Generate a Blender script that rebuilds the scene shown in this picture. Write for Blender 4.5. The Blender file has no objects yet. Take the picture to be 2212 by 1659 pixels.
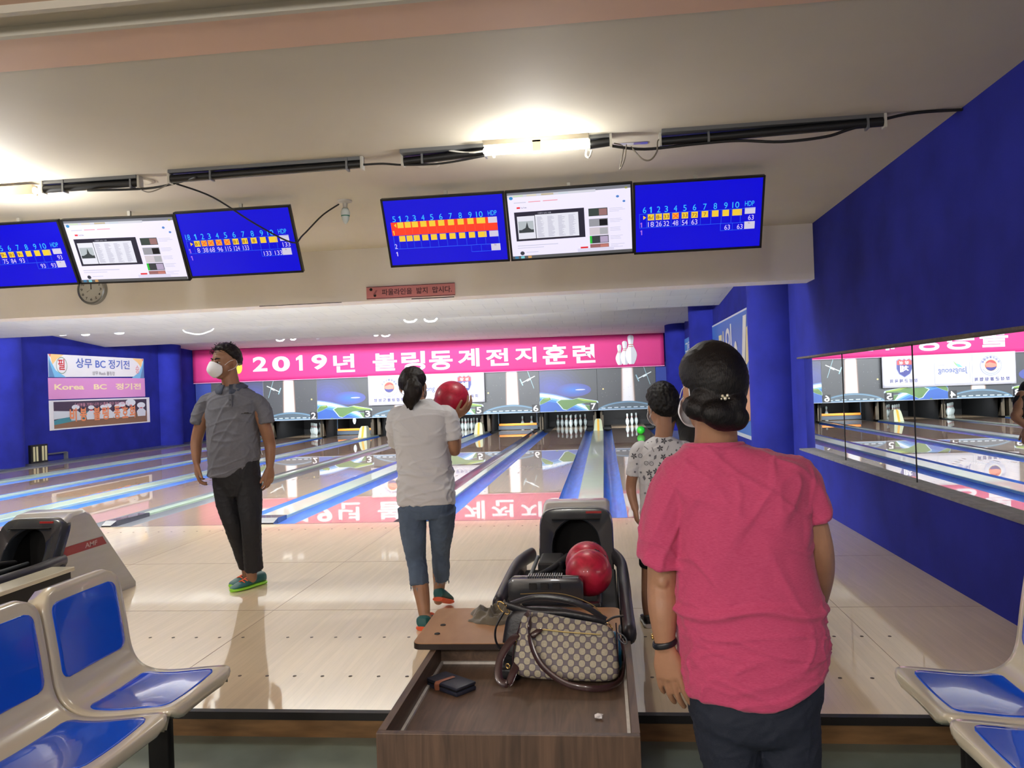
import bpy, math, random
from mathutils import Vector, Matrix, noise
PI = math.pi
C = bpy.context.scene.collection
V = Vector
# ------------------------------------------------------------------ camera
FOC, YAW, PITCH, ROLL, CAMH = 1760.0, -0.1118, 0.0047, -0.0361, 1.3374
_F = V((math.sin(YAW)*math.cos(PITCH), math.cos(YAW)*math.cos(PITCH), math.sin(PITCH)))
_r = V((math.cos(YAW), -math.sin(YAW), 0)); _u = _r.cross(_F)
_R = _r*math.cos(ROLL) + _u*math.sin(ROLL); _U = -_r*math.sin(ROLL) + _u*math.cos(ROLL)
cam = bpy.data.cameras.new('camera'); cam.sensor_width = 36.0; cam.sensor_fit = 'HORIZONTAL'
cam.lens = FOC/2212*36; cam.clip_start = 0.05; cam.clip_end = 200
co = bpy.data.objects.new('camera', cam); C.objects.link(co)
co.matrix_world = Matrix(((_R.x, _U.x, -_F.x, 0), (_R.y, _U.y, -_F.y, 0), (_R.z, _U.z, -_F.z, CAMH), (0, 0, 0, 1)))
bpy.context.scene.camera = co
def at(px, py, Y):                       # the point of the room at depth Y seen at that pixel
    d = _F*FOC + _R*(px-1106) - _U*(py-829.5)
    return V((0, 0, CAMH)) + d*(Y/d.y)
# ------------------------------------------------------------------ world, exposure
vs = bpy.context.scene.view_settings
vs.view_transform = 'Standard'; vs.look = 'None'; vs.gamma = 1.0; vs.exposure = 0.0; vs.use_curve_mapping = False
w = bpy.data.worlds.new('world'); bpy.context.scene.world = w; w.use_nodes = True
w.node_tree.nodes['Background'].inputs[0].default_value = (0.9, 0.85, 0.75, 1)
w.node_tree.nodes['Background'].inputs[1].default_value = 0.02
# ------------------------------------------------------------------ the room's ceiling lamps (area lights in their fittings)
def area(name, loc, sx, sy, power, col, rot=(0, 0, 0), spread=180):
    l = bpy.data.lights.new(name, 'AREA'); l.shape = 'RECTANGLE'; l.size = sx; l.size_y = sy
    l.energy = power; l.color = col; l.spread = math.radians(spread)
    o = bpy.data.objects.new(name, l); C.objects.link(o); o.location = loc; o.rotation_euler = rot
    return o
WARM = (1.0, 0.985, 0.965); COOL = (0.93, 0.97, 1.0)
SEAT_P, HALL_P = 125, 2300
for lx in (-5.0, -2.6, -0.6):             # seating-area ceiling lamps behind the photographer
    l = bpy.data.lights.new('seating_lamp_light', 'POINT'); l.energy = SEAT_P; l.color = WARM; l.shadow_soft_size = 0.22
    o = bpy.data.objects.new('seating_lamp_light', l); C.objects.link(o); o.location = (lx, -1.5, 2.2)
for loc, p_ in (((-0.36, 4.90, 2.62), 26), ((-4.1, 5.10, 2.62), 80)):     # inside the two glowing ceiling lamps
    l = bpy.data.lights.new('ceiling_lamp_light', 'POINT'); l.energy = p_; l.color = (1.0, 0.985, 0.95); l.shadow_soft_size = 0.05
    o = bpy.data.objects.new('ceiling_lamp_light', l); C.objects.link(o); o.location = loc
for ly, lz, rx, sp_, k in ((8.74, 2.80, 118, 110, 0.78), (15.76, 2.93, 104, 110, 0.17), (20.0, 2.95, 115, 140, 0.05)):   # lamp rows hidden behind beam and baffles
    area('lane_lamp_light', (-6.2, ly, lz), 11.6, 0.12, HALL_P*k, COOL, (math.radians(rx), 0, 0), sp_)
# ------------------------------------------------------------------ materials
def lin(c):
    return tuple(((x/255)/12.92 if x/255 <= 0.04045 else ((x/255+0.055)/1.055)**2.4) for x in c)
MATS = {}
def mat(name, rgb, rough=0.6, metal=0.0, coat=0.0, emit=0.0, noise_amt=0.0, noise_scale=20.0, bump=0.0, bump_scale=200.0,
        spec=0.5, stretch=None, alpha=1.0, sheen=0.0, trans=0.0):
    if name in MATS: return MATS[name]
    m = bpy.data.materials.new(name); m.use_nodes = True; MATS[name] = m
    nt = m.node_tree; b = nt.nodes['Principled BSDF']
    c = lin(rgb)
    b.inputs['Base Color'].default_value = (*c, 1); b.inputs['Roughness'].default_value = rough
    b.inputs['Metallic'].default_value = metal; b.inputs['Coat Weight'].default_value = coat
    b.inputs['Specular IOR Level'].default_value = spec; b.inputs['Sheen Weight'].default_value = sheen
    b.inputs['Transmission Weight'].default_value = trans
    if emit: b.inputs['Base Color'].default_value = (*[x*0.08 for x in c], 1)
    if emit: b.inputs['Emission Color'].default_value = (*c, 1); b.inputs['Emission Strength'].default_value = emit
    if noise_amt or bump:
        tc = nt.nodes.new('ShaderNodeTexCoord'); mp = nt.nodes.new('ShaderNodeMapping')
        nt.links.new(tc.outputs['Object'], mp.inputs[0])
        if stretch: mp.inputs['Scale'].default_value = stretch
    if noise_amt:
        n = nt.nodes.new('ShaderNodeTexNoise'); n.inputs['Scale'].default_value = noise_scale; n.inputs['Detail'].default_value = 5
        nt.links.new(mp.outputs[0], n.inputs['Vector'])
        mr = nt.nodes.new('ShaderNodeMapRange'); mr.inputs['From Min'].default_value = 0.3; mr.inputs['From Max'].default_value = 0.7
        mr.inputs['To Min'].default_value = 1-noise_amt; mr.inputs['To Max'].default_value = 1+noise_amt*0.6
        nt.links.new(n.outputs[0], mr.inputs[0])
        mx = nt.nodes.new('ShaderNodeMix'); mx.data_type = 'RGBA'; mx.blend_type = 'MULTIPLY'; mx.inputs[0].default_value = 1
        mx.inputs[6].default_value = (*c, 1); nt.links.new(mr.outputs[0], mx.inputs[7]); nt.links.new(mx.outputs[2], b.inputs['Base Color'])
    if bump:
        n = nt.nodes.new('ShaderNodeTexNoise'); n.inputs['Scale'].default_value = bump_scale; n.inputs['Detail'].default_value = 3
        nt.links.new(mp.outputs[0], n.inputs['Vector'])
        bp = nt.nodes.new('ShaderNodeBump'); bp.inputs['Strength'].default_value = bump; bp.inputs['Distance'].default_value = 0.003
        nt.links.new(n.outputs[0], bp.inputs['Height']); nt.links.new(bp.outputs[0], b.inputs['Normal'])
    return m
def N(nt, t, **k):
    n = nt.nodes.new(t)
    for a, v in k.items(): setattr(n, a, v)
    return n
def board_mat(name, rgb, rough, board=0.027, tile_len=1.2, var=0.12, coat=0.6, groove=0.25, sy=True):
    """narrow boards running along Y, varied tone per board"""
    m = bpy.data.materials.new(name); m.use_nodes = True; nt = m.node_tree; b = nt.nodes['Principled BSDF']; MATS[name] = m
    tc = N(nt, 'ShaderNodeTexCoord'); mp = N(nt, 'ShaderNodeMapping'); mp.inputs['Rotation'].default_value = (0, 0, PI/2)
    nt.links.new(tc.outputs['Object'], mp.inputs[0])
    br = N(nt, 'ShaderNodeTexBrick'); br.offset = 0.37
    br.inputs['Scale'].default_value = 1; br.inputs['Brick Width'].default_value = tile_len; br.inputs['Row Height'].default_value = board
    br.inputs['Mortar Size'].default_value = board*0.03; br.inputs['Mortar Smooth'].default_value = 0.3; br.inputs['Bias'].default_value = 0
    c = lin(rgb); br.inputs['Color1'].default_value = (*[x*(1+var*0.5) for x in c], 1); br.inputs['Color2'].default_value = (*[x*(1-var) for x in c], 1)
    br.inputs['Mortar'].default_value = (*[x*(1-groove) for x in c], 1)
    nt.links.new(mp.outputs[0], br.inputs['Vector'])
    n = N(nt, 'ShaderNodeTexNoise'); n.inputs['Scale'].default_value = 6; n.inputs['Detail'].default_value = 6
    mp2 = N(nt, 'ShaderNodeMapping'); mp2.inputs['Scale'].default_value = (8, 0.6, 1); nt.links.new(tc.outputs['Object'], mp2.inputs[0]); nt.links.new(mp2.outputs[0], n.inputs['Vector'])
    mr = N(nt, 'ShaderNodeMapRange'); mr.inputs['To Min'].default_value = 0.9; mr.inputs['To Max'].default_value = 1.08; nt.links.new(n.outputs[0], mr.inputs[0])
    mx = N(nt, 'ShaderNodeMix', data_type='RGBA', blend_type='MULTIPLY'); mx.inputs[0].default_value = 1
    nt.links.new(br.outputs[0], mx.inputs[6]); nt.links.new(mr.outputs[0], mx.inputs[7]); nt.links.new(mx.outputs[2], b.inputs['Base Color'])
    b.inputs['Roughness'].default_value = 0.45; b.inputs['Coat Weight'].default_value = coat; b.inputs['Coat Roughness'].default_value = rough; b.inputs['Coat IOR'].default_value = 1.6
    b.inputs['Specular IOR Level'].default_value = 0.2
    return m
# ------------------------------------------------------------------ mesh builder
class MB:
    def __init__(s): s.v = []; s.f = []; s.m = []; s.mats = []
    def mi(s, m):
        if m is None: return 0
        if m not in s.mats: s.mats.append(m)
        return s.mats.index(m)
    def add(s, vs, fs, m=None):
        o = len(s.v); s.v += [V(x) for x in vs]; k = s.mi(m)
        for f in fs: s.f.append([i+o for i in f]); s.m.append(k)
    def box(s, a, b, m=None, bev=0.0):
        x0, y0, z0 = a; x1, y1, z1 = b
        if bev <= 0:
            vs = [(x0, y0, z0), (x1, y0, z0), (x1, y1, z0), (x0, y1, z0), (x0, y0, z1), (x1, y0, z1), (x1, y1, z1), (x0, y1, z1)]
            s.add(vs, [(0, 3, 2, 1), (4, 5, 6, 7), (0, 1, 5, 4), (1, 2, 6, 5), (2, 3, 7, 6), (3, 0, 4, 7)], m); return
        import bmesh
        bm = bmesh.new(); bmesh.ops.create_cube(bm, size=1)
        for v in bm.verts: v.co = V(((x0+x1)/2+v.co.x*(x1-x0), (y0+y1)/2+v.co.y*(y1-y0), (z0+z1)/2+v.co.z*(z1-z0)))
        bmesh.ops.bevel(bm, geom=list(bm.edges), offset=bev, segments=2, affect='EDGES', profile=0.5)
        bm.verts.index_update(); s.add([v.co.copy() for v in bm.verts], [[v.index for v in f.verts] for f in bm.faces], m); bm.free()
    def quad(s, a, b, c, d, m=None): s.add([a, b, c, d], [(0, 1, 2, 3)], m)
    def rings(s, rr, m=None, cap=True, close=True):
        """rr: list of rings (equal count)"""
        o = len(s.v); n = len(rr[0]); k = s.mi(m)
        for r in rr: s.v += [V(p) for p in r]
        for i in range(len(rr)-1):
            for j in range(n if close else n-1):
                a = o+i*n+j; b = o+i*n+(j+1) % n
                s.f.append([a, b, b+n, a+n]); s.m.append(k)
        if cap:
            s.f.append([o+j for j in range(n)][::-1]); s.m.append(k)
            s.f.append([o+(len(rr)-1)*n+j for j in range(n)]); s.m.append(k)
    def lathe(s, prof, c=(0, 0, 0), seg=20, m=None, axis='Z', cap=True):
        """prof: list of (r, h) or (r, h, material)"""
        c = V(c)
        def P(r, h, t):
            if axis == 'Z': return c+V((r*math.cos(t), r*math.sin(t), h))
            if axis == 'X': return c+V((h, r*math.cos(t), r*math.sin(t)))
            return c+V((r*math.sin(t), h, r*math.cos(t)))
        o = len(s.v); k = len(prof)
        for p in prof: s.v += [P(p[0], p[1], 2*PI*j/seg) for j in range(seg)]
        for i in range(k-1):
            mm = prof[i][2] if len(prof[i]) > 2 else m
            q = s.mi(mm)
            for j in range(seg):
                a = o+i*seg+j; b = o+i*seg+(j+1) % seg; s.f.append([a, b, b+seg, a+seg]); s.m.append(q)
        if cap:
            s.f.append([o+j for j in range(seg)][::-1]); s.m.append(s.mi(prof[0][2] if len(prof[0]) > 2 else m))
            s.f.append([o+(k-1)*seg+j for j in range(seg)]); s.m.append(s.mi(prof[-1][2] if len(prof[-1]) > 2 else m))
    def tube(s, pts, rad, seg=10, m=None, ref=None, smooth=0, rnd=True):
        """tube along pts; rad: number, list of numbers or list of (rx, ry); rx lies along ref"""
        pts = [V(p) for p in pts]; n = len(pts)
        if not isinstance(rad, (list, tuple)): rad = [rad]*n
        rad = [(r, r) if not isinstance(r, (list, tuple)) else tuple(r) for r in rad]
        if smooth:
            q = []; rr = []
            for i in range(n-1):
                p0 = pts[max(i-1, 0)]; p1 = pts[i]; p2 = pts[i+1]; p3 = pts[min(i+2, n-1)]
                r0 = rad[max(i-1, 0)]; r1 = rad[i]; r2 = rad[i+1]; r3 = rad[min(i+2, n-1)]
                for k in range(smooth):
                    t = k/smooth
                    f = lambda a, b, c, d: 0.5*((2*b)+(c-a)*t+(2*a-5*b+4*c-d)*t*t+(3*b-a-3*c+d)*t**3)
                    q.append(V([f(p0[e], p1[e], p2[e], p3[e]) for e in range(3)])); rr.append(tuple(max(1e-4, f(r0[e], r1[e], r2[e], r3[e])) for e in range(2)))
            q.append(pts[-1]); rr.append(rad[-1]); pts = q; rad = rr; n = len(pts)
        rings = []; prev = V(ref) if ref is not None else None
        fixed = ref is not None
        def ring(c, x, y, rx, ry): return [c+x*(rx*math.cos(2*PI*j/seg))+y*(ry*math.sin(2*PI*j/seg)) for j in range(seg)]
        fr = []
        for i in range(n):
            t = (pts[min(i+1, n-1)]-pts[max(i-1, 0)])
            if t.length < 1e-9: t = V((0, 0, 1))
            t.normalize()
            if prev is None: prev = V((1, 0, 0)) if abs(t.x) < 0.8 else V((0, 1, 0))
            base = V(ref) if fixed else prev
            x = base-t*base.dot(t)
            if x.length < 0.05: x = prev-t*prev.dot(t)
            x.normalize(); y = t.cross(x); prev = x
            fr.append((t, x, y))
        if rnd:
            t, x, y = fr[0]
            for a in (80, 55, 28):
                a = math.radians(a); rm = min(rad[0])
                rings.append(ring(pts[0]-t*(rm*math.sin(a)), x, y, rad[0][0]*math.cos(a), rad[0][1]*math.cos(a)))
        for i in range(n): rings.append(ring(pts[i], fr[i][1], fr[i][2], *rad[i]))
        if rnd:
            t, x, y = fr[-1]
            for a in (28, 55, 80):
                a = math.radians(a); rm = min(rad[-1])
                rings.append(ring(pts[-1]+t*(rm*math.sin(a)), x, y, rad[-1][0]*math.cos(a), rad[-1][1]*math.cos(a)))
        s.rings(rings, m)
    def ball(s, c, r, m=None, seg=24, rx=None, fwd=None, up=None, rows=None):
        rr = (r, r, r) if not isinstance(r, (tuple, list)) else r
        c = V(c); rows = rows or seg//2
        if fwd is not None:
            y = V(fwd).normalized(); z = V(up or (0, 0, 1)); x = y.cross(z).normalized(); z = x.cross(y)
        else: x, y, z = V((1, 0, 0)), V((0, 1, 0)), V((0, 0, 1))
        R = []
        for i in range(rows+1):
            a = PI*(i/rows) if 0 < i < rows else (0.02 if i == 0 else PI-0.02)
            R.append([c+x*(rr[0]*math.sin(a)*math.cos(2*PI*j/seg))+y*(rr[1]*math.sin(a)*math.sin(2*PI*j/seg))-z*(rr[2]*math.cos(a)) for j in range(seg)])
        s.rings(R, m)
    def prism(s, poly, axis, a, b, m=None):
        """poly in the two other axes (order x,y,z without axis)"""
        def P(p, h): q = list(p); q.insert('XYZ'.index(axis), h); return tuple(q)
        n = len(poly); s.add([P(p, a) for p in poly]+[P(p, b) for p in poly], [list(range(n))[::-1], [n+i for i in range(n)]]+[[i, (i+1) % n, n+(i+1) % n, n+i] for i in range(n)], m)
    def xf(s, M, start=0):
        for i in range(start, len(s.v)): s.v[i] = M @ s.v[i]
        return s
    def mesh(s, name, m=None, org=(0, 0, 0)):
        me = bpy.data.meshes.new(name); o = V(org)
        me.from_pydata([tuple(p-o) for p in s.v], [], s.f)
        mats = [x for x in s.mats if x is not None]
        if not mats and m: mats = [m]
        for x in mats: me.materials.append(x)
        if len(mats) > 1: me.polygons.foreach_set('material_index', s.m)
        me.update(); return me
    def build(s, name, m=None, parent=None, smooth=False, org=None, angle=None):
        org = org if org is not None else (parent_org(parent) if parent else (0, 0, 0))
        me = s.mesh(name, m, org)
        import bmesh
        bm = bmesh.new(); bm.from_mesh(me); bmesh.ops.recalc_face_normals(bm, faces=bm.faces); bm.to_mesh(me); bm.free()
        return link(name, me, parent, smooth, angle, org if not parent else None)
def parent_org(p):
    o = V((0, 0, 0))
    while p is not None: o = o+p.location; p = p.parent
    return o
def link(name, me, parent=None, smooth=False, angle=None, loc=None):
    if smooth or angle:
        me.polygons.foreach_set('use_smooth', [True]*len(me.polygons))
        if angle:
            me.set_sharp_from_angle(angle=math.radians(angle))
    o = bpy.data.objects.new(name, me); C.objects.link(o)
    if parent is not None: o.parent = parent
    elif loc is not None: o.location = loc
    return o
def thing(name, label, cat, loc=(0, 0, 0), group=None):
    o = bpy.data.objects.new(name, None); C.objects.link(o); o.location = loc; o.empty_display_size = 0.1
    o['label'] = label; o['category'] = cat
    if group: o['group'] = group
    return o
def tag(o, label=None, cat=None, group=None, kind=None):
    if label: o['label'] = label
    if cat: o['category'] = cat
    if group: o['group'] = group
    if kind: o['kind'] = kind
    return o
def structure(o): o['kind'] = 'structure'; return o
def copy_tree(o, parent=None, loc=None):
    c = o.copy(); C.objects.link(c)
    if parent: c.parent = parent
    if loc is not None: c.location = loc
    for ch in o.children: copy_tree(ch, c)
    return c
def remesh(mb, voxel, smooth=4, mats=None, fn=None):
    """fuse the pieces of a builder into one continuous skin"""
    me = mb.mesh('tmp'); o = bpy.data.objects.new('tmp', me); C.objects.link(o)
    r = o.modifiers.new('r', 'REMESH'); r.mode = 'VOXEL'; r.voxel_size = voxel
    if smooth:
        sm = o.modifiers.new('s', 'SMOOTH'); sm.iterations = smooth; sm.factor = 0.5
    dg = bpy.context.evaluated_depsgraph_get(); dg.update()
    out = bpy.data.meshes.new_from_object(o.evaluated_get(dg))
    bpy.data.objects.remove(o); bpy.data.meshes.remove(me)
    out.materials.clear()
    if fn:
        n = len(out.vertices); co_ = [0.0]*(3*n); out.vertices.foreach_get('co', co_)
        no = [0.0]*(3*n); out.vertices.foreach_get('normal', no)
        for i in range(n):
            p = V(co_[3*i:3*i+3]); q = fn(p, V(no[3*i:3*i+3]))
            co_[3*i:3*i+3] = q
        out.vertices.foreach_set('co', co_); out.update()
    return out
def skin_obj(name, me, m, parent):
    org = parent_org(parent)
    me.transform(Matrix.Translation(-org)); me.name = name
    me.materials.clear(); me.materials.append(m)
    return link(name, me, parent, smooth=True)
# ------------------------------------------------------------------ flat artwork: letters and shapes on a plane
_gl = {}
def glyph_mesh(txt, bold=0.0):
    k = (txt, bold)
    if k in _gl: return _gl[k]
    cu = bpy.data.curves.new('t', 'FONT'); cu.body = txt; cu.offset = bold; cu.resolution_u = 6
    o = bpy.data.objects.new('t', cu); C.objects.link(o)
    dg = bpy.context.evaluated_depsgraph_get(); dg.update()
    me = bpy.data.meshes.new_from_object(o.evaluated_get(dg))
    vs = [tuple(v.co)[:2] for v in me.vertices]; fs = [tuple(p.vertices) for p in me.polygons]
    bpy.data.objects.remove(o); bpy.data.curves.remove(cu); bpy.data.meshes.remove(me)
    _gl[k] = (vs, fs); return _gl[k]
class Art:
    """2-D layers (x right, y up, metres), each layer lifted a little off the last"""
    def __init__(s, lift=0.0008): s.mb = MB(); s.z = 0; s.lift = lift
    def poly(s, pts, m): s.z += s.lift; s.mb.add([(p[0], p[1], s.z) for p in pts], [list(range(len(pts)))], m)
    def rect(s, x, y, w, h, m): s.poly([(x, y), (x+w, y), (x+w, y+h), (x, y+h)], m)
    def rects(s, L, m):
        s.z += s.lift
        for x, y, w, h in L: s.mb.add([(x, y, s.z), (x+w, y, s.z), (x+w, y+h, s.z), (x, y+h, s.z)], [(0, 1, 2, 3)], m)
    def ell(s, x, y, rx, ry, m, n=28, a0=0, a1=2*PI): s.poly([(x+rx*math.cos(a0+(a1-a0)*i/n), y+ry*math.sin(a0+(a1-a0)*i/n)) for i in range(n)], m)
    def ring(s, x, y, r0, r1, m, n=32, k=1.0):
        s.z += s.lift; vs = []
        for i in range(n):
            a = 2*PI*i/n; vs += [(x+r0*math.cos(a), y+r0*k*math.sin(a), s.z), (x+r1*math.cos(a), y+r1*k*math.sin(a), s.z)]
        s.mb.add(vs, [(2*i, 2*i+1, (2*i+3) % (2*n), (2*i+2) % (2*n)) for i in range(n)], m)
    def text(s, t, x, y, w, h, m, bold=0.0, keep=False, rot=0.0, mirror=False):
        """text fitted into the box; keep: fit the height only"""
        if t == '1':
            k = w*0.5; A0 = [(x+w*0.42, y), (x+w*0.78, y), (x+w*0.78, y+h), (x+w*0.52, y+h), (x+w*0.12, y+h*0.82), (x+w*0.12, y+h*0.66), (x+w*0.42, y+h*0.74)]; s.poly(A0, m); return
        vs, fs = glyph_mesh(t, bold)
        if not vs: return
        s.z += s.lift
        x0 = min(v[0] for v in vs); x1 = max(v[0] for v in vs); y0 = min(v[1] for v in vs); y1 = max(v[1] for v in vs)
        sy = h/max(1e-6, y1-y0); sx = sy if keep else w/max(1e-6, x1-x0)
        out = []
        for a, b in vs:
            u = (a-x0)*sx; q = (b-y0)*sy
            if mirror: u = w-u
            if rot:
                u, q = u*math.cos(rot)-q*math.sin(rot), u*math.sin(rot)+q*math.cos(rot)
            out.append((x+u, y+q, s.z))
        s.mb.add(out, fs, m)
    def place(s, name, org, ux, uy, parent=None):
        ux = V(ux).normalized(); uy = V(uy).normalized(); n = ux.cross(uy); org = V(org)
        mb = MB(); mb.f = s.mb.f; mb.m = s.mb.m; mb.mats = s.mb.mats
        mb.v = [org+ux*p.x+uy*p.y+n*p.z for p in s.mb.v]
        me = mb.mesh(name, None, parent_org(parent) if parent else org)
        return link(name, me, parent, False, None, None if parent else org)
# ================================================================== THE ROOM
XL, XR = -12.8, 2.2                      # side walls of the lane hall
XW = 2.10                                # face of the near right wall
YS = 3.342                               # edge of the raised approach
YF = 8.204                               # foul line
FZ = -0.105                              # lower floor
ZC = 2.85                                # ceiling over the approach
LW, WIDE, NARR = 1.054, 0.769, 0.576
LX = {7: -1.104}
LX[8] = LX[7]+LW+WIDE
for k in (6, 5, 4, 3, 2, 1): LX[k] = LX[k+1]-LW-(NARR if k % 2 == 0 else WIDE)
M_blue = mat('blue_paint', (33, 39, 134), 0.85, spec=0.15, noise_amt=0.22, noise_scale=2.2, bump=0.25, bump_scale=60)
M_ceil = mat('cream_ceiling_paint', (198, 191, 176), 0.75, noise_amt=0.05, noise_scale=1.2)
M_pink = mat('pinkish_ceiling_paint', (222, 186, 164), 0.75, noise_amt=0.05, noise_scale=1.5)
M_beam = mat('off_white_beam_paint', (250, 246, 244), 0.7, noise_amt=0.04, noise_scale=1.0)
M_black = mat('matt_black', (14, 14, 16), 0.6); M_dark = mat('dark_pit', (20, 21, 24), 0.8)
M_white = mat('plain_white', (235, 235, 235), 0.5)
M_blackp = mat('black_plastic', (24, 26, 30), 0.32, coat=0.3)
M_grey = mat('grey_metal', (120, 122, 125), 0.4, metal=0.6)
M_appr = board_mat('approach_maple', (230, 210, 176), 0.05, 0.027, 1.6, 0.05, 1.0, 0.10)
M_lane = board_mat('lane_maple', (164, 140, 114), 0.012, 0.027, 5.0, 0.05, 0.9, 0.08)
def wave_surface(name, m, pts): pass
# floors
mb = MB(); mb.box((XL, YS, -0.30), (XW+0.35, YF, 0)); fl = structure(mb.build('floor_approach', M_appr))
mb = MB()
for (yy, n) in ((3.75, 11), (4.35, 11), (7.85, 11)):
    for L in range(1, 9):
        for k in range(-5, 6):
            if abs(k) % 1 == 0 and (yy > 7 or k % 2 or True):
                mb.lathe([(0.009, 0.0), (0.009, 0.0012)], (LX[L]+k*0.137, yy, 0), 10)
mb.build('approach_dots', mat('dark_dot', (70, 55, 45), 0.5), fl)
mb = MB(); mb.box((XL, YF-0.006, 0), (XW, YF+0.006, 0.0012)); mb.build('foul_line', mat('foul_line_brown', (60, 45, 40), 0.5), fl)
mb = MB()
for yy in (4.9, 6.3): mb.box((XL, yy, 0), (XW, yy+0.002, 0.0008))
for k in (-9.1, -7.4, -5.6, -3.9, -2.1, -0.35, 1.3): mb.box((k, YS, 0), (k+0.002, YF, 0.0008))
mb.build('floor_seam', mat('seam_brown', (130, 105, 85), 0.5), fl)
mb = MB(); mb.box((XL, -3.0, FZ-0.1), (XW+0.35, YS+0.1, FZ))
structure(mb.build('floor_seating', mat('grey_green_vinyl', (108, 122, 112), 0.35, noise_amt=0.2, noise_scale=6, coat=0.2)))
mb = MB(); mb.box((XL, YS-0.02, FZ), (XW+0.35, YS, -0.030)); st = structure(mb.build('trim_1', mat('worn_step_wood', (128, 98, 62), 0.5, noise_amt=0.35, noise_scale=5, stretch=(1, 1, 6))))
mb = MB(); mb.box((XL, YS-0.028, -0.030), (XW+0.35, YS+0.006, 0.002)); structure(mb.build('trim_2', mat('black_rubber', (22, 20, 20), 0.5)))
# walls
mb = MB(); mb.box((XW, -3, FZ), (XW+0.35, 9.15, 0.55)); structure(mb.build('wall_right', M_blue))
mb = MB(); mb.box((XW, -3, 1.555), (XW+0.35, 9.15, ZC+0.3)); structure(mb.build('wall_right_upper', M_blue))
mb = MB(); mb.box((XW+0.12, -3, 0.5), (XW+0.35, 9.15, 1.6)); structure(mb.build('wall_right_recess', M_blue))
mb = MB(); mb.box((XR, 9.15, -0.1), (XR+0.3, 27.6, 3.42)); structure(mb.build('wall_right_lanes', M_blue))
mb = MB(); mb.box((XL-0.3, -3, -0.2), (XL, 27.6, 3.42)); structure(mb.build('wall_left', M_blue))
mb = MB(); mb.box((XL-0.3, 27.6, -0.4), (XR+0.3, 27.8, 3.4)); structure(mb.build('wall_far', M_dark))
mb = MB(); mb.box((XL-0.3, -3.2, -0.3), (XW+0.35, -3, 3.2)); structure(mb.build('wall_back', M_ceil))
mb = MB(); mb.box((XW-0.012, -3, 0.55), (XW+0.07, 9.15, 0.568)); structure(mb.build('trim_3', mat('grey_worn_sill', (120, 118, 122), 0.6, noise_amt=0.3, noise_scale=14)))
mb = MB(); mb.box((XW-0.004, -3, 1.540), (XW+0.07, 9.15, 1.556)); structure(mb.build('trim_4', mat('raw_edge', (84, 74, 66), 0.7, noise_amt=0.4, noise_scale=25)))
# engaged half-round columns of the lane hall
for i, (cx, cy, r) in enumerate(((2.25, 10.35, 0.45), (2.22, 16.95, 0.45), (2.13, 22.6, 0.42), (-12.85, 16.0, 0.5), (-12.8, 22.75, 0.42))):
    mb = MB(); mb.lathe([(r, -0.1), (r, 3.2)], (cx, cy, 0), 48); structure(mb.build('column_%d' % (i+1), M_blue, smooth=True, angle=40))
# ceiling over the approach and seating, with the pinkish band and stepped beam
mb = MB(); mb.box((XL-0.3, 3.40, ZC), (XW+0.35, 8.35, ZC+0.2)); structure(mb.build('ceiling', M_ceil))
mb = MB(); mb.box((XL-0.3, 3.07, ZC-0.004), (XW+0.35, 3.40, ZC+0.2)); structure(mb.build('ceiling_band', M_pink))
mb = MB(); mb.box((XL-0.3, 2.87, ZC+0.02), (XW+0.35, 3.07, ZC+0.2)); mb.box((XL-0.3, 3.045, ZC-0.018), (XW+0.35, 3.075, ZC+0.1)); mb.box((XL-0.3, 2.84, ZC-0.03), (XW+0.35, 2.87, ZC+0.1)); structure(mb.build('ceiling_step', M_ceil))
mb = MB(); mb.box((XL-0.3, -3, ZC), (XW+0.35, 2.84, ZC+0.2)); structure(mb.build('ceiling_seating', M_pink))
mb = MB(); mb.box((XL-0.3, 8.30, 2.30), (XW+0.02, 8.62, ZC+0.62)); structure(mb.build('beam', M_beam))
# tiled baffles over the lanes
def tile_mat():
    m = bpy.data.materials.new('white_ceiling_tile'); m.use_nodes = True; nt = m.node_tree; b = nt.nodes['Principled BSDF']
    tc = N(nt, 'ShaderNodeTexCoord'); br = N(nt, 'ShaderNodeTexBrick'); br.offset = 0.5; nt.links.new(tc.outputs['Object'], br.inputs['Vector'])
    br.inputs['Scale'].default_value = 1; br.inputs['Brick Width'].default_value = 0.6; br.inputs['Row Height'].default_value = 0.45
    br.inputs['Mortar Size'].default_value = 0.008; br.inputs['Mortar Smooth'].default_value = 0.1
    c = lin((242, 240, 230)); br.inputs['Color1'].default_value = (*c, 1); br.inputs['Color2'].default_value = (*[x*0.95 for x in c], 1); br.inputs['Mortar'].default_value = (*[x*0.84 for x in c], 1)
    nt.links.new(br.outputs[0], b.inputs['Base Color']); b.inputs['Roughness'].default_value = 0.8; return m
M_tile = tile_mat()
for i, (y0, z0, y1, z1) in enumerate(((8.62, 3.28, 15.6, 2.75), (15.75, 3.12, 19.8, 2.775))):
    mb = MB(); mb.prism([(y0, z0), (y1, z1), (y1, z1+0.06), (y1-0.02, z1+0.10), (y0, z0+0.12)], 'X', XL-0.3, XR+0.3); structure(mb.build('ceiling_baffle_%d' % (i+1), M_tile))
mb = MB(); mb.add([(XL-0.3, 19.95, 3.10), (XR+0.3, 19.95, 3.04), (XR+0.3, 24.27, 2.785), (XL-0.3, 24.27, 2.88), (XL-0.3, 19.95, 3.16), (XR+0.3, 19.95, 3.16), (XR+0.3, 24.27, 2.95), (XL-0.3, 24.27, 2.95)], [(3, 2, 1, 0), (4, 5, 6, 7), (0, 1, 5, 4), (1, 2, 6, 5), (2, 3, 7, 6), (3, 0, 4, 7)]); structure(mb.build('ceiling_baffle_3', M_tile))
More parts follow.
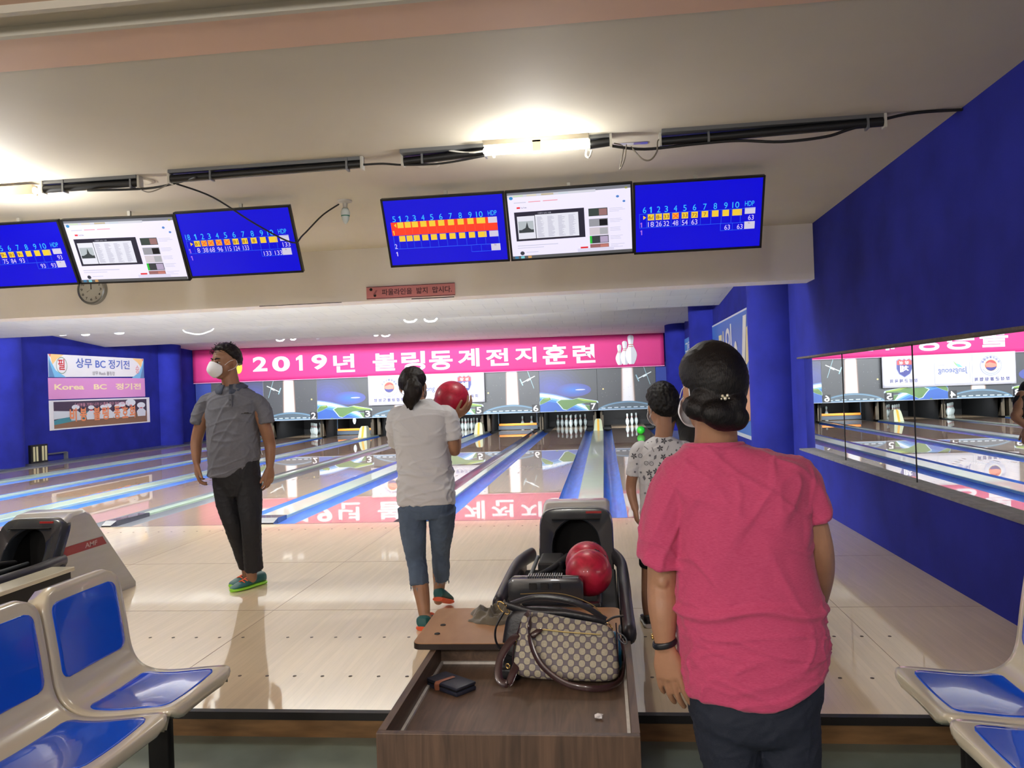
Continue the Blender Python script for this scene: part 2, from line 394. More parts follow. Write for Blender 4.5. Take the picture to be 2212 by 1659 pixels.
mb = MB(); mb.box((XL-0.3, 8.6, 3.42), (XR+0.3, 27.8, 3.5)); structure(mb.build('ceiling_lanes', M_tile))
for i, y in enumerate((15.62, 19.82)):
    mb = MB(); mb.box((XL-0.3, y-0.02, (2.75, 2.775)[i]), (XR+0.3, y, 2.81)); structure(mb.build('trim_%d' % (5+i), M_white))
# ------------------------------------------------------------------ lanes, gutters and dividers
M_gut = mat('blue_gutter', (44, 100, 196), 0.35, coat=0.15, noise_amt=0.25, noise_scale=3, stretch=(6, 1, 1))
M_gutd = mat('black_gutter', (44, 40, 52), 0.3, coat=0.4)
M_gutg = mat('grey_gutter', (84, 88, 100), 0.35, coat=0.3)
M_cap = mat('pale_green_capping', (168, 188, 170), 0.3, coat=0.4, noise_amt=0.06, noise_scale=5)
for L in range(1, 9):
    x = LX[L]
    mb = MB(); mb.box((x-LW/2, YF, -0.09), (x+LW/2, 27.45, 0))
    ln = mb.build('floor_lane_%d' % L, M_lane); structure(ln)
    mb = MB()
    for k, yy in ((-4, 2.0), (-3, 2.0), (-2, 2.0), (2, 2.0), (3, 2.0), (4, 2.0)): mb.lathe([(0.009, 0.0), (0.009, 0.0012)], (x+k*0.12, YF+yy+0.3, 0), 8)
    for k in range(-3, 4):
        yy = YF+4.6-abs(k)*0.22+0.4; xx = x+k*0.137
        mb.prism([(xx-0.016, yy-0.07), (xx+0.016, yy-0.07), (xx, yy+0.08)], 'Z', 0, 0.0012)
    mb.build('lane_arrows', mat('arrow_brown', (96, 66, 48), 0.5), ln)
def gutter(mb, x0, x1, m, y1=24.55):
    n = 10; P = []
    for i in range(n+1):
        t = i/n; P.append((x0+(x1-x0)*t, 0.0-0.062*math.sin(PI*t)**0.7 if 0 < t < 1 else 0.0))
    P2 = P+[(x1, -0.09), (x0, -0.09)]
    mb.prism(P2, 'Z', 0, 0) if False else mb.add([(p[0], YF, p[1]) for p in P2]+[(p[0], y1, p[1]) for p in P2],
        [[i, (i+1) % len(P2), len(P2)+(i+1) % len(P2), len(P2)+i] for i in range(len(P2))]+[list(range(len(P2)))[::-1], [len(P2)+i for i in range(len(P2))]], m)
ORD = {1: 'first', 2: 'second', 3: 'third', 4: 'fourth', 5: 'fifth', 6: 'sixth', 7: 'seventh', 8: 'eighth'}
GUT = 0.235
for L in range(1, 8):
    xa = LX[L]+LW/2; xb = LX[L+1]-LW/2; wide = L % 2 == 1
    cl = 'blue gutters' if L in (1, 2, 3, 5, 7) else ('a dark gutter on its left and a blue one on its right' if L == 6 else 'grey gutters')
    o = thing('lane_divider', '%s pale green divider, %s, between the %s and %s lanes' % ('wide' if wide else 'narrow', 'dark gutter left and blue right' if L == 6 else cl, ORD[L], ORD[L+1]), 'lane divider', ((xa+xb)/2, YF, 0), 'dividers between the bowling lanes')
    g = MB(); gutter(g, xa, xa+GUT, None); g.build('gutter', {6: M_gutd, 4: M_gutg}.get(L, M_gut), o, smooth=True, angle=50)
    g = MB(); gutter(g, xb-GUT, xb, None); g.build('gutter', M_gutg if L == 4 else M_gut, o, smooth=True, angle=50)
    y0c = YF+(0.35 if wide else 0.75)
    zc = 0.035 if wide else 0.03
    g = MB(); c0, c1 = xa+GUT, xb-GUT
    if not wide: c0 -= 0.0; c1 += 0.0
    g.prism([(c0, -0.09), (c1, -0.09), (c1, zc-0.006), (c1-0.006, zc), (c0+0.006, zc), (c0, zc-0.006)], 'Y', y0c, 24.55); 
    # prism over Y takes (x, z)
    g.build('capping', M_cap, o)
    g = MB()
    r0 = [(c0, YF+0.02, 0), (c1, YF+0.02, 0), (c1, YF+0.02, 0.012), (c0, YF+0.02, 0.012)]
    r1 = [(c0-0.01, YF+0.12, -0.03), (c1+0.01, YF+0.12, -0.03), (c1+0.01, YF+0.12, 0.05), (c0-0.01, YF+0.12, 0.05)]
    r2 = [(c0-0.006, y0c+0.02, -0.03), (c1+0.006, y0c+0.02, -0.03), (c1+0.006, y0c+0.02, zc+0.006), (c0-0.006, y0c+0.02, zc+0.006)]
    g.rings([r0, r1, r2]); g.build('end_cap', mat('dark_grey_end_cap', (54, 52, 66), 0.25, coat=0.5), o)
    if wide:
        cxm = (xa+xb)/2
        k = thing('divider_marker', 'cream block with a yellow stripe on the divider between the %s and %s lanes' % (ORD[L], ORD[L+1]), 'marker block', (cxm, 23.4, zc), 'cream blocks near the end of the dividers')
        g = MB(); g.rings([[(cxm-0.13, 23.3, zc), (cxm+0.13, 23.3, zc), (cxm+0.13, 23.75, zc), (cxm-0.13, 23.75, zc)],
                           [(cxm-0.10, 23.42, 0.30), (cxm+0.10, 23.42, 0.30), (cxm+0.10, 23.70, 0.30), (cxm-0.10, 23.70, 0.30)],
                           [(cxm-0.07, 23.47, 0.36), (cxm+0.07, 23.47, 0.36), (cxm+0.07, 23.66, 0.36), (cxm-0.07, 23.66, 0.36)]])
        g.build('block', mat('cream_block', (205, 214, 180), 0.4), k, smooth=True, angle=30)
        g = MB(); g.add([(cxm-0.03, 23.297, zc), (cxm+0.03, 23.297, zc), (cxm+0.03, 23.416, 0.30), (cxm+0.02, 23.467, 0.358), (cxm-0.02, 23.467, 0.358), (cxm-0.03, 23.416, 0.30)], [(0, 1, 2, 5), (5, 2, 3, 4)])
        g.build('stripe', mat('yellow_stripe', (232, 178, 60), 0.4), k)
g = MB(); gutter(g, LX[1]-LW/2-GUT, LX[1]-LW/2, None); g.box((XL, YF, -0.09), (LX[1]-LW/2-GUT, 24.55, 0.03))
structure(g.build('floor_edge_left', M_gutg))
g = MB(); gutter(g, LX[8]+LW/2, LX[8]+LW/2+GUT, None); g.box((LX[8]+LW/2+GUT, YF, -0.09), (XR, 24.55, 0.03), M_cap)
g.mats = [M_gut, M_cap]; g.m = [0]*(len(g.m)-6)+[1]*6
structure(g.build('floor_edge_right'))
# ------------------------------------------------------------------ pins
def lathe_pin(mb):
    P = [(0.0258, 0), (0.0286, 0.006), (0.0359, 0.02), (0.0497, 0.0575), (0.0605, 0.115), (0.0578, 0.149), (0.0471, 0.184), (0.0321, 0.222)]
    P += [(0.0248, 0.247), (0.0235, 0.254), (0.0238, 0.262), (0.0262, 0.285), (0.0300, 0.315), (0.0323, 0.343), (0.0300, 0.362), (0.022, 0.375), (0.010, 0.3805), (0.002, 0.381)]
    return P
M_pin = mat('pin_white', (222, 236, 236), 0.22, coat=0.6); M_pinr = mat('pin_red', (190, 38, 48), 0.3)
def make_pin(label, loc, group):
    t = thing('bowling_pin', label, 'bowling pin', loc, group)
    mb = MB(); mb.lathe(lathe_pin(mb), (0, 0, 0), 20, M_pin); mb.v = [p+V(loc) for p in mb.v]; mb.build('pin_body', M_pin, t, smooth=True)
    s_ = MB()
    for z, r0, r1 in ((0.232, 0.0292, 0.0275), (0.262, 0.0245, 0.0253)): s_.lathe([(r0, z), (r1, z+0.011)], loc, 20, None, cap=False)
    s_.build('neck_stripe', M_pinr, t, smooth=True)
    return t
HP = YF+18.29
SPOT = {1: (0, 0)}
sp = 0.3048
for i, row in enumerate(((1,), (2, 3), (4, 5, 6), (7, 8, 9, 10))):
    for j, k in enumerate(row): SPOT[k] = ((j-i/2)*sp, i*0.264)
pin0 = None
def place_pins(L, which, label, dy=0.0):
    global pin0
    for k in which:
        x, y = SPOT[k]; loc = (LX[L]+x, HP+y+dy, 0.0)
        grp = 'bowling pins standing on the %s lane' % ORD[L]
        lb = label[k] if isinstance(label, dict) else label
        if pin0 is None: pin0 = make_pin(lb, loc, grp)
        else:
            c = copy_tree(pin0, None, V(loc)); c['label'] = lb; c['group'] = grp
ROWN = {1: 'head pin at the front', 2: 'left pin of the second row', 3: 'right pin of the second row', 4: 'left pin of the third row', 5: 'middle pin of the third row', 6: 'right pin of the third row', 7: 'far left pin of the back row', 8: 'inner left pin of the back row', 9: 'inner right pin of the back row', 10: 'far right pin of the back row'}
for L in (7, 5, 2, 4):
    place_pins(L, range(1, 11), {k: 'white bowling pin, %s lane, %s' % (ORD[L], ROWN[k]) for k in range(1, 11)})
place_pins(6, (5, 6), {5: 'white bowling pin behind the orange sweep bar of lane 6, left of two', 6: 'white bowling pin behind the orange sweep bar of lane 6, right of two'}, 0.1)
place_pins(8, (1, 3, 6), {1: 'bright white bowling pin on lane 8, nearest of three', 3: 'bright white bowling pin on lane 8, middle of three', 6: 'bright white bowling pin on lane 8, farthest of three'})
# ------------------------------------------------------------------ pinsetters behind the masking panels
M_side = mat('kickback_board', (96, 84, 66), 0.6, noise_amt=0.5, noise_scale=7, stretch=(1, 1, 0.3)); M_steel = mat('dull_steel', (96, 100, 104), 0.45, metal=0.5)
M_or = mat('orange_sweep', (226, 128, 22), 0.45); M_sb = mat('slate_sweep', (52, 66, 82), 0.4)
g = MB(); g.box((XL, 24.55, -0.12), (XR, 27.6, -0.02)); structure(g.build('floor_pit', M_dark))
for L in range(1, 9):
    x = LX[L]; low = L in (3, 6)
    o = thing('pinsetter', 'black pin machine %s, end of the %s lane' % ('with orange sweep bar lowered' if low else 'with its sweep raised', ORD[L]), 'pinsetter', (x, 24.9, 0))
    xa, xb = x-LW/2-GUT, x+LW/2+GUT
    for sx in (0, 1):
        g = MB(); X0 = xa-0.025 if sx == 0 else xb-0.005; g.prism([(25.0, -0.05), (27.4, -0.05), (27.4, 1.9), (24.7, 1.9), (24.6, 0.7)], 'X', X0, X0+0.03); g.build('side_wall', M_dark, o)
        g = MB(); e = (xa-(0.09 if L % 2 == 0 else 0.04), xa+0.005) if sx == 0 else (xb-0.005, xb+(0.09 if L % 2 else 0.04))
        e = (e[0], 24.75, 0.03), (e[1], 24.95, 1.2)
        g.box(e[0], e[1]); g.build('front_post', M_side, o)
    g = MB(); g.box((xa, 27.35, -0.08), (xb, 27.42, 1.9)); g.build('pit_cushion', M_black, o)
    g = MB(); g.box((xa+0.02, 25.2, 0.62), (xb-0.02, 27.3, 0.9)); g.build('pin_deck_cover', M_black, o)
    if low:
        g = MB(); g.box((x-0.60, 25.60, 0.14), (x+0.60, 25.63, 0.21), None, 0.01); sw = g.build('sweep_bar', M_or, o)
        g = MB(); g.box((x-0.62, 25.62, 0.02), (x+0.62, 25.66, 0.15)); g.box((x-0.62, 25.62, 0.2), (x-0.60, 25.66, 0.7)); g.box((x+0.60, 25.62, 0.2), (x+0.62, 25.66, 0.7)); g.build('sweep_frame', M_sb, o)
    if L == 3:
        g = MB(); g.lathe([(a, b) for a, b in lathe_pin(g)], (x-0.12, 25.9, 0.34), 16); g.build('held_pin', M_pin, o, smooth=True)
    if L == 1:
        for a in (-0.25, 0.1):
            g = MB(); g.tube([(x+a-0.1, 25.9, 0.05), (x+a+0.1, 25.8, 0.55)], 0.02); g.build('sweep_arm', M_steel, o, smooth=True)
        g = MB(); g.box((x-0.5, 25.7, 0.02), (x+0.5, 25.74, 0.05)); g.build('sweep_frame', M_sb, o)
# lamps that light the pins inside each pinsetter
for L in range(1, 9):
    a_ = area('pin_lamp_light', (LX[L], 25.25, 0.60), 0.9, 0.06, 16 if L != 8 else 34, COOL, (math.radians(48), 0, 0))
# ------------------------------------------------------------------ printed masking panels
YM, ZM0, ZM1 = 24.4, 0.585, 1.86
def c_(n, rgb): return mat('print_'+n, rgb, 0.45)
def gell(A, x, y, rx, ry, c0, c1, n, tag_, clip):
    """soft printed patch: ellipses from outer colour c0 to inner colour c1, clipped to the panel"""
    for i in range(n):
        t = i/(n-1); s_ = 1-t*0.9; col = tuple(round(c0[k]+(c1[k]-c0[k])*t) for k in range(3))
        pts = [(min(max(x+rx*s_*math.cos(a), clip[0]), clip[1]), min(max(y+ry*s_*math.sin(a), clip[2]), clip[3])) for a in [2*PI*j/36 for j in range(36)]]
        A.poly(pts, c_('%s_%d' % (tag_, i), col))
def number(A, n, W):
    A.rect(W-0.235, 0.0, 0.225, 0.225, c_('plate', (24, 26, 34))); A.text(str(n), W-0.20, 0.02, 0.15, 0.19, c_('number', (245, 245, 245)), bold=0.02)
def earth(A, W, H, flip):
    X = lambda v: W-v if flip else v
    A.rect(0, 0, W, H, c_('slate', (72, 74, 78)))
    gell(A, X(0.35), 0.72, 1.05, 0.75, (72, 74, 84), (78, 84, 158), 9, 'purple', (0, W, 0, H))
    gell(A, X(1.02), 0.62, 0.52, 0.2, (76, 84, 154), (54, 110, 196), 7, 'glow', (0, W, 0, H))
    A.ell(X(1.22), 0.625, 0.15, 0.018, c_('streak', (205, 205, 240)))
    def arc(dz, m):
        cx, cy, R = X(-0.35), -3.05+dz, 3.62
        p = []
        for i in range(25):
            xx = W*i/24; d = R*R-(xx-cx)**2; p.append((xx, max(0.0, min(H, cy+math.sqrt(max(d, 0))))))
        A.poly([(0, 0)]+p+[(W, 0)], m)
    for k, (dz, col) in enumerate(((0.03, (110, 140, 200)), (0.0, (190, 215, 240)), (-0.035, (226, 236, 246)), (-0.10, (120, 180, 222)), (-0.15, (60, 128, 200)), (-0.22, (44, 92, 178)))): arc(dz, c_('sea_%d' % k, col))
    coast = c_('coast', (196, 222, 236)); g1 = c_('land', (92, 130, 70)); g2 = c_('land_light', (150, 178, 74))
    def land(P, m, s_=1.0):
        cx = sum(p[0] for p in P)/len(P); cy = sum(p[1] for p in P)/len(P)
        A.poly([(X(cx+(p[0]-cx)*s_), cy+(p[1]-cy)*s_) for p in P], m)
    P1 = [(0.52, 0.28), (0.64, 0.34), (0.98, 0.335), (1.15, 0.37), (1.68, 0.27), (1.70, 0.215), (1.35, 0.225), (1.12, 0.20), (0.92, 0.10), (0.80, 0.035), (0.70, 0.06), (0.60, 0.19)]
    P2 = [(0.0, 0.30), (0.10, 0.40), (0.30, 0.42), (0.34, 0.36), (0.16, 0.27), (0.0, 0.21)]
    P3 = [(1.34, 0.16), (1.68, 0.13), (1.70, 0.0), (1.46, 0.0)]
    for P in (P1, P2, P3): land(P, coast, 1.07)
    for P in (P1, P2, P3): land(P, g1)
    land([(1.1, 0.355), (1.15, 0.37), (1.68, 0.27), (1.70, 0.24), (1.3, 0.28)], g2); land([(0.08, 0.37), (0.28, 0.41), (0.3, 0.37)], g2)
    A.rect(X(0.46)-0.03, 0.0, 0.06, 0.03, g1)
def beam_(A, W, H, flip):
    X = lambda v: W-v if flip else v
    A.rect(0, 0, W, H, c_('slate', (72, 74, 78)))
    xc = 0.90
    for i, (hw, col) in enumerate(((0.19, (92, 84, 82)), (0.175, (128, 108, 100)), (0.16, (178, 156, 146)), (0.145, (214, 200, 194)), (0.125, (234, 228, 228)), (0.09, (240, 238, 240)))):
        A.poly([(X(xc)-hw-0.03, 0.19), (X(xc)+hw+0.03, 0.19), (X(xc)+hw, H), (X(xc)-hw, H)], c_('beam_%d' % i, col))
    for i, (dz, col) in enumerate(((0.0, (86, 118, 140)), (-0.025, (120, 158, 186)), (-0.045, (84, 100, 112)))):
        P = [(W*j/24, max(0, dz+0.045+0.20*math.sin(PI*min(1, max(0, (j/24-0.02)/0.96)))**0.62)) for j in range(25)]
        A.poly([(0, 0)]+P+[(W, 0)], c_('dome_%d' % i, col))
    A.rects([(0.1+0.19*j, 0.03+0.018*math.sin(PI*(j+1)/9), 0.12, 0.028) for j in range(8)], c_('window_strip', (196, 212, 222)))
    A.rect(0, 0, W, 0.028, c_('dome_1', (120, 158, 186)))
    sx, sy = X(1.40), 0.98; m = c_('station', (150, 186, 196)); m2 = c_('station_white', (226, 236, 236)); q = -1 if flip else 1
    def bar(x0, y0, x1, y1, w_, mm):
        d = V((x1-x0, y1-y0)).normalized(); n = V((-d.y, d.x))*w_; A.poly([(x0+n.x, y0+n.y), (x0-n.x, y0-n.y), (x1-n.x, y1-n.y), (x1+n.x, y1+n.y)], mm)
    bar(sx-0.22*q, sy-0.10, sx+0.20*q, sy+0.10, 0.013, m2); bar(sx-0.05*q, sy-0.03, sx+0.07*q, sy+0.03, 0.028, m2)
    bar(sx-0.02*q, sy+0.27, sx+0.16*q, sy-0.27, 0.008, m); bar(sx-0.25*q, sy+0.03, sx-0.17*q, sy-0.17, 0.016, m)
    A.ell(X(0.17), 0.62, 0.026, 0.026, c_('yellow_star', (226, 208, 140)), 10)
    rnd = random.Random(7)
    A.rects([(rnd.uniform(0.03, W-0.05), rnd.uniform(0.3, H-0.05), 0.010, 0.010) for _ in range(26)], c_('small_star', (150, 158, 160)))
EDGE = {L: LX[L]-LW/2-(NARR if L % 2 else WIDE)/2 for L in range(2, 9)}
EDGE[1] = LX[1]-LW/2-0.27; EDGE[9] = LX[8]+LW/2+0.29
for L in range(1, 9):
    x0, x1 = EDGE[L]+0.004, EDGE[L+1]-0.004; W = x1-x0; H = ZM1-ZM0
    kind = 'space scene with the curved Earth' if L % 2 else 'grey space scene with a white light beam'
    o = thing('masking_panel', 'printed %s above the %s lane' % (kind, ORD[L]), 'masking panel', (x0, YM, ZM0), 'printed masking panels above the pins')
    g = MB(); g.box((x0, YM, ZM0), (x1, YM+0.03, ZM1)); g.build('panel_board', M_white, o)
    A = Art(0.0005); A.z = 0.002
    (earth if L % 2 else beam_)(A, W, H, L <= 2)
    number(A, L, W) if L != 4 else number(A, 4, W)
    A.place('printed_scene', (x0, YM, ZM0), (1, 0, 0), (0, 0, 1), o)
    g = MB(); g.box((x0, YM-0.008, ZM0-0.014), (x1, YM+0.03, ZM0)); g.build('edge_strip', mat('pale_strip', (190, 200, 214), 0.4), o)
g = MB(); g.box((-12.78, YM+0.02, 0.585), (EDGE[1], YM+0.04, 1.86)); tag(g.build('blue_cloth', mat('blue_cloth', (52, 70, 150), 0.8)), 'blue cloth filling the gap left of the masking panels', 'cloth')
g = MB(); g.box((EDGE[9], YM+0.02, 0.585), (XR, YM+0.04, 1.95)); tag(g.build('blue_cloth', mat('blue_cloth', (52, 70, 150), 0.8)), 'blue cloth filling the gap right of the masking panels', 'cloth')
# pit darkness above: header behind the banner
g = MB(); g.box((XL, YM+0.05, 1.8), (XR, YM+0.12, 3.25)); structure(g.build('wall_header', M_blue))
# ------------------------------------------------------------------ long pink banner
def cloth_panel(name, x0, x1, za, zb, Y, m, parent, nx=60, nz=8, amp=0.008, seed=1, sag=0.0):
    """hanging cloth in the plane Y, za/zb = (left, right) heights of bottom and top"""
    g = MB(); vs = []
    for j in range(nz+1):
        for i in range(nx+1):
            t = i/nx; s_ = j/nz; b = za[0]+(za[1]-za[0])*t; tp = zb[0]+(zb[1]-zb[0])*t; x = x0+(x1-x0)*t
            e = max(0, 1-min(t, 1-t)*14)
            vs.append((x, Y-amp*(noise.noise(V((x*1.3+s_*1.1, s_*1.5, seed)))+1)*0.5-amp*1.2*e*(0.5+0.5*math.sin(14*s_+20*t*nx/60)), b+(tp-b)*s_-sag*math.sin(PI*t)*(1-s_)))
    g.add(vs, [(j*(nx+1)+i, j*(nx+1)+i+1, (j+1)*(nx+1)+i+1, (j+1)*(nx+1)+i) for j in range(nz) for i in range(nx)])
    o = g.build(name, m, parent, smooth=True); s_ = o.modifiers.new('thick', 'SOLIDIFY'); s_.thickness = 0.002; s_.offset = 1
    return o
BY = 24.30
bn = thing('pink_banner', 'long pink banner with white Korean letters and bowling pins over the lanes', 'banner', (-5.5, BY, 1.84))
M_bp = mat('banner_pink', (200, 46, 120), 0.7)
cloth_panel('banner_cloth', -12.78, 1.80, (1.845, 1.815), (2.875, 2.79), BY, M_bp, bn, 120)
M_bw = mat('banner_letter_white', (226, 220, 228), 0.6); M_by = mat('banner_yellow', (240, 196, 60), 0.6)
def bl(txt, px0, py0, px1, py1, bold=0.012):
    A = Art(0.0); A.z = 0.014
    a = at(px0, py1, BY); b = at(px1, py0, BY); A.text(txt, a.x, a.z, b.x-a.x, b.z-a.z, M_bw, bold)
    A.place('banner_letter', (0, BY, 0), (1, 0, 0), (0, 0, 1), bn)
# left, top, right, bottom of each glyph on the banner plane
bl('2', 547, 770, 577, 803, 0.03); bl('0', 589, 769, 626, 803, 0.035); bl('1', 638, 767, 658, 801, 0.03); bl('9', 674, 765, 706, 799, 0.03)
bl('년', 721, 764, 766, 805, 0.022)
for t_, a0, b0, a1, b1 in (('볼', 806, 762, 857, 802), ('링', 868, 758, 918, 802), ('동', 928, 757, 977, 800), ('계', 990, 752, 1035, 793), ('전', 1050, 752, 1098, 791),
                           ('지', 1113, 749, 1158, 784), ('훈', 1173, 744, 1225, 788), ('련', 1238, 743, 1285, 785)): bl(t_, a0, b0, a1, b1, 0.028)
A = Art(0.0006); A.z = 0.016
def pinart(cx, z0, h, shade=True):
    k = h/0.381; P = lathe_pin(None)
    R = [(cx+r*k*1.25, z0+z*k) for r, z in P]; Lp = [(cx-r*k*1.25, z0+z*k) for r, z in P[::-1]]
    A.poly(R+Lp, c_('pin_light', (226, 226, 230))); A.poly(R+[(cx, z0+h), (cx, z0)], c_('pin_shade', (190, 190, 196)))
    for zz in (0.225, 0.25): A.rect(cx-0.031*k, z0+zz*k, 0.062*k, 0.010*k, c_('pin_band', (178, 90, 78)))
for k_, q_ in enumerate(((0.50, 1.90, 0.60), (0.66, 1.90, 0.70), (0.84, 1.91, 0.86))):
    A = Art(0.0006); A.z = 0.016+0.003*k_; pinart(*q_); A.place('printed_pin', (0, BY, 0), (1, 0, 0), (0, 0, 1), bn)
A = Art(0.0006); A.z = 0.016; A.ell(-11.28, 2.28, 0.12, 0.2, M_by); A.place('yellow_emblem', (0, BY, 0), (1, 0, 0), (0, 0, 1), bn)
cloth_hem = MB(); cloth_hem.box((-12.78, BY-0.014, 1.822), (1.80, BY-0.002, 1.838)); ho = cloth_hem.build('banner_hem', mat('hem', (240, 170, 205), 0.7), bn)
# white banner with three emblems under it
wb = thing('emblem_banner', 'white banner with three emblems hanging below the pink banner', 'banner', (-5.35, BY-0.03, 0.94))
cloth_panel('banner_cloth', -7.15, -3.56, (0.95, 0.945), (1.86, 1.84), BY-0.03, mat('banner_white', (212, 210, 218), 0.7), wb, 40, amp=0.006, seed=5)
A = Art(0.0006); A.z = 0.010
nb = c_('navy', (44, 48, 130)); gy = c_('ring_grey', (196, 200, 216)); rd = c_('red', (206, 52, 56)); wh = c_('white', (240, 240, 244)); sal = c_('salmon', (226, 130, 110)); yl = c_('yel', (236, 208, 110))
ex, ez = -6.49, 1.485
A.ell(ex, ez, 0.285, 0.285, gy); A.ring(ex, ez, 0.275, 0.285, c_('ring_blue', (120, 130, 180))); A.ell(ex, ez, 0.175, 0.175, wh)
for i, ch in enumerate('장성군볼링협회'):
    a = PI*(0.86-0.72*i/6); A.text(ch, ex+0.232*math.cos(a)-0.03, ez+0.232*math.sin(a)-0.03, 0.06, 0.06, nb, 0.02)
A.rects([(ex+0.232*math.cos(PI*(1.15+0.7*i/14))-0.012, ez+0.232*math.sin(PI*(1.15+0.7*i/14))-0.012, 0.024, 0.024) for i in range(15)], c_('small_print', (150, 156, 190)))
A.ell(ex, ez, 0.165, 0.165, yl); A.ell(ex, ez, 0.155, 0.155, c_('brick', (176, 60, 60))); A.ell(ex, ez, 0.155, 0.155, nb, 20, PI*1.08, PI*1.92); A.ell(ex-0.01, ez+0.0, 0.145, 0.058, sal)
A.poly([(ex-0.14, ez+0.04), (ex+0.03, ez+0.09), (ex+0.15, ez+0.05), (ex+0.13, ez-0.04), (ex-0.1, ez-0.05)], sal)
A.text('장 성 군 볼 링 협 회', -6.98, 1.055, 0.93, 0.10, nb, 0.012)
A.place('round_emblem', (0, BY-0.03, 0), (1, 0, 0), (0, 0, 1), wb); A = Art(0.0006); A.z = 0.010
A.rects([(-6.0, 1.02, 0.006, 0.80), (-5.93, 1.0, 0.95, 0.006), (-5.93, 1.80, 0.95, 0.006), (-5.93, 1.0, 0.006, 0.80), (-4.985, 1.0, 0.006, 0.80)], c_('thin_grey', (150, 156, 176)))
A.text('Jangseong', -5.86, 1.28, 0.78, 0.20, c_('script_blue', (58, 84, 160)), 0.0); A.text('장성군', -5.25, 1.50, 0.16, 0.06, c_('small_grey', (150, 150, 158)))
A.poly([(-5.70, 1.46), (-5.58, 1.56), (-5.48, 1.66), (-5.55, 1.54), (-5.62, 1.47)], c_('leaf_green', (140, 200, 110))); A.poly([(-5.74, 1.46), (-5.66, 1.54), (-5.56, 1.58), (-5.62, 1.48)], c_('leaf_blue', (110, 180, 220)))
A.place('script_emblem', (0, BY-0.03, 0), (1, 0, 0), (0, 0, 1), wb); A = Art(0.0006); A.z = 0.010
sx, sz = -4.17, 1.50
sh = [(-0.20, 0.20), (-0.13, 0.25), (-0.05, 0.21), (0, 0.25), (0.05, 0.21), (0.13, 0.25), (0.20, 0.20), (0.20, -0.02), (0.14, -0.16), (0, -0.25), (-0.14, -0.16), (-0.20, -0.02)]
A.poly([(sx+a*1.08, sz+b*1.08) for a, b in sh], c_('ring_blue', (120, 130, 180))); A.poly([(sx+a, sz+b) for a, b in sh], nb)
A.poly([(sx+a, sz+b) for a, b in [(-0.20, 0.20), (-0.13, 0.25), (-0.05, 0.21), (0, 0.25), (0.05, 0.21), (0.13, 0.25), (0.20, 0.20), (0.20, 0.09), (-0.20, 0.09)]], rd)
A.text('장 성', sx-0.13, sz+0.105, 0.26, 0.09, wh, 0.02); A.text('체', sx-0.12, sz-0.12, 0.24, 0.19, wh, 0.03)
A.text('장 성 군 체 육 회', -4.52, 1.085, 0.75, 0.10, nb, 0.012)
A.place('shield_emblem', (0, BY-0.03, 0), (1, 0, 0), (0, 0, 1), wb)
# ------------------------------------------------------------------ banners on the left wall
XB = XL+0.012
def wall_banner(name, label, y0, y1, z0, z1, m, draw, tilt=(0, 0)):
    o = thing(name, label, 'banner', (XB, y0, z0), 'banners stacked on the left wall')
    g = MB(); g.add([(XB-0.008, y0, z0), (XB-0.008, y1, z0+tilt[0]), (XB-0.008, y1, z1+tilt[1]), (XB-0.008, y0, z1), (XB, y0, z0), (XB, y1, z0+tilt[0]), (XB, y1, z1+tilt[1]), (XB, y0, z1)],
                    [(3, 2, 1, 0), (4, 5, 6, 7), (0, 1, 5, 4), (1, 2, 6, 5), (2, 3, 7, 6), (3, 0, 4, 7)])
    g.build('banner_cloth', m, o)
    A = Art(0.0006); A.z = 0.001; draw(A, y1-y0, z1-z0); A.place('banner_print', (XB, y0, z0), (0, 1, 0), (0, 0, 1), o); return o
def d1(A, W, H):
    for s_ in (0, 1):
        X = lambda v: W-v if s_ else v
        A.poly([(X(0), 0), (X(0), H), (X(0.08), H*0.7), (X(0.25), H*0.3), (X(0.62), 0)], c_('sky', (120, 190, 234))); A.poly([(X(0), 0), (X(0), H*0.8), (X(0.2), 0)], c_('steel_blue', (96, 140, 190)))
        A.poly([(X(0.06), H), (X(0.55), H), (X(0.30), H*0.8), (X(0.14), H*0.55)], c_('peach', (250, 206, 140))); A.poly([(X(0.0), H), (X(0.10), H), (X(0.06), H*0.86)], c_('coral', (230, 130, 120)))
    A.ring(0.46, H*0.52, 0.185, 0.20, c_('wreath', (120, 150, 120)), 20); A.ell(0.46, H*0.52, 0.18, 0.18, wh)
    A.text('필', 0.33, H*0.32, 0.24, 0.26, rd, 0.02); A.text('승', W-0.42, H*0.25, 0.18, 0.22, c_('pale_red', (226, 120, 130)), 0.0)
    A.text('상무 BC 정기전', 0.98, H*0.44, W-1.68, 0.24, c_('letter_blue', (72, 104, 190)), 0.012); A.text('상무 Rock 볼링장', 1.62, H*0.12, 0.95, 0.10, c_('grey_letter', (90, 92, 100)))
def d2(A, W, H): A.text('Korea   BC   정기전', 0.2, H*0.42, W-0.40, H*0.34, c_('cream_letter', (252, 234, 190)), 0.03)
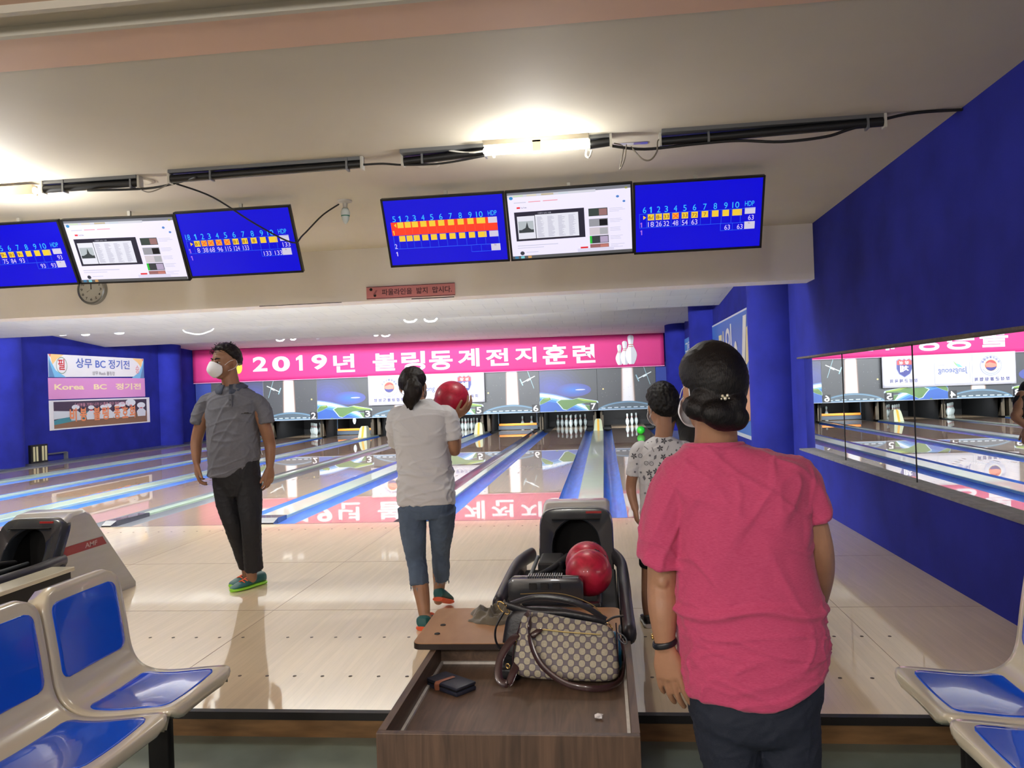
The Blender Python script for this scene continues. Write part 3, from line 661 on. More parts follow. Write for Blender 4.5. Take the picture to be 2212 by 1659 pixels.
def d3(A, W, H):
    A.rect(0.15, 0.035, W-0.30, H-0.07, c_('plum', (62, 52, 74))); x0, x1 = 0.15, W-0.15
    A.poly([(x0, 0.035), (x0, 0.18), (x1*0.5, 0.22), (x1, 0.34), (x1, 0.035)], c_('wood_brown', (134, 98, 74)))
    A.poly([(x0, 0.12), (x0, 0.22), (1.2, 0.42), (1.5, 0.40), (1.3, 0.22)], c_('teal', (62, 136, 150))); A.poly([(x0, 0.25), (x0, 0.45), (1.0, 0.42), (0.9, 0.3)], c_('pale_pin', (214, 220, 230)))
    for cx, cz, r in ((0.95, 0.52, 0.12), (1.55, 0.50, 0.10), (2.05, 0.50, 0.11), (2.25, 0.52, 0.12), (2.65, 0.50, 0.11), (2.85, 0.54, 0.13), (3.25, 0.58, 0.19), (3.75, 0.5, 0.16)):
        A.poly([(cx-0.18, 0.2), (cx-0.22, 0.34), (cx-0.07, 0.43), (cx+0.07, 0.43), (cx+0.22, 0.34), (cx+0.2, 0.2)], c_('pale_pin', (214, 220, 230)))
        A.ell(cx, cz, r*1.25, r*0.5, c_('pin_head', (226, 232, 240))); A.rect(cx-0.06, cz-0.085, 0.12, 0.025, rd)
    A.text('비', 0.70, 0.17, 0.26, 0.33, c_('orange_letter', (226, 138, 92)), 0.03)
    for ch, xx in (('봉', 1.08), ('볼', 1.62), ('링', 1.98), ('동', 2.48), ('호', 2.84), ('회', 3.18)): A.text(ch, xx, 0.17, 0.27, 0.33, c_('orange_letter', (226, 138, 92)), 0.03)
    A.text('「 비봉을 기억? 나가 너 좋은 친구 많은 자리! 」', 0.9, H-0.17, 2.2, 0.09, c_('pink_letter', (214, 150, 170)), 0.01)
wall_banner('wall_banner', 'white Korean BC banner with orange and blue corners, topmost on left wall', 17.60, 21.55, 1.975, 2.515, wh, d1, (0.05, 0.01))
wall_banner('wall_banner', 'lilac pink banner with cream letters, middle of three on left wall', 17.58, 21.58, 1.455, 1.955, mat('lilac_cloth', (222, 150, 210), 0.7), d2, (0.01, 0.03))
wall_banner('wall_banner', 'dark bowling picture banner with orange letters, lowest on left wall', 17.58, 21.78, 0.73, 1.43, mat('sheet_white', (235, 234, 240), 0.6), d3, (0.01, 0.01))
v_ = thing('wall_vent', 'small black grille with cream bars low on the left wall', 'vent', (XL, 17.0, 0.03))
g = MB(); g.box((XL, 16.86, 0.03), (XL+0.06, 17.42, 0.44)); g.build('vent_frame', M_black, v_)
for i, yy in enumerate((16.93, 17.03, 17.22, 17.32)): g = MB(); g.box((XL+0.06, yy, 0.07), (XL+0.075, yy+0.05, 0.40)); g.build('bar', mat('cream_bar', (222, 212, 170), 0.5), v_)
g = MB(); g.box((XL, 17.42, 0.18), (XL+0.05, 18.1, 0.21)); g.box((XL, 18.05, 0.0), (XL+0.08, 18.1, 0.2)); tag(g.build('wall_rail', M_grey), 'short grey rail beside the grille on the left wall', 'rail')
# ------------------------------------------------------------------ posters on the right wall
o = thing('wall_poster', 'large blue poster with white and yellow lettering between two columns', 'poster', (XR-0.02, 12.4, 0.45))
y0, y1, z0, z1 = 12.2, 16.55, 0.42, 2.42
g = MB(); g.box((XR-0.02, y0, z0), (XR, y1, z1)); g.build('poster_board', mat('poster_white', (216, 220, 226), 0.5), o)
A = Art(0.0008); A.z = 0.001; W, H = y1-y0, z1-z0; pb = c_('poster_blue', (58, 108, 190)); py = c_('poster_yellow', (226, 214, 150)); pw = c_('poster_cream', (232, 232, 222))
A.rect(0.03, 0.06, W-0.06, H-0.09, pb)
A.poly([(0.05, 0.06), (1.5, 0.06), (0.75, H*0.55), (0.05, H*0.8)], c_('poster_deep', (40, 84, 168)))
A.text('볼', 0.25, 0.62, 0.62, 0.95, pw, 0.03); A.text('링', 0.95, 0.95, 0.62, 0.85, py, 0.02); A.text('의', 1.75, 1.15, 0.7, 0.72, pw, 0.02); A.text('날', 1.8, 0.35, 0.7, 0.7, py, 0.02)
A.ring(2.85, 1.25, 0.10, 0.19, pw, 24, 1.6); A.ring(2.95, 0.62, 0.12, 0.22, pw, 24, 1.5); A.poly([(3.2, 0.5), (3.5, 0.62), (3.95, 1.9), (3.65, 1.9)], pw); A.poly([(3.3, 0.2), (4.0, 0.3), (4.1, 0.9), (3.7, 1.0)], c_('skin_print', (206, 150, 110)))
A.poly([(3.75, 1.1), (4.05, 1.2), (4.2, 1.75), (3.9, 1.7)], py); A.rects([(0.1+0.07*k, 0.1, 0.03, 0.48) for k in range(12)], pw); A.rects([(2.2, 0.12, 1.0, 0.05), (2.2, 0.22, 0.8, 0.05)], py)
A.place('poster_print', (XR-0.02, y1, z0), (0, -1, 0), (0, 0, 1), o)
o = thing('wall_notice', 'small light blue notice with white letters beyond the second column', 'notice', (XR-0.015, 20.6, 1.95))
g = MB(); g.box((XR-0.015, 20.2, 1.95), (XR, 22.1, 2.46)); g.build('notice_board', mat('notice_blue', (70, 136, 205), 0.5), o)
A = Art(); A.z = 0.001; A.text('그린', 0.15, 0.12, 1.5, 0.3, pw, 0.02); A.place('notice_letters', (XR-0.015, 22.1, 1.95), (0, -1, 0), (0, 0, 1), o)
# ------------------------------------------------------------------ wall mirrors (panes side by side in the recess)
m = bpy.data.materials.new('mirror_glass'); m.use_nodes = True; b = m.node_tree.nodes['Principled BSDF']
b.inputs['Base Color'].default_value = (0.86, 0.88, 0.88, 1); b.inputs['Metallic'].default_value = 1; b.inputs['Roughness'].default_value = 0.0
M_mir = m
for i, (a, b_) in enumerate(((6.03, 7.72), (4.33, 6.02), (2.63, 4.32), (0.93, 2.62), (7.73, 9.14))):
    lb = ('wall mirror pane between the two dark seams of the recess', 'wall mirror pane nearest the picture edge, reflecting a bowler in black', 'wall mirror pane beyond the frame near the seats', 'wall mirror pane behind the photographer', 'narrow far wall mirror pane reflecting the round blue column')[i]
    if i in (2, 3): continue
    g = MB(); g.box((XW+0.07, a, 0.568), (XW+0.12, b_, 1.54)); tag(g.build('wall_mirror', M_mir), lb, 'mirror', 'mirror panes in the right wall')
g = MB(); g.box((XW+0.07, -3, 0.568), (XW+0.12, 4.32, 1.54)); tag(g.build('wall_mirror', M_mir), 'long wall mirror pane beside the right row of seats', 'mirror', 'mirror panes in the right wall')
for i, yy in enumerate((6.025, 7.725)):
    g = MB(); g.box((XW+0.066, yy-0.004, 0.568), (XW+0.072, yy+0.004, 1.54)); structure(g.build('trim_%d' % (7+i), M_black))
# ================================================================== MONITORS, LAMPS, SIGNS
def em(n, rgb, s_=1.0): return mat('screen_'+n, rgb, 0.3, emit=s_)
TY = V((0, -0.25, 0.475)).normalized(); TX = V((1, 0, 0)); TN = TX.cross(TY)
TVW, TVH = 0.925, 0.532
COLS = [0.123, 0.186, 0.247, 0.320, 0.395, 0.472, 0.554, 0.636, 0.719, 0.797]
S_blue = em('blue', (6, 4, 214), 0.95); S_cy = em('cyan', (60, 190, 250)); S_ye = em('yellow', (240, 200, 60)); S_gr = em('grey', (205, 200, 222)); S_ln = em('line', (50, 110, 235))
S_wh = em('pale', (214, 200, 250)); S_rd = em('red', (250, 62, 40)); S_dk = em('ink', (120, 70, 30)); S_or = em('orange', (250, 160, 50))
def score_screen(A, lane, frames, sums, total, two=False):
    W, H = TVW-0.03, TVH-0.03
    def T(s_, u, v, h, m, wf=0.55):
        n = len(s_); w_ = h*wf*n; A.text(s_, u*W-w_/2, (1-v)*H-h/2, w_, h, m, 0.0)
    A.rect(0, 0, W, H, S_blue)
    d = -0.03 if two else 0.0
    d = -0.055 if two else 0.0
    T(lane, 0.073 if len(lane) == 1 else 0.052, 0.37+d*1.6, 0.044, S_cy, 0.55 if len(lane) == 1 else 0.42)
    for i, c in enumerate(COLS): T(str(i+1), c, 0.37+d*1.6, 0.044, S_cy)
    T('HDP', 0.905, 0.36+d*1.6, 0.036, S_cy, 0.6)
    if two:
        A.rect(0.04*W, (1-0.535)*H, 0.90*W, 0.205*H, S_rd)
        for row, y in ((0, 0.33), (1, 0.54)):
            A.rects([((c-0.028)*W, (1-y-0.09)*H, (0.052 if i < 9 else 0.072)*W, 0.088*H) for i, c in enumerate(COLS)], S_ye)
            A.rect(0.865*W, (1-y-0.09)*H, 0.075*W, 0.09*H, S_gr)
        L = [((c+0.03)*W, (1-0.745)*H, 0.002, 0.20*H) for c in COLS]+[(0.045*W, (1-0.745)*H, 0.003, 0.21*H), (0.94*W, (1-0.745)*H, 0.003, 0.2*H), (0.045*W, (1-0.745)*H, 0.90*W, 0.003), (0.09*W, (1-0.745)*H, 0.002, 0.2*H),
             (0.70*W, (1-0.85)*H, 0.17*W, 0.003), (0.70*W, (1-0.85)*H, 0.002, 0.10*H), (0.785*W, (1-0.85)*H, 0.002, 0.10*H)]
        A.rects(L, S_ln); A.rects([((c+0.03)*W, (1-0.53)*H, 0.0015, 0.10*H) for c in COLS], em('pale_red', (250, 110, 80)))
        A.rect(0.87*W, (1-0.845)*H, 0.078*W, 0.105*H, S_gr); T('TH', 0.905, 0.76, 0.014, S_dk)
        A.poly([(0.066*W, (1-0.375)*H), (0.085*W, (1-0.345)*H), (0.085*W, (1-0.41)*H)], S_ye); T('1', 0.055, 0.49, 0.034, S_ye); T('2', 0.057, 0.70, 0.036, S_wh); T('1', 0.057, 0.82, 0.034, S_wh); return
    A.rects([((c-0.025)*W, (1-0.525)*H, (0.052 if i < 9 else 0.075)*W, 0.092*H) for i, c in enumerate(COLS)], S_ye)
    A.rect(0.87*W, (1-0.51)*H, 0.082*W, 0.09*H, S_gr)
    A.rects([(0.03*W, (1-0.43)*H, 0.92*W, 0.0025), (0.03*W, (1-0.635)*H, 0.92*W, 0.0025), (0.03*W, (1-0.635)*H, 0.0025, 0.205*H)]+[((c-0.035)*W, (1-0.635)*H, 0.002, 0.205*H) for c in COLS[1:]]+[((COLS[0]-0.035)*W, (1-0.635)*H, 0.002, 0.2*H), (0.835*W, (1-0.635)*H, 0.002, 0.2*H),
             (0.68*W, (1-0.74)*H, 0.19*W, 0.0025), (0.68*W, (1-0.74)*H, 0.0025, 0.105*H), (0.775*W, (1-0.74)*H, 0.002, 0.105*H)], S_ln)
    A.poly([(0.062*W, (1-0.45)*H), (0.062*W, (1-0.51)*H), (0.085*W, (1-0.48)*H)], S_ye)
    for i, f in enumerate(frames):
        c = COLS[i]+0.001
        if f == 'X':
            x0, x1, y0, y1 = (c-0.024)*W, (c+0.026)*W, (1-0.52)*H, (1-0.437)*H; A.rect(x0, y0, x1-x0, y1-y0, S_or); w_ = 0.003
            A.poly([(x0, y0+w_), (x0, y0), (x0+w_, y0), (x1, y1-w_), (x1, y1), (x1-w_, y1)], S_rd); A.poly([(x1, y0+w_), (x1, y0), (x1-w_, y0), (x0, y1-w_), (x0, y1), (x0+w_, y1)], S_rd)
        else: T(f, c, 0.48, 0.026, S_dk, 0.7)
    for i, f in enumerate(sums): T(f, COLS[i]+0.0, 0.583, 0.038, S_wh, 0.55 if len(f) < 3 else 0.40)
    T(total, 0.92, 0.565, 0.036, S_wh); T(total, 0.735, 0.69, 0.036, S_wh); T(total, 0.835, 0.69, 0.036, S_wh)
    A.rect(0.87*W, (1-0.73)*H, 0.082*W, 0.11*H, S_gr); T('TH', 0.905, 0.645, 0.012, S_dk)
    T('1', 0.045, 0.585, 0.036, em('faint', (170, 110, 220))); T('1', 0.045, 0.70, 0.036, em('faint', (170, 110, 220)))
def web_screen(A):
    W, H = TVW-0.03, TVH-0.03; R = lambda u, v, w_, h, m: A.rect(u*W, (1-v-h)*H, w_*W, h*H, m)
    pw_ = em('page', (236, 230, 252), 1.0); R(0, 0, 1, 1, pw_)
    R(0, 0, 1, 0.05, em('bar_grey', (120, 122, 132))); R(0.0, 0.035, 0.72, 0.035, em('tab', (206, 206, 216)))
    for u, w_, c in ((0.05, 0.08, (200, 216, 190)), (0.16, 0.08, (214, 206, 186)), (0.28, 0.10, (190, 176, 150)), (0.42, 0.08, (196, 206, 216))): R(u, 0.04, w_, 0.025, em('tab_%d' % int(u*100), c))
    A.ell(0.03*W, (1-0.08)*H, 0.014, 0.012, em('browser_blue', (60, 140, 200))); R(0.955, 0.03, 0.02, 0.025, em('olive', (150, 150, 60)))
    R(0.05, 0.145, 0.10, 0.012, em('bookmark', (200, 198, 214))); R(0.17, 0.142, 0.10, 0.012, em('bookmark_red', (232, 150, 160))); R(0.29, 0.14, 0.12, 0.012, em('bookmark_red', (232, 150, 160)))
    A.ell(0.895*W, (1-0.16)*H, 0.011, 0.009, em('user_blue', (80, 130, 200))); A.ell(0.945*W, (1-0.235)*H, 0.010, 0.008, em('user_blue', (80, 130, 200)))
    R(0.07, 0.215, 0.028, 0.024, em('play_red', (232, 40, 50))); A.text('YouTube', 0.102*W, (1-0.238)*H, 0.05*W, 0.02*H, em('ink_dark', (60, 60, 70)))
    R(0.045, 0.29, 0.575, 0.44, em('video_dark', (42, 40, 56))); R(0.065, 0.355, 0.145, 0.345, em('video_white', (224, 224, 236))); R(0.215, 0.345, 0.355, 0.355, em('video_white', (224, 224, 236)))
    R(0.072, 0.43, 0.125, 0.17, em('photo_grey', (176, 184, 190))); R(0.072, 0.56, 0.125, 0.045, em('photo_dark', (60, 66, 70))); A.poly([(0.085*W, (1-0.57)*H), (0.13*W, (1-0.53)*H), (0.145*W, (1-0.44)*H), (0.155*W, (1-0.53)*H), (0.185*W, (1-0.57)*H)], em('photo_dark', (60, 66, 70)))
    rn = random.Random(3)
    A.rects([((0.225+0.087*c+0.004)*W, (1-0.38-0.0098*r)*H, rn.uniform(0.028, 0.058)*W, 0.0045*H) for c in range(4) for r in range(32)], em('tiny_print', (178, 176, 196)))
    A.text('이름만 남은 이들', 0.24*W, (1-0.333)*H, 0.11*W, 0.02*H, em('pale_ink', (190, 190, 206)))
    for k, (v, c1, c2) in enumerate(((0.31, (60, 70, 66), (150, 110, 110)), (0.465, (150, 150, 158), (24, 24, 30)), (0.595, (206, 196, 204), (170, 170, 176)), (0.72, (58, 62, 66), (176, 160, 190)), (0.845, (150, 100, 100), (190, 120, 110)))):
        h_ = 0.115 if k < 4 else 0.06
        R(0.655, v, 0.155, h_, em('thumb_a%d' % k, c1)); R(0.74, v+0.012, 0.065, h_-0.02, em('thumb_b%d' % k, c2))
        A.rects([(0.825*W, (1-v-0.02-0.022*q)*H, rn.uniform(0.06, 0.13)*W, 0.006*H) for q in range(3)], em('side_text', (196, 194, 212)))
    R(0.655, 0.72, 0.018, 0.115, em('green_bar', (50, 190, 60))); R(0.575, 0.875, 0.062, 0.03, em('button_red', (222, 50, 60)))
    R(0.05, 0.795, 0.34, 0.010, em('side_text', (196, 194, 212))); R(0.05, 0.83, 0.22, 0.008, em('side_text', (196, 194, 212))); A.ell(0.085*W, (1-0.915)*H, 0.016, 0.015, em('avatar', (60, 60, 70))); R(0.12, 0.90, 0.10, 0.008, em('side_text', (196, 194, 212)))
    R(0, 0.955, 1, 0.045, em('taskbar', (88, 88, 90))); R(0.55, 0.90, 0.3, 0.05, em('tooltip', (218, 214, 236)))
    for u, c in ((0.02, (60, 120, 160)), (0.07, (120, 200, 210)), (0.13, (200, 150, 90))): R(u, 0.96, 0.03, 0.035, em('icon_%d' % int(u*100), c))
def monitor(x0, label, draw, roll=0.0):
    top = V((x0, 5.9, 2.77)); org = top-TY*TVH
    o = thing('monitor', label, 'monitor', org, 'monitors hanging in a row from the ceiling')
    ux = (TX+TY*roll).normalized(); uy = TN.cross(ux)
    def M(): return Matrix(((ux.x, uy.x, TN.x, org.x), (ux.y, uy.y, TN.y, org.y), (ux.z, uy.z, TN.z, org.z), (0, 0, 0, 1)))
    g = MB(); g.box((0, 0, -0.035), (TVW, TVH, -0.004), None, 0.004); g.box((0.0, 0.0, -0.006), (TVW, 0.016, 0.004)); g.box((0.0, TVH-0.014, -0.006), (TVW, TVH, 0.004)); g.box((0, 0, -0.006), (0.014, TVH, 0.004)); g.box((TVW-0.014, 0, -0.006), (TVW, TVH, 0.004))
    g.xf(M()); g.build('bezel', mat('bezel_black', (16, 16, 18), 0.35), o)
    A = Art(0.0002); A.z = -0.003; draw(A); sp_ = org+ux*0.015+uy*0.015; A.place('screen', sp_, ux, uy, o)
    g = MB(); g.box((0.3, 0.15, -0.10), (0.62, 0.4, -0.035)); g.xf(M()); q_ = M() @ V((0.46, 0.30, -0.09)); g.box((q_.x-0.012, q_.y-0.012, q_.z), (q_.x+0.012, q_.y+0.012, ZC)); g.build('ceiling_bracket', mat('pale_bracket', (150, 144, 132), 0.6), o)
    return o
monitor(-1.597, 'blue score monitor with a red band, left of the right-hand three', lambda A: score_screen(A, '5', [], [], '', True))
monitor(-0.661, 'white web page monitor in the middle of the right-hand three', web_screen, 0.012)
monitor(0.262, 'blue score monitor reading 63, rightmost of all monitors', lambda A: score_screen(A, '6', ['6/', '8-', '33', 'X', '33', '72', '7'], ['18', '26', '32', '48', '54', '63'], '63'))
monitor(-3.222, 'blue score monitor reading 133, right of the left-hand three', lambda A: score_screen(A, '18', ['81', 'X', 'X', 'X', 'X', '81', '81', '8'], ['8', '38', '68', '96', '115', '124', '133'], '133'))
monitor(-4.158, 'white web page monitor above the round wall clock', web_screen, -0.02)
monitor(-5.095, 'blue score monitor reading 93, cut by the left picture edge', lambda A: score_screen(A, '17', ['8-', '9-', '72', '81', '9-', '81', '9-'], ['8', '26', '35', '57', '75', '84', '93'], '93'))
# wall clock on the beam
CX, CZ = -5.475, 2.567
o = thing('wall_clock', 'round grey wall clock half hidden under the left monitors', 'clock', (CX, 8.30, CZ))
g = MB(); g.lathe([(0.165, 0), (0.165, -0.03), (0.158, -0.045), (0.142, -0.05), (0.138, -0.035), (0.138, -0.01)], (CX, 8.30, CZ), 48, None, 'Y'); g.build('clock_rim', mat('brushed_grey', (140, 142, 144), 0.3, metal=0.7), o, smooth=True, angle=40)
A = Art(0.0006); A.z = 0; A.ell(0, 0, 0.138, 0.138, c_('clock_face', (206, 208, 206)), 48)
for k in range(1, 13):
    a = PI/2-k*PI/6; A.text(str(k), 0.108*math.cos(a)-(0.012 if k < 10 else 0.018), 0.108*math.sin(a)-0.013, 0.024 if k < 10 else 0.036, 0.026, c_('clock_ink', (50, 50, 52)), 0.01)
A.place('clock_face', (CX, 8.262, CZ), (1, 0, 0), (0, 0, 1), o)
g = MB(); g.box((CX-0.003, 8.255, CZ), (CX+0.003, 8.26, CZ+0.07)); g.add([(CX, 8.254, CZ), (CX-0.045, 8.254, CZ-0.03), (CX-0.048, 8.254, CZ-0.025)], [(0, 1, 2)]); g.build('clock_hands', M_black, o)
# foul line warning sign on the beam
sx0, sx1, sz0, sz1 = -2.424, -1.488, 2.315, 2.444
o = thing('warning_sign', 'pink sign with Korean lettering fixed to the pale beam', 'sign', (sx0, 8.30, sz0))
g = MB(); g.box((sx0, 8.285, sz0), (sx1, 8.30, sz1)); g.build('sign_board', mat('sign_pink', (214, 136, 144), 0.5), o)
A = Art(0.0006); mr = c_('maroon', (74, 26, 50)); W, H = sx1-sx0, sz1-sz0
A.rects([(0, 0, W, 0.007), (0, H-0.007, W, 0.007)], mr); A.text('파울라인을  밟지  맙시다.', 0.165, 0.032, 0.74, 0.066, mr, 0.012)
A.ell(0.05, 0.10, 0.016, 0.016, M_black, 14); A.ell(0.09, 0.035, 0.014, 0.014, M_black, 12); A.poly([(0.075, 0.05), (0.10, 0.09), (0.12, 0.09), (0.09, 0.04)], c_('sign_sketch', (170, 100, 116)))
A.place('sign_lettering', (sx0, 8.285, sz0), (1, 0, 0), (0, 0, 1), o)
g = MB(); g.box((-3.6, 8.298, 2.296), (-2.7, 8.302, 2.302)); g.box((-1.95, 8.298, 2.294), (-1.5, 8.302, 2.302)); structure(g.build('trim_9', M_black))
# ------------------------------------------------------------------ strip of tube lights across the ceiling
M_tube = mat('black_tube', (20, 20, 22), 0.45); M_grip = mat('pale_end', (196, 192, 180), 0.5)
YT = 5.06
for (x0, x1, y0, y1, lb) in ((-2.79, -1.49, 5.10, 5.08, 'black tube light between the two left monitors and the centre lamp'), (-1.21, -0.63, 5.07, 4.99, 'short black tube light left of the glowing centre lamp'),
                             (0.40, 1.67, 5.02, 4.95, 'long black tube light nearest the dark blue wall'), (-3.72, -3.05, 5.14, 5.16, 'short black tube light beside the glowing left lamp'), (-0.03, 0.09, 4.98, 4.97, 'stubby black tube end right of the glowing centre lamp')):
    o = thing('tube_light', lb, 'light fitting', (x0, y0, ZC-0.06), 'unlit black tube lights along the ceiling')
    g = MB(); g.tube([(x0, y0, ZC-0.052), (x1, y1, ZC-0.045)], 0.026, 14, rnd=False); g.build('tube', M_tube, o, smooth=True, angle=40)
    g = MB(); g.box((x0, min(y0, y1)-0.02, ZC-0.022), (x1, max(y0, y1)+0.02, ZC)); g.build('mounting_rail', M_grey, o)
    for xx, yy in ((x0-0.012, y0), (x1, y1)):
        g = MB(); g.box((xx, yy-0.028, ZC-0.082), (xx+0.014, yy+0.028, ZC-0.001)); g.build('end_holder', M_grip, o)
    for f in (0.22, 0.93):
        if x1-x0 > 0.4:
            xx = x0+(x1-x0)*f; yy = y0+(y1-y0)*f; g = MB(); g.box((xx-0.006, yy-0.03, ZC-0.082), (xx+0.006, yy+0.03, ZC-0.002)); g.build('clip', M_grey, o)
def glow_lamp(x0, segs, y, label, power):
    o = thing('ceiling_lamp', label, 'ceiling lamp', (x0, y, ZC-0.05), 'glowing ceiling lamps')
    x1 = segs[-1][1]
    g = MB(); g.box((segs[0][0]-0.02, y-0.03, ZC-0.03), (x1+0.02, y+0.05, ZC-0.0)); g.build('lamp_base', mat('lamp_base', (170, 160, 140), 0.5), o)
    for a, b in segs:
        g = MB(); g.tube([(a, y, ZC-0.058), (b, y, ZC-0.058)], 0.027, 16); g.build('glowing_tube', mat('tube_glow', (255, 252, 236), 0.4, emit=power), o, smooth=True)
    if len(segs) > 1: g = MB(); g.box((segs[0][1]+0.01, y-0.03, ZC-0.085), (segs[1][0]-0.01, y+0.03, ZC-0.02)); g.build('lamp_socket', mat('socket_tan', (150, 136, 112), 0.5), o)
    g = MB(); g.box(((x0+x1)/2-0.02, y+0.05, ZC-0.02), ((x0+x1)/2+0.04, y+0.08, ZC-0.0)); g.build('clip', M_black, o)
    return o
glow_lamp(-0.675, ((-0.655, -0.385), (-0.315, -0.055)), 4.94, 'glowing two-section ceiling lamp above the right-hand monitors', 22)
glow_lamp(-4.12, ((-4.02, -3.80), (-4.5, -4.16)), 5.14, 'glaring ceiling lamp cut by the left picture edge', 40)
# ceiling bulb in its holder
bx, by = -1.958, 6.19
o = thing('ceiling_bulb', 'unlit glass bulb hanging from a round ceiling plate between monitors', 'bulb', (bx, by, ZC))
g = MB(); g.lathe([(0.055, 0), (0.055, -0.012), (0.02, -0.022), (0.017, -0.055), (0.03, -0.065)], (bx, by, ZC), 24); g.build('bulb_holder', mat('holder_grey', (170, 166, 158), 0.4), o, smooth=True, angle=40)
g = MB(); g.lathe([(0.022, -0.06), (0.034, -0.085), (0.036, -0.105), (0.030, -0.13), (0.028, -0.15), (0.015, -0.175), (0.003, -0.185)], (bx, by, ZC), 24); g.build('bulb_glass', mat('bulb_glass', (196, 206, 204), 0.1, coat=0.6), o, smooth=True)
g = MB(); g.lathe([(0.0345, -0.118), (0.033, -0.126)], (bx, by, ZC), 24, None, cap=False); g.build('green_band', mat('green_band', (36, 110, 90), 0.4), o, smooth=True)
# cables
M_cable = mat('black_cable', (18, 17, 18), 0.5); M_cab2 = mat('grey_cable', (120, 112, 100), 0.5)
def cable(pts, r, m, label, nm='cable'):
    g = MB(); g.tube(pts, r, 8, smooth=6); return tag(g.build(nm, m, None, smooth=True), label, 'cable')
zc_ = ZC-0.012
cable([(-3.4, 5.13, zc_-0.07), (-3.0, 5.16, zc_-0.075), (-2.75, 5.12, zc_-0.06), (-2.60, 5.06, zc_-0.05)], 0.008, M_cable, 'black cable looping between the two left tube lights')
cable([(-2.775, 5.14, ZC-0.075), (-2.60, 5.3, 2.71), (-2.42, 5.55, 2.57), (-2.25, 5.80, 2.47), (-2.18, 5.85, 2.53), (-2.08, 6.0, 2.70), (-2.0, 6.16, 2.815)], 0.006, M_cable, 'thin dark cable sagging past the monitor up to the bulb')
cable([(-1.475, 5.08, ZC-0.05), (-1.35, 5.08, ZC-0.052), (-1.2, 5.06, ZC-0.075), (-0.95, 5.02, ZC-0.092), (-0.68, 4.98, ZC-0.075)], 0.007, M_cable, 'black cable under the short tube light left of the centre lamp')
cable([(0.10, 4.97, ZC-0.07), (0.3, 5.0, ZC-0.095), (0.6, 5.0, ZC-0.085), (0.85, 4.99, ZC-0.085), (1.1, 4.97, ZC-0.115), (1.35, 4.96, ZC-0.105), (1.5, 4.95, ZC-0.07), (1.8, 4.94, ZC-0.012), (2.09, 4.92, ZC-0.015)], 0.009, M_cable, 'long black cable drooping below the right tube light to the wall')
cable([(0.12, 4.99, ZC-0.05), (0.17, 5.0, ZC-0.07), (0.16, 4.96, ZC-0.15), (0.145, 4.95, ZC-0.22), (0.175, 4.95, ZC-0.16), (0.19, 4.97, ZC-0.07)], 0.004, M_cab2, 'loose grey wire ends dangling right of the centre lamp')
cable([(0.22, 4.99, ZC-0.08), (0.28, 4.97, ZC-0.16), (0.33, 4.97, ZC-0.17), (0.37, 4.98, ZC-0.12), (0.38, 5.0, ZC-0.05), (0.41, 5.02, ZC-0.035)], 0.005, M_cab2, 'pale looped wire beside the long right tube light')
cable([(-0.05, 4.95, ZC-0.09), (-0.055, 4.93, ZC-0.13), (-0.035, 4.93, ZC-0.14), (-0.02, 4.94, ZC-0.10)], 0.006, mat('white_hook', (235, 232, 222), 0.4), 'small white hook below the centre lamp', 'lamp_hook')
cable([(-0.9, 5.0, ZC-0.02), (-0.78, 4.99, ZC-0.045), (-0.67, 4.96, ZC-0.05)], 0.006, mat('white_hook', (235, 232, 222), 0.4), 'white wire entering the centre lamp from the left')
cable([(-3.05, 5.16, ZC-0.085), (-2.98, 5.15, ZC-0.115), (-2.88, 5.14, ZC-0.095), (-2.80, 5.13, ZC-0.06)], 0.004, M_cab2, 'thin brown wire loop beside the left cable bundle')
def decal(x0, x1, y, cols, label):
    o = thing('ceiling_sticker', label, 'sticker', (x0, y, ZC)); A = Art(0.0005); n = len(cols)
    for i, c in enumerate(cols): A.rect((x1-x0)*i/n, 0, (x1-x0)/n+0.001, 0.05, c_('sticker_%d_%d_%d' % c, c))
    A.place('sticker_print', (x0, y+0.05, ZC-0.001), (1, 0, 0), (0, -1, 0), o)
decal(0.07, 0.33, 5.16, ((150, 140, 130), (190, 176, 180), (170, 170, 190), (196, 196, 204), (120, 110, 170), (96, 96, 190)), 'torn silver and blue sticker on the ceiling right of the lamp')
decal(-3.72, -3.44, 5.24, ((120, 116, 110), (160, 156, 150), (90, 88, 90), (150, 140, 130)), 'torn grey sticker on the ceiling by the left lamp')
for i, (x, y) in enumerate(((0.78, 5.22), (-3.10, 5.27), (-1.12, 5.35))):
    g = MB(); g.lathe([(0.09, 0), (0.085, -0.006), (0.06, -0.010), (0.05, -0.006)], (x, y, ZC), 24); tag(g.build('ceiling_patch', M_ceil, None, smooth=True), ('round plaster patch above the right tube light', 'round plaster patch above the left tube light', 'faint round plaster patch left of the centre lamp')[i], 'ceiling patch')
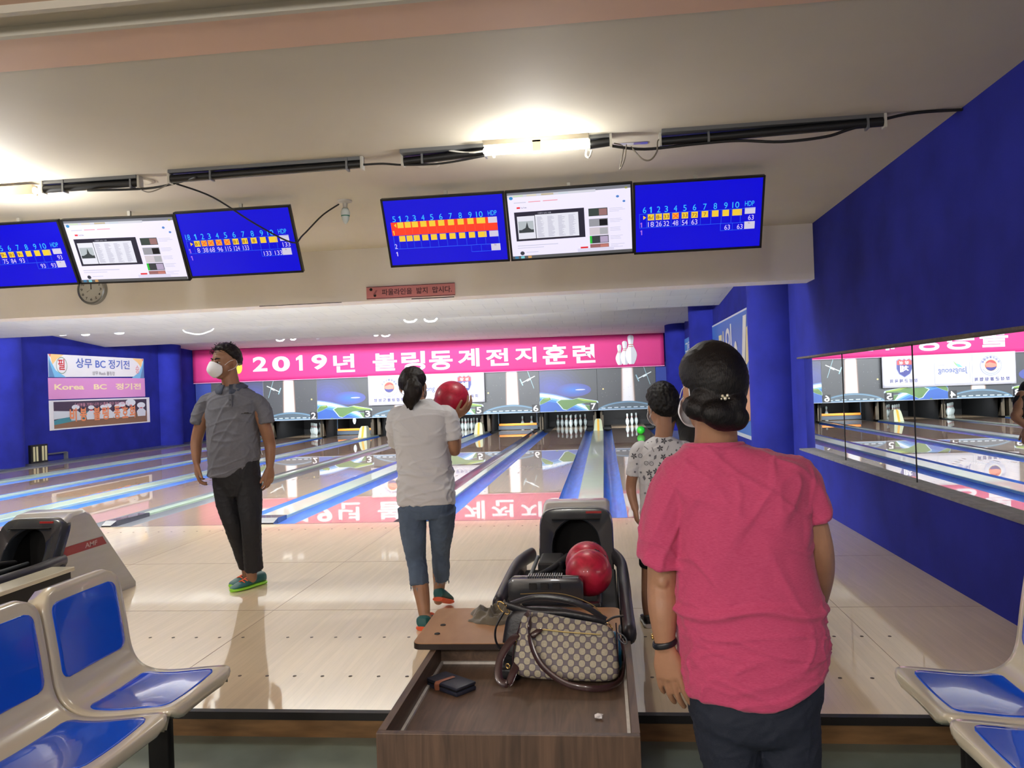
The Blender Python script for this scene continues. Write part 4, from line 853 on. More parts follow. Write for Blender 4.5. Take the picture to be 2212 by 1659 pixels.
# lamp rows seen at the baffle edges: peeking ring lamps
M_glow = mat('ring_glow', (255, 255, 250), 0.4, emit=3.0)
RL = ['glowing ring lamp tube below the first baffle, leftmost', 'glowing ring lamp tube below the first baffle, second from left', 'glowing ring lamp tube below the first baffle, third from left', 'glowing ring lamp tube above the ponytailed head, left of two', 'glowing ring lamp tube above the ponytailed head, right of two', 'glowing ring lamp above the first banner digits, larger of two', 'small glowing ring lamp above the first banner digits', 'glowing ring lamp above the banner middle, larger of two', 'tiny glowing lamp end above the banner middle']
for i, (px, py, Y, r) in enumerate(((135, 719, 15.9, 0.11), (185, 720, 15.9, 0.09), (258, 716, 15.9, 0.11), (886, 690, 15.9, 0.12), (930, 689, 15.9, 0.12), (605, 733, 20.1, 0.10), (633, 732, 20.1, 0.06), (833, 723, 20.1, 0.10), (812, 724, 20.1, 0.04))):
    p = at(px, py, Y); g = MB(); n = 20
    R_ = [p+V((r*math.cos(PI+PI*k/n), 0.02*math.sin(k), r*0.42*math.sin(PI+PI*k/n))) for k in range(n+1)]
    g.tube(R_, 0.018, 8); zt_ = 3.10 if Y < 18 else 3.06
    for q_ in (R_[0], R_[-1]): g.tube([q_, V((q_.x, q_.y+0.02, zt_))], 0.007, 6)
    g.box((p.x-r-0.02, Y-0.03, zt_-0.02), (p.x+r+0.02, Y+0.05, zt_+0.03))
    tag(g.build('ring_lamp', M_glow, None, smooth=True), RL[i], 'lamp', 'lamp tubes peeking below the ceiling baffles')
g = MB(); a = at(395, 712, 15.9); b = at(430, 722, 15.9); c2 = at(462, 708, 15.9); g.tube([V((a.x, a.y, 3.1)), a, (a+b)/2+V((0, 0, -0.03)), b, (b+c2)/2+V((0, 0, -0.03)), c2, V((c2.x, c2.y, 3.1))], 0.012, 8, smooth=6)
tag(g.build('hanging_lamp_cord', M_glow, None, smooth=True), 'long glowing white cord sagging below the first baffle on the left', 'lamp cord')
# small detectors on the last baffle
for i, px in enumerate((687, 1120)):
    p = at(px, (735, 716)[i], 22.6); zz = 2.84+0.26*(27.6-22.6)/7.65
    o = thing('ceiling_detector', ('small red and white detector on the far ceiling, left of two', 'small red and white detector on the far ceiling, right of two')[i], 'detector', (p.x, 22.6, zz-0.0))
    g = MB(); g.box((p.x-0.17, 22.5, zz-0.03), (p.x+0.17, 22.7, zz-0.0)); g.build('detector_plate', mat('detector_red', (190, 120, 120), 0.5), o)
    g = MB(); g.lathe([(0.07, -0.03), (0.05, -0.075), (0.02, -0.085)], (p.x, 22.6, zz), 16); g.build('detector_dome', M_white, o, smooth=True)
# ================================================================== SEATS
M_cream = mat('cream_plastic', (214, 208, 184), 0.22, coat=0.6); M_pad = mat('glossy_blue_pad', (14, 92, 232), 0.15, coat=0.7)
PROF = [(0.0, 0.370), (0.004, 0.396), (0.022, 0.412), (0.10, 0.408), (0.24, 0.396), (0.33, 0.402), (0.385, 0.432), (0.415, 0.49), (0.432, 0.60), (0.448, 0.70), (0.462, 0.775), (0.468, 0.800)]
def catmull(P, n):
    out = []
    for i in range(len(P)-1):
        p0 = P[max(i-1, 0)]; p1 = P[i]; p2 = P[i+1]; p3 = P[min(i+2, len(P)-1)]
        for k in range(n):
            t = k/n; out.append(tuple(0.5*((2*p1[e])+(p2[e]-p0[e])*t+(2*p0[e]-5*p1[e]+4*p2[e]-p3[e])*t*t+(3*p1[e]-p0[e]-3*p2[e]+p3[e])*t**3) for e in range(len(p1))))
    out.append(tuple(P[-1])); return out
CP = catmull(PROF, 5)
_L = [0.0]
for i in range(1, len(CP)): _L.append(_L[-1]+math.dist(CP[i], CP[i-1]))
LT = _L[-1]
def prof(s_):
    s_ = min(max(s_, 0), LT); i = 0
    while i < len(_L)-2 and _L[i+1] < s_: i += 1
    t = (s_-_L[i])/(_L[i+1]-_L[i]); a, b = CP[i], CP[i+1]
    p = (a[0]+(b[0]-a[0])*t, a[1]+(b[1]-a[1])*t); i0 = max(i-1, 0); i1 = min(i+2, len(CP)-1)
    d = V((CP[i1][0]-CP[i0][0], CP[i1][1]-CP[i0][1])).normalized(); return p, (-d.y, d.x)
def sheet(s0, s1, hw, rc, lift, nu=36, nv=18, skirt=0.0, bow=0.02, sk_out=0.008):
    """curved panel of the seat profile between arc lengths s0 and s1 with rounded corners"""
    g = MB(); rows = []
    def P(s_, v, off):
        p, n = prof(s_); q = off-bow*(1-(v/0.217)**2)*0.6; return (p[0]+n[0]*q, v, p[1]+n[1]*q)
    for i in range(nu+1):
        s_ = s0+(s1-s0)*i/nu; e = min(s_-s0, s1-s_); w_ = hw
        if e < rc: w_ = hw-rc+math.sqrt(max(0, rc*rc-(rc-e)**2))
        rows.append([P(s_, w_*(-1+2*j/nv), lift) for j in range(nv+1)])
    for r in rows: g.v += [V(p) for p in r]
    for i in range(nu):
        for j in range(nv): a = i*(nv+1)+j; g.f.append([a, a+1, a+nv+2, a+nv+1]); g.m.append(0)
    if skirt:
        loop = [(0, j) for j in range(nv+1)]+[(i, nv) for i in range(1, nu+1)]+[(nu, j) for j in range(nv-1, -1, -1)]+[(i, 0) for i in range(nu-1, 0, -1)]
        idx = [i*(nv+1)+j for i, j in loop]; prev = idx; n = len(idx)
        for k, (out, dn) in enumerate(((sk_out*0.6, skirt*0.08), (sk_out, skirt*0.3), (sk_out*1.1, skirt))):
            cur = []
            for (i, j) in loop:
                s_ = s0+(s1-s0)*i/nu; _, nn = prof(s_); b = g.v[i*(nv+1)+j]
                ov = out*(1 if j > nv/2 else -1)*min(1, abs(2*j/nv-1)*3); dd, _ = prof(min(s_+0.01, LT)), 0
                ez = 0; t = (-nn[1]*-1, 0)
                tx, tz = nn[1], -nn[0]; ou = out if i == nu else (-out if i == 0 else 0)
                g.v.append(V((b.x+tx*ou-nn[0]*dn, b.y+ov, b.z+tz*ou-nn[1]*dn))); cur.append(len(g.v)-1)
            for q in range(n): g.f.append([prev[q], prev[(q+1) % n], cur[(q+1) % n], cur[q]]); g.m.append(0)
            prev = cur
    return g
def seat_chair(fx, cy, sg, label, group):
    o = thing('moulded_seat', label, 'seat', (fx, cy, FZ), group)
    def put(g, name, m):
        g.v = [V((fx+sg*p.x, cy+p.y, FZ+p.z)) for p in g.v]; x = g.build(name, m, o, smooth=True, angle=60); return x
    sh = put(sheet(0.0, LT, 0.213, 0.075, 0.0, 56, 20, skirt=0.065), 'seat_shell', M_cream)
    md = sh.modifiers.new('thick', 'SOLIDIFY'); md.thickness = 0.006; md.offset = 0
    for s0, s1, nm in ((0.085, 0.372, 'seat_pad'), (0.50, LT-0.045, 'back_pad')):
        pd = put(sheet(s0, s1, 0.182, 0.035, 0.0055, 44, 20, skirt=0.006, sk_out=0.001), nm, M_pad)
    g = MB(); g.box((0.14, -0.02, 0.012), (0.22, 0.02, 0.36), None, 0.006); g.box((0.04, -0.03, 0.0), (0.34, 0.03, 0.014)); g.box((0.08, -0.12, 0.345), (0.30, 0.12, 0.372)); put(g, 'pedestal', M_black)
    return o
G1 = 'blue and cream seats of the left row'; G2 = 'blue and cream seats of the right row'
seat_chair(-1.455, 2.785, -1, 'blue padded cream seat nearest the approach step in the left row', G1)
seat_chair(-1.455, 2.328, -1, 'blue padded cream seat in the left row, cut by the lower left corner', G1)
seat_chair(-1.455, 1.872, -1, 'blue padded cream seat of the left row nearest the photographer', G1)
seat_chair(0.972, 2.790, 1, 'blue padded cream seat nearest the approach step in the right row', G2)
seat_chair(0.972, 2.333, 1, 'blue padded cream seat in the right row, cut by the lower right corner', G2)
# ================================================================== BALL RETURNS
M_hood = mat('silver_grey_shell', (176, 174, 170), 0.3, metal=0.25, coat=0.4, noise_amt=0.05, noise_scale=4, stretch=(1, 1, 8)); M_hf = mat('charcoal_plastic', (46, 50, 56), 0.25, coat=0.5)
M_rail = mat('dark_bumper', (38, 36, 42), 0.4)
def ball_return(xc, label):
    o = thing('ball_return', label, 'ball return', (xc, 4.7, 0), 'ball returns between the lane pairs')
    hw = 0.20; xh = xc+0.035
    prof_ = [(4.83, 0.595), (4.90, 0.632), (5.03, 0.642), (5.09, 0.612), (5.60, 0.03), (5.60, 0.0), (4.66, 0.0), (4.62, 0.25)]
    g = MB(); R_ = []
    for k, (x, s_) in enumerate(((-hw, 0.965), (-hw+0.012, 0.99), (-hw+0.03, 1.0), (hw-0.03, 1.0), (hw-0.012, 0.99), (hw, 0.965))):
        R_.append([(xh+x, 5.1+(y-5.1)*s_, z*s_) for y, z in prof_])
    g.rings(R_, close=False); hd = g.build('hood_shell', M_hood, o, smooth=True, angle=35)
    for sd in (-1, 1):
        A = Art(0.0008); A.z = 0.001; W = 0.46
        A.poly([(0, 0), (W+0.045, 0), (W, 0.058), (0, 0.058)], c_('stripe_red', (146, 44, 48)))
        A.text('AMF', 0.27 if sd == 1 else 0.10, 0.014, 0.13, 0.032, c_('stripe_logo', (186, 160, 160)), 0.02)
        if sd == 1: A.place('side_stripe', (xh+hw+0.0005, 4.745, 0.37), (0, 1, 0), (0, 0, 1), hd)
        else:
            for p in A.mb.v: pass
            A.place('side_stripe', (xh-hw-0.0005, 5.235, 0.37), (0, -1, 0), (0, 0, 1), hd)
    # dark front frame with an arched mouth, leaning back
    def lean(x, z, dy): return (xh+x, 4.585+(z-0.2)*0.55+dy, z)
    n = 28; outer = []; inner = []
    for i in range(n+1):
        a = PI*i/n; c, s_ = math.cos(a), math.sin(a)
        ex = 0.215*(abs(c)**0.35)*(1 if c >= 0 else -1); ez = 0.40+0.215*(abs(s_)**0.35)
        outer.append((ex*(1.0 if i not in (0, n) else 1), ez)); inner.append((0.138*c, 0.40+0.155*s_))
    outer = [(0.205, 0.17)]+outer+[(-0.205, 0.17)]; inner = [(0.128, 0.17)]+inner+[(-0.128, 0.17)]
    g = MB(); N_ = len(outer); lay = []
    for P_, dy in ((inner, 0.12), (inner, 0.01), ([(x*1.06, 0.4+(z-0.4)*1.05 if z > 0.2 else z) for x, z in inner], 0.0), ([(x*0.97, 0.4+(z-0.4)*0.97 if z > 0.2 else z) for x, z in outer], -0.004), (outer, 0.012), (outer, 0.09)):
        lay.append([lean(x, z, dy) for x, z in P_])
    g.rings(lay, None, cap=False, close=False); g.build('hood_frame', M_hf, o, smooth=True, angle=50)
    g = MB(); g.prism([(4.60, 0.17), (4.81, 0.56), (5.0, 0.56), (5.0, 0.17)], 'X', xh-0.145, xh-0.138); g.prism([(4.60, 0.17), (4.81, 0.56), (5.0, 0.56), (5.0, 0.17)], 'X', xh+0.138, xh+0.145); g.box((xh-0.14, 4.95, 0.15), (xh+0.14, 4.97, 0.58)); g.prism([(4.76, 0.556), (4.97, 0.56), (4.97, 0.565), (4.76, 0.561)], 'X', xh-0.14, xh+0.14)
    g.build('mouth_lining', mat('deep_black', (5, 5, 6), 0.8), o)
    A = Art(); A.z = 0.0; 
    g = MB(); g.box((xh+0.06, 4.782, 0.588), (xh+0.15, 4.79, 0.60)); g.build('red_badge', mat('badge_red', (170, 40, 40), 0.4), o)
    # rack: bumper rails, ball track, legs
    for sd in (-1, 1):
        g = MB(); P_ = [(xc+sd*0.232, 4.80, 0.348), (xc+sd*0.262, 4.66, 0.352), (xc+sd*0.288, 4.45, 0.352), (xc+sd*0.292, 4.0, 0.350), (xc+sd*0.290, 3.70, 0.350)]+([(xc+0.292, 3.26, 0.346)] if sd > 0 else [])
        g.tube(P_, [(0.028, 0.042)]*len(P_), 14, ref=(1, 0, 0), smooth=6); g.build('bumper_rail', M_rail, o, smooth=True)
        g = MB(); g.box((xc+sd*0.272-0.012, 3.64, 0.10), (xc+sd*0.272+0.012, 4.75, 0.335)); g.build('rack_side', M_rail, o)
    for sx in (0.05, 0.17, -0.07, -0.19):
        g = MB(); g.tube([(xc+sx, 3.70, 0.350), (xc+sx, 4.72, 0.350)], 0.012, 8); g.build('track_rod', M_steel, o, smooth=True)
    g = MB(); g.box((xc-0.255, 3.64, 0.20), (xc+0.255, 4.62, 0.30), None, 0.01); g.build('rack_bed', M_black, o)
    g = MB(); g.box((xc-0.16, 3.66, 0.0), (xc+0.16, 4.6, 0.21), None, 0.01); g.build('rack_base', M_blackp, o)
    g = MB(); g.tube([(xc-0.02, 4.70, 0.36), (xc-0.03, 4.45, 0.39), (xc-0.10, 4.25, 0.375), (xc-0.20, 4.12, 0.36)], 0.016, 8, smooth=5); g.build('lift_arm', M_black, o, smooth=True)
    g = MB(); g.box((xc-0.16, 4.34, 0.33), (xc-0.03, 4.6, 0.40), None, 0.015); g.build('lift_cover', M_black, o)
    # console at the player's end
    x0, x1 = xc-0.232, xc+0.103
    g = MB(); R_ = []
    for (y, a, b, c0) in ((3.615, 0.008, 0.375, 0.474), (3.62, 0.0, 0.368, 0.484), (3.64, 0.0, 0.365, 0.490), (3.685, 0.004, 0.365, 0.484), (3.69, 0.012, 0.37, 0.474)):
        R_.append([(x0+a, y, b+0.02), (x0+a+0.012, y, b), (x1-a-0.012, y, b), (x1-a, y, b+0.02), (x1-a, y, c0-0.02), (x1-a-0.02, y, c0), (x0+a+0.02, y, c0), (x0+a, y, c0-0.02)])
    g.rings(R_); cs = g.build('console', M_hf, o, smooth=True, angle=40)
    for k in range(3):
        g = MB(); g.box((x0+0.095+0.052*k, 3.608, 0.438), (x0+0.128+0.052*k, 3.620, 0.465)); g.build('console_slot', M_black, cs)
    g = MB()
    for k in range(15): g.box((x0+0.09+0.0105*k, 3.618, 0.486), (x0+0.095+0.0105*k, 3.68, 0.495))
    g.build('console_ridge', M_hf, cs)
    g = MB(); g.tube([(x0-0.01, 3.66, 0.350), (xc-0.06, 3.65, 0.355), (x1+0.06, 3.66, 0.350)], [(0.04, 0.018), (0.045, 0.02), (0.04, 0.018)], 12, ref=(0, 1, 0), smooth=6); g.build('console_foot', M_blackp, o, smooth=True)
    return o
ball_return(-0.225, 'ball return rack with two red balls in front of the equipment box')
ball_return(-3.665, 'ball return rack with a silver hood at the left picture edge')
o = thing('side_shelf', 'low black shelf with a cream top between the left seats and ball return', 'shelf', (-3.25, 4.2, 0))
g = MB(); g.box((-3.335, 3.82, 0.338), (-3.185, 4.56, 0.362), None, 0.004); g.build('shelf_top', M_cream, o)
g = MB(); g.box((-3.325, 3.84, 0.0), (-3.20, 4.54, 0.338)); g.build('shelf_body', M_black, o)
def mball(name, c, r, m, label, grp=None):
    o = thing(name, label, 'bowling ball', c, grp); g = MB(); g.ball(c, r, None, 40); g.build('ball_shell', m, o, smooth=True)
    n = MB(); c = V(c)
    for a, b in ((0.35, 0.5), (0.62, 0.42), (0.45, 0.9)):
        d = V((math.cos(a)*math.sin(b), 0.4, math.cos(b))).normalized(); n.ball(c+d*(r-0.004), 0.011, None, 10)
    n.build('finger_hole', M_black, o, smooth=True); return o
def swirl(name, c1, c2, rough=0.15):
    m = bpy.data.materials.new(name); m.use_nodes = True; nt = m.node_tree; b = nt.nodes['Principled BSDF']
    tc = N(nt, 'ShaderNodeTexCoord'); n1 = N(nt, 'ShaderNodeTexNoise'); n1.inputs['Scale'].default_value = 9; n1.inputs['Detail'].default_value = 6; n1.inputs['Distortion'].default_value = 2.5
    nt.links.new(tc.outputs['Object'], n1.inputs['Vector']); cr = N(nt, 'ShaderNodeValToRGB'); nt.links.new(n1.outputs[0], cr.inputs[0])
    cr.color_ramp.elements[0].position = 0.35; cr.color_ramp.elements[1].position = 0.7; cr.color_ramp.elements[0].color = (*lin(c1), 1); cr.color_ramp.elements[1].color = (*lin(c2), 1)
    nt.links.new(cr.outputs[0], b.inputs['Base Color']); b.inputs['Roughness'].default_value = rough; b.inputs['Coat Weight'].default_value = 0.25; return m
M_red = swirl('red_ball', (160, 16, 44), (206, 34, 70), 0.42)
mball('bowling_ball', at(1272, 1237, 3.81), 0.108, M_red, 'red bowling ball nearest the viewer on the ball return', 'red balls on the ball return')
mball('bowling_ball', at(1269, 1217, 4.04)+V((0, 0, 0.0)), 0.108, M_red, 'red bowling ball tucked behind the front ball on the ball return', 'red balls on the ball return')
mball('bowling_ball', V((0.931, 21.6, 0.108)), 0.108, mat('green_ball', (60, 235, 60), 0.25, coat=0.5), 'bright green bowling ball rolling far down the rightmost lane')
# ================================================================== EQUIPMENT BOXES AND BOARDS
def wood(name, a, b_, scale=7, rough=0.5, stretch=(6, 0.5, 6)):
    m = bpy.data.materials.new(name); m.use_nodes = True; nt = m.node_tree; b = nt.nodes['Principled BSDF']
    tc = N(nt, 'ShaderNodeTexCoord'); mp = N(nt, 'ShaderNodeMapping'); mp.inputs['Scale'].default_value = stretch; nt.links.new(tc.outputs['Object'], mp.inputs[0])
    n1 = N(nt, 'ShaderNodeTexNoise'); n1.inputs['Scale'].default_value = scale; n1.inputs['Detail'].default_value = 8; n1.inputs['Distortion'].default_value = 1.2; nt.links.new(mp.outputs[0], n1.inputs['Vector'])
    cr = N(nt, 'ShaderNodeValToRGB'); nt.links.new(n1.outputs[0], cr.inputs[0]); cr.color_ramp.elements[0].position = 0.3; cr.color_ramp.elements[1].position = 0.72
    cr.color_ramp.elements[0].color = (*lin(a), 1); cr.color_ramp.elements[1].color = (*lin(b_), 1); nt.links.new(cr.outputs[0], b.inputs['Base Color']); b.inputs['Roughness'].default_value = rough
    return m
M_wal_f = wood('walnut_front', (72, 58, 48), (108, 86, 70), 5, 0.45, (7, 6, 0.6)); M_wal = wood('walnut_side', (78, 62, 52), (112, 90, 72), 5, 0.45, (7, 0.6, 7)); M_tray = wood('walnut_tray', (86, 70, 58), (122, 100, 82), 5, 0.4, (6, 0.6, 6))
M_board = wood('tan_board', (166, 124, 86), (184, 142, 102), 3, 0.4, (3, 1, 3)); M_liner = mat('white_liner', (214, 212, 204), 0.5, noise_amt=0.15, noise_scale=30)
def equip_box(dx, label, blabel):
    x0, x1, y0, y1, zt, zf = -0.705+dx, 0.068+dx, 2.345, 3.215, 0.333, 0.252; t = 0.024
    o = thing('equipment_box', label, 'wooden box', ((x0+x1)/2, y0, FZ), 'open wooden boxes by the ball returns')
    g = MB(); g.box((x0, y0, FZ), (x1, y0+t, zt), None, 0.002); g.build('front_panel', M_wal_f, o)
    g = MB(); g.box((x0, y1-t, FZ), (x1, y1, zt)); g.build('back_panel', M_wal, o)
    for a in (x0, x1-t): g = MB(); g.box((a, y0+t, FZ), (a+t, y1-t, zt)); g.build('side_panel', M_wal, o)
    g = MB(); g.box((x0+t, y0+t, zf-0.015), (x1-t, y1-t, zf)); g.build('tray_floor', M_tray, o)
    for (a, b_, c, d) in ((x0+t, y0+t, x0+t+0.010, y1-t), (x1-t-0.010, y0+t, x1-t, y1-t), (x0+t+0.01, y1-t-0.010, x1-t-0.01, y1-t)):
        g = MB(); g.box((a, b_, zf), (c, d, zf+0.010)); g.build('liner_strip', M_liner, o)
    # board lying on the rear rim
    bo = thing('laminate_board', blabel, 'board', (x0+0.3, 3.4, zt), 'tan boards behind the boxes')
    g = MB(); P_ = []; bx0, bx1, by0, by1, r = -0.775+dx, 0.034+dx, 3.10, 3.60, 0.035
    for cx, cy, a0 in ((bx1-r, by0+r, -PI/2), (bx1-r, by1-r, 0), (bx0+r, by1-r, PI/2), (bx0+r, by0+r, PI)):
        for k in range(7): a = a0+PI/2*k/6; P_.append((cx+r*math.cos(a), cy+r*math.sin(a)))
    g.prism(P_, 'Z', zt+0.002, zt+0.024); g.build('board_core', mat('dark_board_edge', (40, 28, 24), 0.5), bo)
    g = MB(); g.prism([(bx0+(p[0]-bx0)*0.996+0.0015, p[1]) for p in P_], 'Z', zt+0.024, zt+0.027); g.build('board_face', M_board, bo)
    for a in (bx0+0.075, bx1-0.065):
        for b_ in (3.22, 3.34): g = MB(); g.lathe([(0.012, zt+0.027), (0.011, zt+0.030), (0.004, zt+0.028)], (a, b_, 0), 14); g.build('screw', M_black, bo, smooth=True, angle=30)
    g = MB()
    for a in (-0.2, 0.2): g.box(((bx0+bx1)/2+a-0.02, 3.50, -0.0), ((bx0+bx1)/2+a+0.02, 3.54, zt+0.002))
    g.build('board_leg', M_black, bo)
    return o
equip_box(0, 'open dark wooden box holding handbags in the foreground', 'tan board with rounded corners behind the handbags')
equip_box(-3.44, 'open dark wooden box beside the left row of seats', 'tan board with rounded corners behind the left seats')
ZF = 0.252
# --- patterned handbag
def bag_mat():
    m = bpy.data.materials.new('patterned_canvas'); m.use_nodes = True; nt = m.node_tree; b = nt.nodes['Principled BSDF']; L = nt.links.new
    tc = N(nt, 'ShaderNodeTexCoord'); mp = N(nt, 'ShaderNodeMapping'); mp.inputs['Scale'].default_value = (25, 24, 25); L(tc.outputs['UV'], mp.inputs[0])
    sx = N(nt, 'ShaderNodeSeparateXYZ'); L(mp.outputs[0], sx.inputs[0])
    def M_(op, a, b_=None, c=None):
        n = N(nt, 'ShaderNodeMath', operation=op)
        for i, v in enumerate((a, b_, c)):
            if v is None: continue
            if isinstance(v, (int, float)): n.inputs[i].default_value = v
            else: L(v, n.inputs[i])
        return n.outputs[0]
    u, v = sx.outputs[0], sx.outputs[1]
    def cell(off):
        fu = M_('SUBTRACT', M_('FRACT', M_('ADD', u, off)), 0.5); fv = M_('SUBTRACT', M_('FRACT', M_('ADD', v, off)), 0.5)
        return M_('SQRT', M_('ADD', M_('POWER', M_('ABSOLUTE', fu), 2.4), M_('POWER', M_('ABSOLUTE', fv), 2.4)))
    d = M_('MINIMUM', cell(10.0), cell(10.5))
    disc = M_('LESS_THAN', d, 0.235); rim = M_('MULTIPLY', M_('GREATER_THAN', d, 0.225), M_('LESS_THAN', d, 0.262))
    wv = N(nt, 'ShaderNodeTexNoise'); wv.inputs['Scale'].default_value = 160; L(tc.outputs['UV'], wv.inputs['Vector'])
    m1 = N(nt, 'ShaderNodeMix', data_type='RGBA'); L(disc, m1.inputs[0]); m1.inputs[6].default_value = (*lin((104, 98, 106)), 1); m1.inputs[7].default_value = (*lin((172, 168, 146)), 1)
    m2 = N(nt, 'ShaderNodeMix', data_type='RGBA'); L(rim, m2.inputs[0]); L(m1.outputs[2], m2.inputs[6]); m2.inputs[7].default_value = (*lin((78, 72, 82)), 1)
    m3 = N(nt, 'ShaderNodeMix', data_type='RGBA', blend_type='OVERLAY'); m3.inputs[0].default_value = 0.35; L(m2.outputs[2], m3.inputs[6]); L(wv.outputs[0], m3.inputs[7])
    L(m3.outputs[2], b.inputs['Base Color']); b.inputs['Roughness'].default_value = 0.55; return m
M_bagc = bag_mat(); M_brown = mat('dark_brown_leather', (58, 38, 40), 0.28, coat=0.5); M_gold = mat('gold_metal', (212, 184, 120), 0.2, metal=1.0); M_bleath = mat('black_leather', (26, 28, 34), 0.38, bump=0.3, bump_scale=90)
def soft_box(c, ux, uy, uz, hx, hy, hz, taper=0.0, n=14, e=0.35, sagf=None):
    """rounded box as a closed grid; returns builder and UVs by world fraction"""
    g = MB(); R_ = []; nr = 18; nc = 56
    for i in range(nr+1):
        ph = -PI/2+PI*i/nr; cz = abs(math.sin(ph))**e*(1 if ph > 0 else -1); cr = max(0.001, math.cos(ph))**e
        r = []
        for j in range(nc):
            th = 2*PI*j/nc; cx = abs(math.cos(th))**e*(1 if math.cos(th) >= 0 else -1); cy = abs(math.sin(th))**e*(1 if math.sin(th) >= 0 else -1)
            tp = 1-taper*(cz+1)/2
            p = V((hx*cx*cr*(1-0.03*cz), hy*cy*cr*tp, hz*cz))
            if sagf: p = sagf(p)
            r.append(c+ux*p.x+uy*p.y+uz*p.z)
        R_.append(r)
    g.rings(R_); return g
def uv_project(o, ux, uz):
    me = o.data; uv = me.uv_layers.new(name='uv')
    for lp in me.loops:
        p = me.vertices[lp.vertex_index].co; uv.data[lp.index].uv = (p.dot(ux), p.dot(uz))
a0 = math.radians(-4)
ux = V((math.cos(a0), math.sin(a0), -0.02)).normalized(); uz = V((0.02, 0.30, 1)).normalized(); uy = uz.cross(ux); uz = ux.cross(uy)
bc = V((-0.170, 3.015, ZF+0.118))
hb = thing('handbag', 'grey and beige patterned handbag with dark brown straps in the wooden box', 'handbag', (bc.x, bc.y, ZF))
def sg(p):
    p = p.copy(); t = (p.z/0.108+1)/2; p.x = p.x*(1.06-0.10*t); p.z -= 0.012*t*math.sin(p.x*9+0.4)+0.010*t*(p.x/0.18); p.y += 0.012*noise.noise(V((p.x*9, p.z*12, 2))); return p
g = soft_box(bc, ux, uy, uz, 0.183, 0.072, 0.112, 0.45, e=0.34, sagf=sg); b1 = g.build('bag_body', M_bagc, hb, smooth=True); uv_project(b1, ux, uz)
def BP(x, y, z): return bc+ux*x+uy*y+uz*z
g = MB(); g.tube([BP(-0.085, -0.064, 0.062), BP(0.0, -0.069, 0.056), BP(0.125, -0.064, 0.052)], 0.0028, 6); g.build('zip', mat('brass_zip', (190, 176, 120), 0.35, metal=0.6), hb)
g = MB(); g.tube([BP(-0.085, -0.066, 0.062), BP(-0.10, -0.072, 0.055), BP(-0.118, -0.074, 0.040), BP(-0.135, -0.072, 0.035)], [(0.006, 0.002), (0.010, 0.003), (0.011, 0.003), (0.006, 0.003)], 8, ref=ux); g.build('zip_pull', M_brown, hb, smooth=True)
def strap(pts, w_, name='strap', par=None, m=None, t=0.003, ref=(0, 0, 1)):
    g = MB(); g.tube(pts, [(w_, t)]*len(pts), 10, ref=ref, smooth=8, rnd=False); return g.build(name, m or M_brown, par or hb, smooth=True, angle=60)
strap([BP(-0.165, -0.01, 0.095), BP(-0.140, -0.045, 0.118), BP(-0.128, -0.072, 0.10), BP(-0.128, -0.080, 0.03), BP(-0.085, -0.092, -0.055), BP(0.0, -0.115, -0.112), BP(0.09, -0.13, -0.128), BP(0.165, -0.10, -0.122), BP(0.205, -0.04, -0.09), BP(0.21, -0.01, -0.02), BP(0.20, 0.0, 0.04)], 0.011, ref=(0, 0.2, 1))
strap([BP(-0.165, -0.02, 0.05), BP(-0.20, -0.05, 0.02), BP(-0.235, -0.075, -0.05), BP(-0.232, -0.09, -0.115), BP(-0.20, -0.085, -0.128), BP(-0.185, -0.07, -0.09), BP(-0.175, -0.05, -0.06)], 0.014, ref=(1, 0.3, 0.2))
strap([BP(0.180, 0.0, 0.095), BP(0.186, 0.0, 0.0), BP(0.188, 0.0, -0.10)], 0.007, 'side_trim', ref=(0, 1, 0)); strap([BP(-0.170, -0.03, 0.085), BP(-0.192, -0.03, 0.0), BP(-0.196, -0.03, -0.10)], 0.006, 'side_trim', ref=(0, 1, 0))
def ringm(c, r, nrm, name, par, m=None, k=1.0, t=0.0028):
    n = V(nrm).normalized(); x = n.orthogonal().normalized(); y = n.cross(x); g = MB(); P_ = [V(c)+x*(r*math.cos(2*PI*i/16))+y*(r*k*math.sin(2*PI*i/16)) for i in range(17)]; g.tube(P_, t, 6, rnd=False); return g.build(name, m or M_gold, par, smooth=True)
ringm(BP(-0.172, -0.02, 0.035), 0.012, (1, 0.2, 0), 'clasp_ring', hb, k=1.8); ringm(BP(-0.19, -0.03, 0.012), 0.009, (0.5, 1, 0), 'clasp_ring', hb); ringm(BP(-0.205, -0.075, -0.07), 0.008, (0.4, 1, 0), 'clasp_ring', hb)
ringm(BP(0.195, -0.01, 0.075), 0.011, (1, 0.2, 0), 'clasp_ring', hb, M_steel, 1.6); ringm(BP(0.205, -0.02, 0.04), 0.011, (0.4, 1, 0), 'clasp_ring', hb, M_steel, 2.0)
